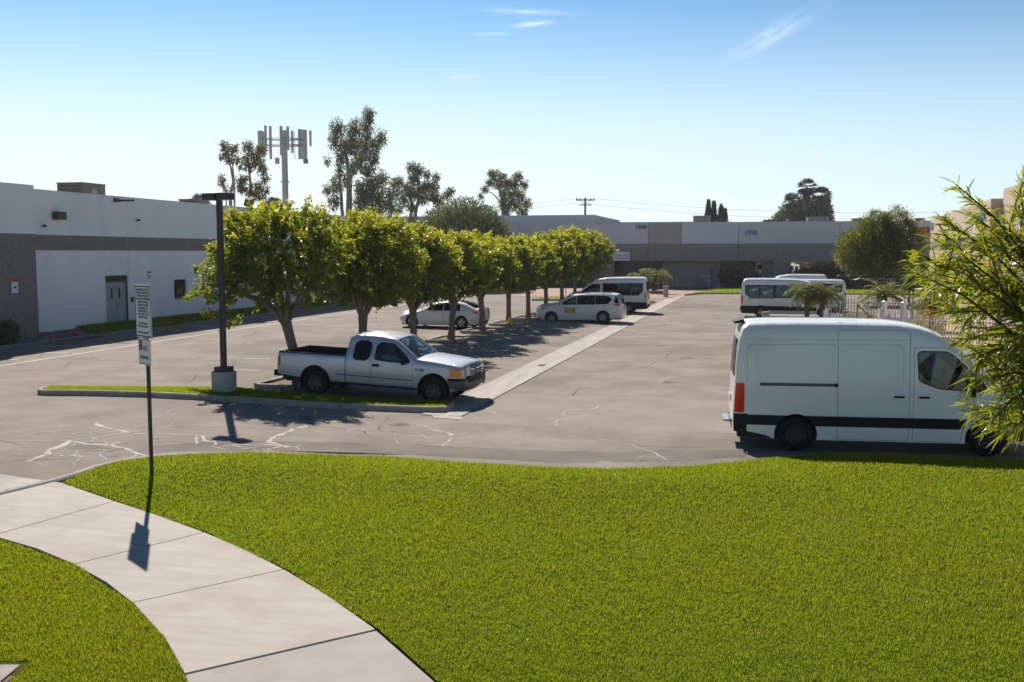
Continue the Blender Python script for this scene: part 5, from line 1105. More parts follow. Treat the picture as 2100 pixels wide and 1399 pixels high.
ob('parapet_cap', MB().b2(LX - .34, LX + .02, 37.32, 80.5, 6.952, 7.0), M['white_wall'], lb)
ob('roof_deck', MB().b2(-74, LX - .3, 12, 80.5, 6.2, 6.4), M['hvac2'], lb)
ob('end_wall', MB().b2(-74, LX - .3, 80.2, 80.5, -.2, 6.95), M['white_wall'], lb)
# projecting bay on the far left
PX = -31.75
wall(lb, 'bay_wall', 'X+', PX, 10, 37.3, -.2, 4.23, M['agg'], th=.5); wall(lb, 'bay_band', 'X+', PX + .03, 10, 37.3, 4.23, 4.95, M['agg'], th=.5); wall(lb, 'bay_upper_wall', 'X+', PX + .04, 10, 37.3, 4.95, 7.12, M['white_wall'], th=.6)
ob('bay_return', MB().b2(LX - .3, PX - .01, 37.0, 37.28, -.2, 7.1), M['agg'], lb)
# door
d = ob('door', MB().b2(LX - .14, LX - .1, DO[0] + .06, 43.515, .52, 2.58), M['door'], lb); d2 = ob('door', MB().b2(LX - .14, LX - .1, 43.525, DO[1] - .06, .52, 2.58), M['door'], lb)
for dd, y0 in ((d, 43.14), (d2, 43.74)):
    ob('vision_panel', MB().b2(LX - .098, LX - .085, y0, y0 + .14, 1.75, 2.3), M['frame'], dd)
    ob('pane', MB().b2(LX - .085, LX - .078, y0 + .02, y0 + .12, 1.78, 2.27), M['win'], dd)
ob('door_handle', MB().box((LX - .07, 43.62, 1.45), (.08, .05, .16)), M['galv'], d2)
ob('door_frame', MB().b2(LX - .16, LX - .04, DO[0], DO[0] + .055, .5, 2.95).b2(LX - .16, LX - .04, DO[1] - .055, DO[1], .5, 2.95).b2(LX - .16, LX - .04, DO[0] + .056, DO[1] - .056, 2.6, 2.66).b2(LX - .16, LX - .04, DO[0] + .056, DO[1] - .056, 2.9, 2.95), M['frame'], lb)
ob('transom_panel', MB().b2(LX - .14, LX - .1, DO[0] + .06, DO[1] - .06, 2.66, 2.9), M['dark'], lb)
ob('door_threshold', MB().b2(LX - .2, LX + .05, DO[0] - .02, DO[1] + .02, .44, .515), M['concrete'], lb)
ob('keypad', MB().b2(LX, LX + .06, 44.62, 44.78, 1.52, 1.8), M['bronze'], lb)
for a, c, z0, z1 in WN:
    window(lb, 'X+', LX, a, c, z0, z1, fm=M['frame_grey'])
    ob('room_behind', MB().b2(LX - 1.6, LX - 1.5, a - 1, c + 1, z0 - .6, z1 + .6), M['room'], lb)
# fittings
def small(name, label, cat, parts, group=None, loc=(0, 0, 0)):
    t = thing(name, label, cat, loc, 0, group)
    for n, b, m in parts: ob(n, b, m, t)
    return t
small('wall_light', 'square amber wall lamp high on the white building', 'lamp', [('housing', MB().b2(LX, LX + .3, 39.0, 39.62, 5.66, 6.02), M['bronze']), ('lens', MB().b2(LX + .3, LX + .315, 39.08, 39.54, 5.70, 5.95), M['oldlens'])])
small('security_camera', 'small dark camera near the left corner of the white building', 'camera', [('bracket', MB().b2(LX, LX + .1, 38.2, 38.3, 5.32, 5.42), M['sign_white']), ('body', MB().box((LX + .15, 38.27, 5.34), (.2, .1, .1)), M['black'])])
small('security_camera', 'small dark camera above the security notice', 'camera', [('bracket', MB().b2(LX, LX + .1, 45.2, 45.3, 5.8, 5.9), M['sign_white']), ('body', MB().box((LX + .15, 45.27, 5.82), (.2, .1, .1)), M['black'])])
small('flood_arm_light', 'thin dark lamp arm sticking out above the grey double door', 'lamp', [('arm', MB().box((LX + .45, 43.9, 6.78), (.9, .12, .08)), M['bronze']), ('head', MB().box((LX + .1, 43.6, 6.78), (.2, .2, .18)), M['bronze'])])
s_ = small('security_notice', 'small white notice with red top and camera symbol right of the door', 'sign', [('board', MB().b2(LX, LX + .02, 46.05, 46.42, 2.66, 3.1), M['sign_white']), ('red_top', MB().b2(LX + .02, LX + .024, 46.05, 46.42, 3.0, 3.1), M['red']), ('symbol', MB().box((LX + .022, 46.22, 2.84), (.006, .14, .1)), M['ink']), ('caption', MB().b2(LX + .02, LX + .024, 46.09, 46.38, 2.69, 2.73), M['red'])])
small('security_notice', 'small white notice with red top on the grey aggregate bay', 'sign', [('board', MB().b2(PX, PX + .02, 35.75, 36.12, 2.35, 2.95), M['sign_white']), ('red_top', MB().b2(PX + .02, PX + .024, 35.75, 36.12, 2.84, 2.95), M['red']), ('symbol', MB().box((PX + .022, 35.95, 2.6), (.006, .14, .1)), M['ink'])])
def rooftop(label, x, y, z, dx, dy, dz, m, group='rooftop units'):
    t = thing('rooftop_unit', label, 'air conditioner', (x, y, z), 0, group)
    o = ob('casing', MB().b2(-dx / 2, dx / 2, -dy / 2, dy / 2, .12, dz), m, t); ob('base_frame', MB().b2(-dx / 2 + .05, dx / 2 - .05, -dy / 2 + .05, dy / 2 - .05, -.5, .12), M['gap'], t)
    g = MB()
    for k in range(6): g.box((0, -dy / 2 - .012, .25 + (dz - .4) * k / 5), (dx * .8, .02, .03))
    ob('louvre', g, M['gap'], t); ob('top_cap', MB().b2(-dx / 2 - .04, dx / 2 + .04, -dy / 2 - .04, dy / 2 + .04, dz, dz + .05), m, t)
    ob('access_panel', MB().b2(dx / 2, dx / 2 + .015, -dy * .12, dy * .12, dz * .5, dz * .8), M['hvac2'], t); return t
rooftop('brown box-shaped air unit on the roof of the left white building', -36.5, 46.6, 6.6, 1.6, 1.9, 1.25, M['hvac'])
rooftop('small dark air unit far along the left building roof', -36.5, 57.6, 6.6, 1.3, 1.5, .95, M['hvac'])
small('roof_vent', 'low dome vent on the left building roof', 'vent', [('dome', MB().lathe([(.55, 0), (.55, .25), (.35, .42), (.05, .48)], n=16), M['hvac2']), ('collar', MB().lathe([(.6, -.4), (.6, 0)], n=16), M['gap'])], loc=(-35.5, 42.0, 6.8))
small('roof_floodlight', 'tilted dark floodlight on the left building roof behind the lamp post', 'lamp', [('head', MB().box((0, 0, .35), (.3, .7, .5), rx=.3, ry=.5), M['bronze']), ('bracket', MB().box((0, 0, 0), (.1, .4, .3)), M['bronze'])], loc=(LX - .15, 57.4, 7.05))
# grass verge, kerb, steps and ramps in front of it
vk = struct_root('verge_kerb', 'kerb along the verge of the left building')
kerb_run(vk, [(-30.9, 16), (-30.9, 30), (-30.9, 37.0)], .15, .13, 3.0); kerb_run(vk, [(-30.9, 40.4), (-30.9, 44.6)], .15, .13, 2.2); kerb_run(vk, [(-30.9, 47.3), (-30.9, 61.6)], .15, .13, 2.8); kerb_run(vk, [(-30.9, 64.6), (-30.9, 80)], .15, .13, 2.8)
vz = lambda x, y: zg(x, y) + .10 + .36 * min(1, max(0, (-30.98 - x) / 1.1)) * (1 if y > 39 else .3)
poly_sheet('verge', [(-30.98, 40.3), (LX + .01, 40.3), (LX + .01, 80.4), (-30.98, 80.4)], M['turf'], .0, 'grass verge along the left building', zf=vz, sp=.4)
poly_sheet('bare_bed', [(-30.98, 16), (PX + .01, 16), (PX + .01, 37.2), (-30.98, 37.2)], M['soil'], .06, 'bare soil bed below the aggregate bay')
rng = np.random.default_rng(77)
def verge_blades():
    n = 26000; P = np.column_stack((rng.uniform(LX + .05, -31.0, n), rng.uniform(40.4, 78, n))); z = np.array([vz(x, y) for x, y in P]); az = rng.uniform(0, 6.28, n); h = rng.uniform(.05, .1, n)
    B0 = np.column_stack((P, z - .01)); sd = np.column_stack((-np.sin(az), np.cos(az), 0 * az)) * .02; V = np.stack((B0 - sd, B0 + sd, B0 + np.column_stack((np.cos(az) * .03, np.sin(az) * .03, h))), 1).reshape(-1, 3)
    o = ob('verge_grass', npmesh('verge_grass', V, np.arange(3 * n).reshape(n, 3)), M['grass_dry']); tag(o, 'shaded grass on the verge by the left building', 'grass', kind='stuff')
verge_blades()
st = thing('entry_steps', 'three concrete steps with red painted edges at the building corner', 'steps', (0, 0, 0))
for k, (x0, x1, y0, y1, z) in enumerate([(-31.25, -30.5, 36.9, 40.2, .20), (-31.75, -31.25, 37.35, 40.2, .33), (-32.15, -31.75, 37.35, 40.2, .46)]):
    ob('tread', MB().b2(x0 - .2, x1 - .03, y0, y1, -.1, z), M['concrete'], st); ob('red_edge', MB().b2(x1 - .03, x1, y0 - .01, y1 + .01, -.1, z + .004).b2(x1 - .25, x1 - .03, y0 - .005, y1 + .005, z, z + .004), M['redkerb'], st)
def ramp(label, y0, y1):
    t = thing('kerb_ramp', label, 'ramp', (0, 0, 0), 0, 'yellow edged ramps')
    for k, (x0, x1, z) in enumerate([(-31.25, -30.7, .20), (-31.75, -31.25, .36), (-32.19, -31.75, .50)]):
        e = (y1 - y0) * .10 * k
        ob('landing', MB().b2(x0, x1 - .03, y0 + e, y1 - e, -.1, z), M['concrete'], t); ob('yellow_edge', MB().b2(x1 - .03, x1, y0 + e, y1 - e, -.1, z + .004).b2(x1 - .2, x1 - .03, y0 + e, y1 - e, z, z + .004), M['yellow'], t)
ramp('nearer yellow-edged concrete steps before the grey double door', 44.6, 47.3); ramp('farther yellow-edged concrete steps behind the first ficus', 61.6, 64.6)
def shrub(label, loc, r, seed, m='leaf_dark', n=1500, leaf=(.12, .06), cat='shrub', group=None):
    t = thing('shrub', label, cat, loc, 0, group); ball_tree(t, seed, (0, 0, r[2] * .8), r, n, [M[m]], [1], leaf, M['bark'], [([(0, 0, -.1), (0, 0, r[2])], [.05, .02])]); return t
shrub('clipped dark shrub at the far left edge by the aggregate bay', (-31.35, 34.95, .15), (.42, .5, .6), 31)

# ---- back building 1940 / 1950
FY = 114.0
bb = thing('office_building', 'low grey office block with house numbers 1940 and 1950 across the lot end', 'building', (0, 0, 0))
PB = [(-60, -46, 'grey_wall'), (-46, -37.4, 'grey_wall'), (-37.4, -28.5, 'grey_wall'), (-28.5, -20.8, 'grey_wall'), (-20.8, -13.1, 'grey_wall'), (-13.1, -9.3, 'beige_wall'), (-9.3, -2.9, 'white_wall2'), (-2.9, 8.0, 'grey_wall'), (8.0, 26, 'grey_wall')]
for a, c, m in PB:
    g = .02; t = 7.45 if a < -9.4 else 7.52
    wall(bb, 'upper_panel', 'Y-', FY, a + g, c - g, 5.13, t, M[m]); wall(bb, 'fascia_panel', 'Y-', FY + .03, a + g, c - g, 3.15, 5.13, M['agg2'], th=.27)
    ob('parapet_cap', MB().b2(a + g, c - g, FY - .02, FY + .34, t, t + .05), M[m], bb)
ob('panel_joint', MB().b2(-60, 26, FY + .08, FY + .3, 3.17, 7.4), M['gap'], bb)
ob('roof_deck', MB().b2(-60, 26, FY + .3, FY + 40, 6.6, 6.8), M['hvac2'], bb); ob('soffit', MB().b2(-60, 26, FY + .3, FY + 5.3, 3.16, 3.3), M['agg2'], bb)
LYb = FY + 1.7
for a, c in [(-60, -46), (-46, -37.4), (-37.4, -28.5), (-28.5, -20.8), (-20.8, -17.3), (-11.6, -10.2), (-10.2, -5.0)]: wall(bb, 'lower_wall', 'Y-', LYb, a + .02, c - .02, -.2, 3.16, M['agg2'])
wall(bb, 'column', 'Y-', FY + .05, .98, 2.85, -.2, 3.15, M['agg2'], th=1.9); wall(bb, 'lower_wall', 'Y-', LYb - .6, -.2, .97, -.2, 3.16, M['agg2'])
window(bb, 'Y-', LYb, -17.28, -11.62, .12, 3.14, [-15.4, -13.5], [2.0], depth=.15, name='glazing'); window(bb, 'Y-', LYb, -4.98, -.22, .12, 3.14, [-3.6, -2.6, -1.6], [2.3], depth=.15, name='glazing')
window(bb, 'Y-', FY + .3, 2.87, 26, .5, 3.14, [4.45, 6.05, 7.65, 9.25, 10.85, 13, 16, 19, 22], depth=.2, name='glazing', pane=M['win_mirror'])
ob('glazing_plinth', MB().b2(2.86, 26, FY + .25, FY + .6, -.2, .5), M['agg2'], bb)
ob('room_behind', MB().b2(-60, 26, FY + 5, FY + 5.2, -.2, 3.1).b2(-60, 26, FY + 2, FY + 5, -.2, -.1), M['room2'], bb)
for s, x, z in (('1940', -13.95, 7.05), ('1950', -1.55, 6.33)): text('house_number', s, .72, M['blue'], bb, (x, FY - .035, z), ext=.03)
cs = thing('company_sign', 'white sign board reading Cabinets OC on the grey fascia', 'sign', (-16.2, FY, 3.67))
ob('board', MB().b2(-.95, .95, -.06, .0, -.5, .53), M['sign_white'], cs); text('lettering', 'Cabinets', .34, M['ink_blue'], cs, (-.22, -.064, .12), ext=.003); text('lettering', 'OC', .34, M['red'], cs, (.66, -.064, .12), ext=.003)
ob('caption', MB().b2(-.7, .75, -.066, -.06, -.26, -.2).b2(-.8, .85, -.066, -.06, -.10, -.075), M['ink_blue'], cs)
rooftop('pale box air unit on the roof left of number 1950', -7.4, 120, 6.9, 1.9, 2, 1.55, M['hvac2']); rooftop('flat dark air unit above the first parked white vans', .6, 122, 6.9, 1.7, 2, 1.05, M['hvac']); rooftop('white cased air unit on the roof before the fan palms', 5.9, 120, 6.9, 2.4, 2, 1.3, M['hvac2']); rooftop('low grey air unit left of the bushy olive tree top', 10.8, 122, 6.9, 1.9, 2, 1.15, M['hvac2'])
small('roof_hatch', 'small red box on the roof at the right end', 'roof box', [('box', MB().b2(-.5, .5, -.5, .5, 0, 1.1), M['redbox']), ('lid', MB().b2(-.56, .56, -.56, .56, 1.1, 1.18), M['redbox'])], loc=(16.9, 119, 6.8))
rs = thing('red_wall_sign', 'red sign band on the grey wall beside the tan building', 'sign', (16.4, FY, 6.4))
ob('band', MB().b2(-.9, .9, -.08, 0, -.35, .45), M['red'], rs); ob('lower_block', MB().b2(.0, .9, -.1, 0, -.75, -.35), M['red'], rs)
# forecourt of the back building
poly_sheet('brick_paving', [(-24, 88), (-8.2, 88.5), (-7.4, 95), (-6.2, 103), (-5, FY + 1.8), (-24, FY + 1.8)], M['brick'], .02, 'reddish brick paving before the office entrance', sp=2)
lawnk = struct_root('forecourt_kerb', 'kerb round the far lawns'); kerb_run(lawnk, [(-7.3, 95), (-6, 98.2), (-2, 98.3), (20, 98.6)], .18, .15, 4); kerb_run(lawnk, [(-44, 92), (-24.5, 92), (-23.6, 96)], .18, .15, 4)
def far_lawn(name, poly, label, n, seed, dz=.13):
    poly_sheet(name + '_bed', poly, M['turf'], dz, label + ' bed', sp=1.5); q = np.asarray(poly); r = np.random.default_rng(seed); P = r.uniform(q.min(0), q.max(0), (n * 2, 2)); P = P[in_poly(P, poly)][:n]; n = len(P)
    z = np.array([zg(x, y) + dz for x, y in P]); az = r.uniform(0, 6.28, n); B0 = np.column_stack((P, z)); sd = np.column_stack((-np.sin(az), np.cos(az), 0 * az)) * .04
    V = np.stack((B0 - sd, B0 + sd, B0 + np.column_stack((np.cos(az) * .05, np.sin(az) * .05, r.uniform(.06, .14, n)))), 1).reshape(-1, 3); o = ob(name, npmesh(name, V, np.arange(3 * n).reshape(n, 3)), M['grass']); tag(o, label, 'grass', kind='stuff')
far_lawn('forecourt_grass', [(-7.1, 95.3), (-5.9, 98.4), (20, 98.8), (20, 111), (-4, 111), (-5.6, 104)], 'sunlit grass strip below number 1950', 16000, 51)
far_lawn('hedge_side_grass', [(-44, 92.2), (-24.7, 92.2), (-23.8, 96), (-24, 112), (-44, 112)], 'shaded grass before the office wall behind the ficus row', 12000, 52)
tip = struct_root('row_end_kerb', 'kerb round the grass tips at the far end of the tree row')
def tip_island(pts, nm, lb_, seed):
    kerb_run(tip, pts + [pts[0]], .18, .15, 2.5); far_lawn(nm, pts, lb_, 3000, seed, .12)
tip_island([(-18.6, 79), (-13, 79.4), (-9.2, 79.2), (-8.7, 80.4), (-9.4, 81.6), (-13, 82), (-18.4, 81.4)], 'row_end_grass', 'grass tip at the far end of the ficus row', 53)
# hedges and planting before the office
for k, (x, y, rx, ry, rz, lab) in enumerate([(-31, 112.6, 5.5, 1, 1.3, 'dark clipped hedge below the office wall, leftmost part'), (-22.5, 112.8, 3.2, 1, 1.2, 'dark clipped hedge behind the middle ficus trunks'), (-2.6, 110.8, 2.0, 1.0, .7, 'low green hedge before the office entrance'), (6, 111, 4, 1.2, 1.35, 'dark hedge behind the white vans'), (13, 108, 3.5, 1.4, 1.6, 'dark hedge behind the white awning')]):
    shrub(lab, (x, y, .1), (rx, ry, rz), 60 + k, n=int(1500 * rx), leaf=(.22, .11), cat='hedge', group='hedges before the office')
pb = thing('planter_box', 'low concrete planter box with grey shrub by the office entrance', 'planter', (-3.6, 112.4, .1)); ob('box', MB().b2(-1.5, 1.6, -.6, .6, -.1, .6), M['concrete'], pb); ob('soil', MB().b2(-1.4, 1.5, -.5, .5, .6, .62), M['soil'], pb)
shrub('grey-green spiky shrub in the planter box', (-3.9, 112.4, .6), (1.1, .6, .85), 71, 'leaf_olive', 1500, (.3, .06))
sg_ = thing('lawn_sign', 'small round blue sign on a stick by the entrance', 'sign', (-5.6, 105, .12)); ob('stake', MB().tube([(0, 0, 0), (0, 0, .7)], .02, 5), M['galv'], sg_); ob('disc', MB().lathe([(.26, 0), (.26, .03)], (0, 0, .9), 'Y', 16), M['blue2'], sg_)
small('mail_cabinet', 'grey metal cabinet against the wall left of the entrance', 'cabinet', [('cabinet', MB().b2(-.75, .75, -.35, .35, 0, 2.0), M['fridge']), ('label', MB().b2(-.2, .35, -.365, -.35, 1.2, 1.4), M['galv']), ('top_box', MB().b2(0, .6, -.3, .3, 2.0, 2.25), M['fridge'])], loc=(-6.7, LYb - .42, .1))
def bollard(label, x, y, h, r, ribs):
    t = thing('bollard', label, 'bollard', (x, y, zg(x, y)))
    prof = [(r, -.2), (r, .05)]; 
    if ribs:
        for k in range(ribs): z = .05 + (h - .1) * k / ribs; d_ = (h - .1) / ribs; prof += [(r, z + .03), (r, z + d_ - .05), (r - .03, z + d_ - .03), (r - .03, z + d_ - .005)]
    prof += [(r, h - .06), (r * .93, h), (r * .2, h + .01)]
    sm(ob('shaft', MB().lathe(prof, n=20), M['bollard'], t), 30); ob('base_ring', MB().lathe([(r + .02, -.1), (r + .02, .06)], n=20), M['kerb'], t)
bollard('plain cream bollard on the brick paving', -8.75, 90.8, 1.05, .23, 0); bollard('ribbed cream bollard between the cargo van and the parked passenger van', .14, 51.6, 1.02, .19, 4)
ss = thing('stop_sign', 'grey back of an octagonal sign behind the left passenger van', 'sign', (-17.3, 86.5, .1)); ob('post', MB().tube([(0, 0, -.1), (0, 0, 2.9)], .035, 6), M['post'], ss); ob('plate', MB().lathe([(.40, 0), (.40, .02)], (0, -.04, 2.5), 'Y', 8), M['signback'], ss)
hs = thing('parking_sign', 'small white sign before the hedge between the ficus trunks', 'sign', (-21.9, 92.6, .1)); ob('post', MB().tube([(0, 0, -.1), (0, 0, 1.2)], .03, 6), M['post'], hs); ob('plate', MB().b2(-.2, .2, -.05, -.03, .8, 1.5), M['sign_white'], hs)
# multi-stem date palms by the entrance
t = thing('date_palm_clump', 'clump of small palms in a round bed left of the cream bollard', 'palm', (-10.9, 98, .1)); 
for k, (dx, ln) in enumerate([(-.5, (-.7, 0)), (0, (0, .2)), (.5, (.8, 0))]): pass
def palm_clump(t, seeds, stems, L):
    for sd_, (x, y, h, ln) in zip(seeds, stems):
        date_palm(t, sd_, h, L, 30, .12, ln)
        for o in t.children[-3:]: o.location = (x, y, 0)
palm_clump(t, (81, 82, 83), [(-.35, 0, 1.6, (-.9, 0)), (0, .2, 1.7, (.1, .3)), (.35, 0, 1.6, (.9, -.1))], 1.5)
ob('bed_edge', MB().lathe([(1.2, -.1), (1.2, .2), (1.0, .25)], n=18), M['concrete'], t)

# ---- metal-clad building behind
mb = thing('metal_building', 'pale ribbed metal-clad building rising behind the office block', 'building', (0, 0, 0))
ob('front_wall', MB().b2(-64, -23.1, 135, 135.3, 0, 9.2), M['metal_clad'], mb); ob('side_wall', MB().b2(-23.4, -23.1, 135.3, 160, 0, 9.2), M['metal_clad'], mb); ob('roof', MB().b2(-64, -23.0, 134.9, 160, 9.2, 9.35), M['metal_clad'], mb)
rb = MB()
for x in np.arange(-63.8, -23.2, .42): rb.b2(x, x + .1, 134.93, 135, 5, 9.2)
for y in np.arange(135.6, 159.8, .6): rb.b2(-23.1, -23.03, y, y + .12, 5, 9.2)
ob('cladding_ribs', rb, M['metal_clad'], mb)['kind'] = 'stuff'
wing = ob('rear_wing', MB().b2(-23.1, -9, 158, 175, 0, 9.0), M['metal_clad'], mb)
for x in (-14.6, -12.6, -10.7): f = ob('wing_window', MB().b2(x - .75, x + .75, 157.9, 157.99, 7.6, 8.6), M['white_wall'], mb); ob('pane', MB().b2(x - .6, x + .6, 157.84, 157.89, 7.7, 8.5), M['frame'], f)

# ---- tan building on the right
tb = thing('tan_building', 'tan stucco building with teal numbers at the right edge', 'building', (0, 0, 0))
wall(tb, 'near_upper_wall', 'X-', 14.4, 18, 67.4, 5.2, 8.1, M['tan_wall']); wall(tb, 'near_band', 'X-', 14.43, 18, 67.4, 4.3, 5.2, M['agg'], th=.27)
OPN = [(50, 53, .2, 3.0), (57, 60, .2, 3.0), (63, 65.5, .2, 3.0)]
wall(tb, 'near_lower_wall', 'X-', 14.4, 18, 67.4, -.2, 4.3, M['tan_wall'], OPN)
for a, c, z0, z1 in OPN: window(tb, 'X-', 14.4, a, c, z0, z1, [(a + c) / 2], name='entrance')
ob('near_roof', MB().b2(14.7, 45, 18, 67.4, 7.2, 7.4), M['hvac2'], tb); ob('room_behind', MB().b2(17, 17.2, 18, 67, 0, 4.2), M['room2'], tb)
# farther block, slightly turned
a0, a1 = Vector((13.75, 67.6)), Vector((16.4, 108)); dr = (a1 - a0); Lb = dr.length; fb = MB(); ang = math.atan2(dr.y, dr.x)
def blk(name, z0, z1, off, m, s0=0, s1=None):
    s1 = s1 or Lb; b = MB().b2(s0, s1, -20, -off, z0, z1); o = ob(name, b, m, tb, (a0.x, a0.y, 0)); o.rotation_euler = (0, 0, ang); return o
blk('far_upper_wall', 5.2, 7.5, 0, M['tan_wall']); blk('far_band', 4.3, 5.2, .03, M['agg']); blk('far_lower_wall', -.2, 4.3, .0, M['tan_wall'])
for s in (8, 16, 24, 32):
    o = ob('storefront', MB().b2(s - 1.6, s + 1.6, .0, .05, .1, 3.0), M['frame'], tb, (a0.x, a0.y, 0)); o.rotation_euler = (0, 0, ang); g_ = ob('pane', MB().b2(s - 1.5, s + 1.5, .05, .06, .2, 2.9), M['win_mirror'], o)
for s, z in ((2.9, 6.62), (38.4, 6.72)):
    p = a0 + dr.normalized() * s; n = Vector((-dr.y, dr.x)).normalized(); text('house_number', '2000', .95, M['teal'], tb, (p.x + n.x * .06, p.y + n.y * .06, z), rot=(R(90), 0, ang + math.pi), ext=.05)
lg = ob('emblem', MB(), M['teal'], tb, (14.33, 62.4, 6.35)); bb_ = MB()
for a in (0, R(60), R(-60)): bb_.box((0, 0, 0), (.1, .26, 1.35), rx=a * .6)
lg.data = bb_.mesh('emblem'); lg.data.materials.append(M['teal'])
text('wall_lettering', 'A', .8, M['teal'], tb, (14.34, 61.0, 6.45), rot=(R(90), 0, R(-90)), ext=.05)
poly_sheet('courtyard_paving', [(2.6, 47.3), (14.4, 45), (14.4, 67), (8.5, 67), (2.9, 55)], M['brick2'], .02, 'pinkish courtyard paving behind the white fence', sp=2)
far_lawn('courtyard_grass', [(3.6, 49.5), (7.8, 48.8), (9.5, 57), (5.5, 66.5), (3.8, 58)], 'sunlit yellow-green grass inside the white fence', 9000, 55)
M_dummy = 0

# ------------------------------------------------------------------ white fence, awning, small things on the right
def picket_fence(label, a, b, h, group='white picket fences', sp=.125, posts=True):
    a, b = Vector(a), Vector(b); d = b - a; L = d.length; ang = math.atan2(d.y, d.x); t = thing('picket_fence', label, 'fence', (a.x, a.y, zg(a.x, a.y)), ang, group)
    ob('rail', MB().b2(0, L, -.02, .02, .22, .29), M['fence'], t); ob('rail', MB().b2(0, L, -.02, .02, h - .32, h - .25), M['fence'], t)
    me = MB().b2(-.022, .022, -.042, -.02, .06, h - .04).add([(-.022, -.042, h - .04), (.022, -.042, h - .04), (.022, -.02, h - .04), (-.022, -.02, h - .04), (0, -.031, h)], [(0, 1, 4), (1, 2, 4), (2, 3, 4), (3, 0, 4)]).mesh('picket'); me.materials.append(M['fence'])
    n = int(L / sp)
    for k in range(n + 1): o = ob('picket', me, None, t, (k * L / n, 0, 0))
    if posts:
        pm = MB().b2(-.05, .05, -.05, .05, -.1, h + .12).box((0, 0, h + .14), (.13, .13, .04)).mesh('post'); pm.materials.append(M['fence'])
        for k in range(int(L / 2.4) + 1): ob('post', pm, None, t, (min(k * 2.4, L), .04, 0))
    return t
picket_fence('white picket fence left of the gate behind the cargo van', (2.89, 47.2), (5.35, 47.75), 1.28)
picket_fence('white picket fence right of the gate, behind the narrow-leaved tree', (6.2, 47.0), (12.5, 44.5), 1.28)
picket_fence('white picket fence running back behind the small palms', (2.8, 47.5), (3.1, 56), 1.2)
picket_fence('pale picket fence at the back of the fenced yard', (3.6, 61), (9.5, 60), 1.35, sp=.16)
gt = thing('gate', 'white picket gate between two tall capped posts', 'gate', (5.4, 47.82, .1), math.atan2(-.85, .73))
for x in (0, 1.1):
    p = ob('gate_post', MB().b2(x - .09, x + .09, -.09, .09, -.1, 1.72), M['fence'], gt); ob('post_cap', MB().box((x, 0, 1.74), (.25, .25, .05)).box((x, 0, 1.79), (.19, .19, .06), taper=.4), M['fence'], p)
gm = MB().b2(-.02, .02, -.04, -.02, .1, 1.22).mesh('picket'); gm.materials.append(M['fence'])
for k in range(8): ob('picket', gm, None, gt, (.17 + k * .11, 0, 0)).scale = (1, 1, 1 + .06 * math.sin(k / 7 * math.pi))
ob('gate_rail', MB().b2(.12, .99, -.02, .02, .25, .32), M['fence'], gt); ob('gate_rail', MB().b2(.12, .99, -.02, .02, .95, 1.02), M['fence'], gt); ob('gate_brace', MB().box((.55, 0, .63), (1.05, .03, .06), ry=R(-36)), M['fence'], gt)
fp = thing('steel_post', 'thin bare steel post standing by the left fence', 'post', (3.62, 47.0, .1)); ob('shaft', MB().tube([(0, 0, -.1), (0, 0, 1.95)], .04, 8), M['galv'], fp); ob('cap', MB().lathe([(.05, 1.95), (.05, 1.99), (.01, 2.0)], n=10), M['galv'], fp)
rf = thing('reflector', 'round orange reflector on a slanting dark rod by the fence', 'reflector', (4.55, 46.2, .1)); ob('rod', MB().tube([(-.45, 0, 1.68), (.02, 0, 1.2)], .022, 6), M['black'], rf); ob('stake', MB().tube([(-.48, 0, -.1), (-.46, 0, 1.7)], .025, 6), M['black'], rf); ob('disc', MB().lathe([(.13, -.02), (.13, .02)], (.06, 0, 1.13), 'Y', 18), M['orange'], rf)
pg = thing('awning', 'dark frame awning with a scalloped white canvas behind the palms', 'awning', (8.0, 76.5, .1))
fr = MB()
for x in (-2.6, 2.6):
    for y in (0, 2): fr.b2(x - .06, x + .06, y - .06, y + .06, -.1, 2.15)
fr.b2(-2.75, 2.75, -.06, .06, 2.152, 2.25); fr.b2(-2.75, 2.75, 1.94, 2.06, 2.152, 2.25)
for k in range(8): fr.b2(-2.6 + k * .74, -2.52 + k * .74, -.2, 2.2, 2.252, 2.32)
ob('frame', fr, M['timber'], pg); cv_ = MB(); V = []; F = []
for k in range(41):
    x = -1.9 + 4.0 * k / 40; z = 2.14 - .13 * abs(math.sin(k / 40 * math.pi * 5))
    for y in (-.1, .9, 1.9): V.append((x, y, z))
for k in range(40):
    for j in range(2): F.append((k * 3 + j, k * 3 + j + 1, k * 3 + 4 + j, k * 3 + 3 + j))
ob('canvas', cv_.add(V, F), M['canvas'], pg)
for k, (x, y, h, L, sd_, lab) in enumerate([(2.05, 49.2, 2.05, 1.15, 91, 'small date palm left of the fence, left stem'), (2.75, 49.4, 1.95, 1.2, 92, 'small date palm left of the fence, right stem'), (6.0, 53.2, 1.75, 1.5, 93, 'bushy date palm behind the fence gate'), (8.4, 53.6, 1.35, 1.45, 94, 'low date palm right of the gate palm'), (11.2, 52, 1.6, 1.5, 95, 'date palm partly hidden behind the narrow-leaved tree'), (11.0, 40.5, 1.5, 1.6, 96, 'date palm beyond the cargo van hood')]):
    t = thing('date_palm', lab, 'palm', (x, y, zg(x, y)), 0, 'small date palms'); date_palm(t, sd_, h, L, 42, .13 if k < 2 else .16)
shrub('dry yellow-brown bush by the right gate post', (7.5, 48.6, .1), (.7, .6, .75), 97, 'leaf_dry', 900, (.2, .05))

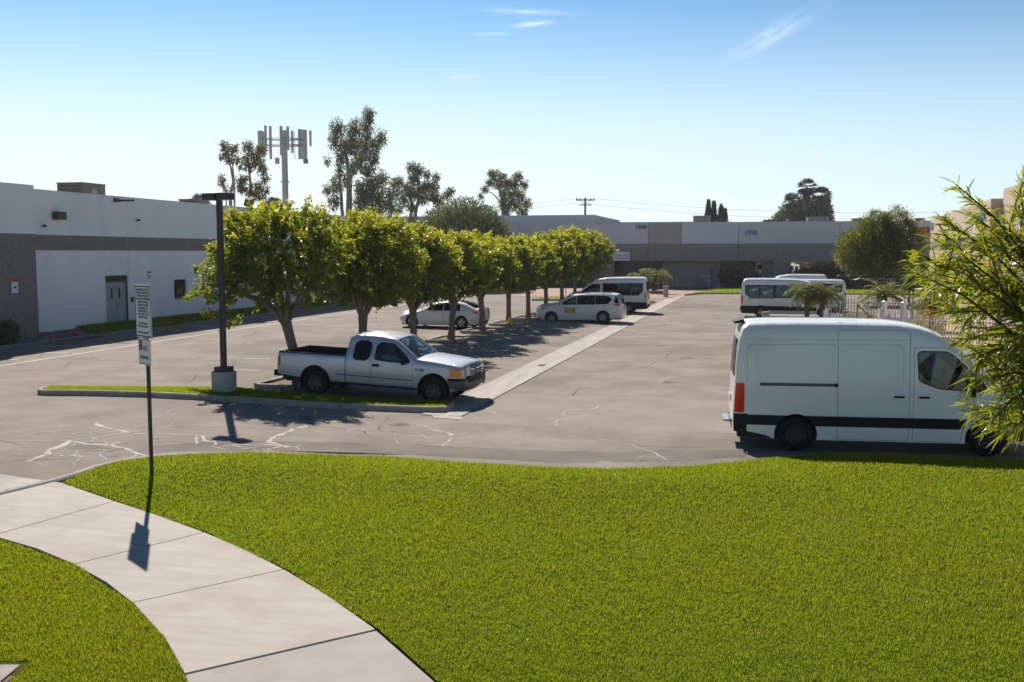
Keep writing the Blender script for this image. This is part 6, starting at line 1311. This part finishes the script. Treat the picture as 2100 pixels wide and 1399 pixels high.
# ------------------------------------------------------------------ sign post, light pole
sp = thing('sign_post', 'green steel post with a towing notice above a no trespassing sign', 'sign', (-10.45, 14.9, zg(-10.45, 14.9) + .12), 0)
ob('post', MB().tube([(0, 0, -.2), (0, 0, 3.42)], .035, 8), M['post'], sp)
SA = R(-62)      # plates turned away from the camera
tp = ob('towing_notice', MB().b2(-.305, .305, -.014, .0, -.46, .46), M['sign_white'], sp, (.0, -.045, 3.0)); tp.rotation_euler = (0, 0, R(-31)); tp.location = (math.sin(R(-31)) * .045, -math.cos(R(-31)) * .045, 3.0)
ob('border', MB().b2(-.30, .30, -.017, -.0142, .425, .445).b2(-.30, .30, -.017, -.0142, -.445, -.425).b2(-.30, -.287, -.017, -.0142, -.42, .42).b2(.287, .30, -.017, -.0142, -.42, .42), M['ink'], tp)
ob('back_plate', MB().b2(-.303, .303, .001, .004, -.458, .458), M['signback'], tp)
LN = ['UNAUTHORIZED VEHICLES', 'PARKED IN DESIGNATED', 'ACCESSIBLE SPACES NOT', 'DISPLAYING DISTINGUISHING', 'PLACARDS OR SPECIAL', 'LICENSE PLATES ISSUED', 'FOR PERSONS WITH', 'DISABILITIES WILL BE', 'TOWED AWAY AT THE', "OWNER'S EXPENSE", '', 'TOWED VEHICLES', 'MAY BE RECLAIMED AT', '', 'OR BY TELEPHONING']
for k, l in enumerate(LN):
    if l: text('lettering', l, .052, M['ink'], tp, (0, -.0165, .375 - k * .0535), ext=.001, sx=.82)
np_ = ob('no_trespassing_sign', MB().b2(-.23, .23, -.014, 0, -.23, .23), M['sign_white'], sp); np_.rotation_euler = (0, 0, R(-31)); np_.location = (math.sin(R(-31)) * .045, -math.cos(R(-31)) * .045, 2.29)
ob('border', MB().b2(-.225, .225, -.016, -.0142, .21, .22).b2(-.225, .225, -.016, -.0142, -.22, -.21), M['ink'], np_)
text('lettering', 'NO', .13, M['ink'], np_, (.03, -.0165, .06), ext=.001); text('lettering', 'TRESPASSING', .075, M['ink'], np_, (0, -.0165, -.10), ext=.001, sx=.8)
ob('emblem', MB().b2(-.215, -.09, -.0165, -.0142, .14, .20), M['blue2'], np_); ob('emblem_band', MB().b2(-.215, -.09, -.0165, -.0142, .045, .135), M['red'], np_); ob('emblem_foot', MB().b2(-.215, -.09, -.0165, -.0142, .02, .043), M['blue2'], np_)
ob('clamp', MB().box((.0, 0, 2.55), (.09, .09, .03)).box((0, 0, 2.49), (.09, .09, .03)), M['galv'], sp)
lp = thing('light_pole', 'dark bronze square lamp post with twin box heads on a round concrete base', 'street lamp', (-14.45, 24.02, zg(-14.45, 24)))
sm(ob('concrete_base', MB().lathe([(.335, -.1), (.335, .68), (.32, .70), (.05, .702)], n=28), M['concrete'], lp), 40)
ob('base_cover', MB().b2(-.19, .19, -.19, .19, .70, .83), M['bronze'], lp); ob('shaft', MB().box((0, 0, 3.2), (.13, .13, 4.76)), M['bronze'], lp)
LA = R(-8)
for s_, nm in ((-1, 0), (1, 0)):
    h = ob('lamp_head', MB().box((s_ * .25, 0, 5.5), (.37, .34, .19)), M['bronze'], lp); h.rotation_euler = (0, 0, LA + (R(10) if s_ < 0 else R(-14))); md = h.modifiers.new('b', 'BEVEL'); md.width = .015; md.segments = 2
    ob('lens', MB().box((s_ * .25, 0, 5.402), (.3, .26, .012)), M['clear'], h)
ob('arm', MB().box((0, 0, 5.5), (.3, .1, .1)), M['bronze'], lp); ob('cap', MB().box((0, 0, 5.585), (.15, .15, .03)), M['bronze'], lp)

# ------------------------------------------------------------------ ficus row in kerbed planters
kerbm = {}
variants = {}
ROW = [27, 32, 37, 42, 47.2, 52.3, 57, 62, 67, 72, 77]
FL = ['nearest ficus, with a bare limb reaching left behind the lamp post', 'second ficus, behind the pickup cab', 'third ficus, rising behind the pickup windscreen', 'fourth ficus, in front of the white sedan door', 'fifth ficus, at the tail of the white sedan', 'sixth ficus, between the sedan and the minivan', 'seventh ficus, slim trunk by the minivan nose', 'eighth ficus, behind the minivan hood', 'ninth ficus, behind the minivan windscreen', 'tenth ficus, beside the nose of the far passenger van', 'last ficus, at the far end of the tree row']
PLB = ['kerbed tree planter behind the rear wheel of the pickup', 'kerbed tree planter hidden behind the pickup bed', 'kerbed tree planter behind the pickup hood', 'kerbed tree planter nearest past the pickup hood', 'kerbed tree planter under the sedan tail', 'kerbed tree planter with a yellow weed between sedan and minivan', 'kerbed tree planter before the minivan nose', 'kerbed tree planter left of the minivan', 'kerbed tree planter beyond the minivan', 'kerbed tree planter by the far passenger van', 'kerbed tree planter at the far row end']
segm = None
for k, y in enumerate(ROW):
    x = -13.7; z = zg(x, y)
    p = thing('tree_planter', PLB[k], 'planter', (x, y, z), 0, 'kerbed tree planters')
    cs_ = [(-.75, -1.3), (.62, -1.35), (.72, 1.05), (-.7, 1.15)]
    for i in range(4):
        a, b = Vector(cs_[i]), Vector(cs_[(i + 1) % 4]); mid = (a + b) / 2; L_ = (b - a).length - .1; an = math.atan2((b - a).y, (b - a).x)
        o = ob('kerb_piece', MB().box((0, 0, .03), (L_, .15, .24), taper=.97), M['kerb'], p, (mid.x, mid.y, 0)); o.rotation_euler = (0, 0, an + random.Random(k * 4 + i).uniform(-.02, .02))
        md = o.modifiers.new('b', 'BEVEL'); md.width = .02; md.segments = 2
    ob('soil', MB().prism([(-.70, -1.24), (.56, -1.28), (.66, 1.0), (-.64, 1.1)], -.05, .07), M['soil'], p)
    t = thing('ficus_tree', FL[k], 'tree', (x, y, z), 0, 'ficus row')
    if k == 0:
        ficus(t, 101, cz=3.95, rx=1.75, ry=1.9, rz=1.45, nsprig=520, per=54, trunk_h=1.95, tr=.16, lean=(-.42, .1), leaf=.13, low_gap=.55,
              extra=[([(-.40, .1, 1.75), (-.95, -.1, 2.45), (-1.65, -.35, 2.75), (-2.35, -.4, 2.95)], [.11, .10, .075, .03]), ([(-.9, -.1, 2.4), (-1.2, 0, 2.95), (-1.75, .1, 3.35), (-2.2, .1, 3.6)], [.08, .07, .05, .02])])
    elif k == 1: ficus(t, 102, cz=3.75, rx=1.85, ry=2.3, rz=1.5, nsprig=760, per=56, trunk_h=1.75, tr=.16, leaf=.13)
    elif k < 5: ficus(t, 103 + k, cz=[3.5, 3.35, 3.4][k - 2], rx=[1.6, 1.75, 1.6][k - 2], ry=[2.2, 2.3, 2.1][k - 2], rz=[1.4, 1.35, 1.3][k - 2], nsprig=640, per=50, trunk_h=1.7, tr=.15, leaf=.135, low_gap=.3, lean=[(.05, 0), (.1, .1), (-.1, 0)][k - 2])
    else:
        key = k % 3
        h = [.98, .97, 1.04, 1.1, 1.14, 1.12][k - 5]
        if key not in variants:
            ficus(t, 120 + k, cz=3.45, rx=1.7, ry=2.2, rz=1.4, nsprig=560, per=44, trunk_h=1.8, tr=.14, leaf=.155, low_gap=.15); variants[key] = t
        else:
            for ch in variants[key].children:
                c = ch.copy(); C.objects.link(c); c.parent = t
            t.rotation_euler = (0, 0, R(50 * k))
        t.scale = (1, 1, h)
wd = thing('weed', 'yellow-green weed at the foot of the sixth ficus', 'plant', (-13.35, 51.5, .2)); ball_tree(wd, 7, (0, 0, .15), (.22, .22, .2), 160, [M['leaf_ficus2']], [1], (.1, .05), M['bark'], [([(0, 0, -.05), (0, 0, .2)], [.01, .005])])

# ------------------------------------------------------------------ trees farther off
EUC_D = [(-51.6, 115.9, 130), (0, 0, 140), (0, 0, 150), (0, 0, 100), (0, 0, 100)]
EL = ['tall eucalyptus with hanging dark clumps right of the phone mast', 'sparse eucalyptus with pale forked trunks left of the round tree', 'small-crowned eucalyptus standing over the metal building', 'thin rusty eucalyptus left of the phone mast, sparser one', 'bushier rusty eucalyptus just left of the phone mast']
YW = R(14.464)
for k, ((cl, lm), u0, d_) in enumerate(zip(EUC, (718, 852, 1035, 482, 525), (130, 140, 150, 100, 100))):
    xc = (u0 - 1050) * d_ / 2000; bx_ = xc * math.cos(YW) - d_ * math.sin(YW); by_ = xc * math.sin(YW) + d_ * math.cos(YW)
    t = thing('eucalyptus_tree', EL[k], 'tree', (bx_, by_, 0), YW, 'eucalyptus trees beyond the roofs')
    lm = [([(q[0][0] * 1.0, 0, -.3)] + list(q), [r[0] * 1.15] + list(r)) for q, r in lm]
    rust = k >= 3
    clump_tree(t, 40 + k, cl, lm, M['euc_bark'], [M['leaf_euc'], M['leaf_euc2']], [.45, .55] if rust else [.84, .16], (.46, .13) if not rust else (.32, .12), 110 if not rust else 170, .9 if not rust else .2)
t = thing('round_tree', 'broad rounded olive-green tree left of the metal building', 'tree', (-31.5, 101, 0)); ball_tree(t, 45, (0, 0, 5.6), (5.0, 4.6, 4.1), 26000, [M['leaf_olive'], M['leaf_dark']], [.6, .4], (.38, .10), M['bark'], [([(0, 0, -.3), (0, 0, 2), (.3, 0, 4)], [.4, .3, .2]), ([(0, 0, 2), (-1.5, 0, 4.5)], [.25, .1]), ([(0, 0, 2), (1.6, .3, 4.6)], [.25, .1])], up=.8, rough=.16)
t = thing('bushy_tree', 'bushy olive-green tree before the right end of the office', 'tree', (8.6, 80, .1))
ball_tree(t, 46, (0, 0, 4.6), (3, 3, 2.6), 34000, [M['leaf_olive'], M['leaf_will']], [.85, .15], (.26, .055), M['bark'], [([(0, 0, -.2), (.1, 0, 1.6), (.4, 0, 3.4), (.6, 0, 5)], [.22, .18, .14, .06]), ([(.1, 0, 1.6), (-1.2, 0, 3.4)], [.13, .05]), ([(.3, 0, 2.6), (1.6, .2, 4.4)], [.1, .04])], up=.5, rough=.3,
          lobes=[(-.2, 0, 4.2, 2.5, 2.4, 2.3, .42), (-1.7, 0, 4.0, 1.6, 1.7, 1.7, .2), (1.5, .2, 4.5, 1.8, 1.8, 1.9, .22), (-.4, 0, 5.9, 1.2, 1.2, 1.3, .1), (1.1, 0, 6.0, 1.2, 1.2, 1.4, .1)])
for k, (x, y, h, lab) in enumerate([(5.8, 230.5, 15.6, 'left fan palm of the trio over the office roof'), (8.9, 231.5, 18.8, 'tallest fan palm in the middle of the trio'), (12.2, 232.2, 17.0, 'right fan palm of the trio over the office roof'), (-112.4, 179.5, 14.2, 'tiny far fan palm over the left building, behind the lamp post'), (-92.7, 174, 12.9, 'tiny far fan palm just left of the mast foot')]):
    t = thing('fan_palm', lab, 'palm', (x, y, 0), 0, 'far fan palms'); fan_palm(t, 60 + k, h, 2.3, 3.4 if k < 3 else 1)
t = thing('dark_tree', 'dense dark tree below the three fan palms', 'tree', (7.5, 236, 0)); ball_tree(t, 47, (0, 0, 9), (6, 5, 6), 21000, [M['leaf_dark']], [1], (.7, .3), M['wood'], [([(0, 0, -.3), (0, 0, 8)], [.6, .3])], up=.6, rough=.22, lobes=[(-5.2, 0, 8.0, 3.6, 4, 4.2, .22), (-2.0, 0, 10.2, 3.6, 4, 5.2, .26), (1.4, 0, 11.6, 3.6, 4, 5.4, .28), (4.6, 0, 11.0, 2.8, 3.4, 6.0, .24)])
for k, (x, y, h, lab) in enumerate([(-9.67, 174.6, 13.0, 'leftmost and tallest dark cypress over the office roof'), (-8.76, 174.9, 12.8, 'second dark cypress from the left'), (-7.5, 175, 12.2, 'third dark cypress from the left'), (-6.9, 175.6, 11.5, 'rightmost and shortest dark cypress')]):
    t = thing('cypress', lab, 'tree', (x, y, 0), 0, 'cypresses behind the office roof'); cypress(t, 70 + k, h, .62)
t = thing('autumn_tree', 'low orange-brown tree at the foot of the cypresses', 'tree', (-7.4, 171, 0)); ball_tree(t, 48, (0, 0, 6.5), (3.2, 2.5, 3), 2600, [M['leaf_euc2'], M['leaf_olive']], [.7, .3], (.4, .15), M['bark'], [([(0, 0, -.3), (0, 0, 6)], [.25, .1])], rough=.35)
t = thing('narrow_leaf_tree', 'yellow-green narrow-leaved tree close on the right', 'tree', (0, 0, 0)); narrow_leaf_tree(t, 12, NL, (2.25, 6.5, -.42), (2.0, 6.25, 3.35), 5)
# mast
mt = thing('phone_mast', 'tall grey phone mast with a ring of panel antennas', 'mast', (-54.6, 105.2, 0), YW)
sm(ob('pole', MB().lathe([(.44, -.3), (.37, 8), (.35, 11.2), (.34, 18.2), (.30, 18.3)], n=20), M['mast'], mt), 40)
for z in (8.6, 12.3): ob('flange', MB().lathe([(.47, z), (.47, z + .16)], n=20), M['mast'], mt)
rg = MB(); 
for z in (16.6, 17.3): rg.tube([(-2.7, .3, z), (-1.4, -1.2, z), (1.0, -1.2, z), (2.5, .3, z), (0, 1.9, z), (-2.7, .3, z)], .05, 5)
for z in (16.6, 17.3):
    for q in ((-2.7, .3), (2.5, .3), (0, 1.9), (-.2, -1.2)): rg.tube([(0, 0, z), (q[0], q[1], z)], .05, 5)
ob('antenna_frame', rg, M['mast_dark'], mt)
for x, y, z0, z1, w, m in [(-3.3, .2, 15.2, 18.3, .62, 'mast'), (-2.85, .2, 15.2, 18.2, .42, 'mast'), (-2.25, -.9, 16.6, 18.75, .3, 'mast'), (-1.55, -1.1, 14.9, 18.65, .3, 'mast'), (-.05, -1.3, 15.3, 18.65, .34, 'mast'), (.85, -1.3, 15.9, 18.6, .32, 'mast'), (2.15, .1, 15.0, 18.45, .55, 'mast'), (2.75, .2, 15.0, 18.4, .55, 'mast'), (3.35, .9, 16.6, 18.4, .28, 'mast'), (-2.05, .6, 15.6, 18.2, .3, 'mast_dark'), (-.75, 1.5, 16.2, 18.3, .2, 'mast_dark'), (.6, 1.9, 15.9, 18.5, .3, 'mast')]:
    x *= .86; w *= .86; ob('panel_antenna', MB().b2(x - w / 2, x + w / 2, y - .12, y + .12, z0, z1), M[m], mt)
ob('radio_unit', MB().b2(-.95, -.5, -.75, -.45, 14.4, 15.1), M['mast'], mt); ob('radio_unit', MB().b2(2.2, 2.7, -.1, .3, 14.5, 15.0), M['mast_dark'], mt); ob('radio_unit', MB().b2(-2.6, -2.2, .3, .6, 16.2, 16.8), M['mast_dark'], mt)
ob('whip_antenna', MB().tube([(1.35, -.6, 14.9), (1.35, -.6, 18.1)], .035, 5), M['mast'], mt); ob('whip_antenna', MB().tube([(1.85, -.3, 16.4), (1.85, -.3, 18.0)], .035, 5), M['mast'], mt)
lad = MB(); 
for k in range(26): lad.box((-.55, -.1, 8.2 + k * .28), (.14, .02, .03))
ob('climbing_pegs', lad, M['mast'], mt)
# utility pole and wires
up_ = thing('utility_pole', 'dark wooden utility pole with a crossarm above the office roof', 'utility pole', (-28.7, 159.4, 0), YW)
ob('pole', MB().tube([(0, 0, -.3), (0, 0, 13.1)], [.22, .15], 8), M['wood'], up_); ob('crossarm', MB().box((0, -.15, 12.7), (3.1, .14, .2)), M['wood'], up_); ob('crossarm', MB().box((0, -.15, 11.9), (2.0, .12, .16)), M['wood'], up_)
ob('brace', MB().tube([(-.9, -.2, 12.6), (0, -.2, 12.0), (.9, -.2, 12.6)], .04, 4), M['wood'], up_)
ins = MB().lathe([(.07, 0), (.09, .12), (.04, .26)], n=8).mesh('insulator'); ins.materials.append(M['mast_dark'])
for x in (-1.45, -.9, .9, 1.45): ob('insulator', ins, None, up_, (x, -.15, 12.8))
ww_ = M['black']
def wire(label, a, b, sag, r=.022):
    a, b = Vector(a), Vector(b); o = ob('overhead_wire', MB().tube([a.lerp(b, t) - Vector((0, 0, sag * 4 * t * (1 - t))) for t in np.linspace(0, 1, 15)], r, 4, False), ww_); tag(o, label, 'wire', 'overhead wires')
wire('upper overhead wire from the utility pole to the right', (-27.3, 159.4, 12.95), (75, 165, 14.4), 3.4); wire('lower overhead wire from the utility pole to the right', (-29.4, 159.0, 12.2), (75, 164, 13.6), 3.6)
wire('upper overhead wire from the utility pole to the left', (-29.9, 159.4, 12.95), (-130, 150, 13.6), 3.0); wire('lower overhead wire from the utility pole to the left', (-30.0, 159.0, 12.2), (-130, 149, 12.7), 3.2)

# ------------------------------------------------------------------ vehicles
def place(root, x, y, heading, pitch=0): root.location = (x, y, zg(x, y)); root.rotation_euler = (0, pitch, heading)
v = thing('cargo_van', 'white cargo van with a black side band at the lawn edge', 'van'); make_van(v, 3.67, 1.0, 'cargo', M['van_paint']); v.location = (.62, 21.42, .068); v.rotation_euler = (0, R(-.35), R(4.5))
t = thing('pickup_truck', 'silver extended-cab pickup with an empty bed behind the island', 'pickup'); make_pickup(t); t.location = (-12.12, 25.86, .112); t.rotation_euler = (0, R(1.9), R(-1.0))
s = thing('sedan', 'white four-door sedan parked among the ficus trunks', 'car'); make_sedan(s); s.location = (-15.15, 49.4, .135); s.rotation_euler = (0, 0, R(174))
m_ = thing('minivan', 'white minivan with an ochre door sign', 'minivan'); make_minivan(m_); m_.location = (-9.0, 57.15, .02); m_.rotation_euler = (0, R(1.5), R(179))
GV = 'white passenger vans'
a = thing('passenger_van', 'white tinted-window passenger van behind the minivan', 'van', group=GV); make_van(a, 3.3, .80, 'bus', M['white_paint']); a.location = (-8.85, 67.0, .02); a.rotation_euler = (0, R(.8), R(180))
b = thing('passenger_van', 'white passenger van parked nearest on the right behind the small palms', 'van', group=GV); make_van(b, 3.75, .80, 'bus', M['white_paint'], M['glass2']); b.location = (-.15, 63.4, .085); b.rotation_euler = (0, 0, 0)
lb_low = thing('passenger_van', 'low-roofed white van with its tail lamp right of the palms', 'van', group=GV); make_van(lb_low, 3.3, .60, 'bus', M['white_paint'], M['glass2']); lb_low.location = (4.15, 70.0, .1); lb_low.rotation_euler = (0, 0, R(180))
c_ = copy_tree(a); c_.location = (3.3, 75.2, .1); c_.rotation_euler = (0, 0, R(180)); c_['label'] = 'white van at the back of the right group, mostly hidden'

# ------------------------------------------------------------------ air between the camera and the far trees
hz_ = MB().b2(-905, 905, -905, 905, -1.6, 26).mesh('haze')
hm = bpy.data.materials.new('haze_air'); hm.use_nodes = True; nt_ = hm.node_tree; nt_.nodes.clear()
pv = N(nt_, 'ShaderNodeVolumePrincipled'); pv.inputs['Color'].default_value = (.86, .92, 1, 1); pv.inputs['Density'].default_value = 0.0002; pv.inputs['Anisotropy'].default_value = .35
no_ = N(nt_, 'ShaderNodeOutputMaterial'); nt_.links.new(pv.outputs[0], no_.inputs['Volume'])
hz_.materials.append(hm); ho = ob('haze', hz_); ho['kind'] = 'stuff'; ho['label'] = 'thin pale summer haze over the whole place'; ho['category'] = 'haze'
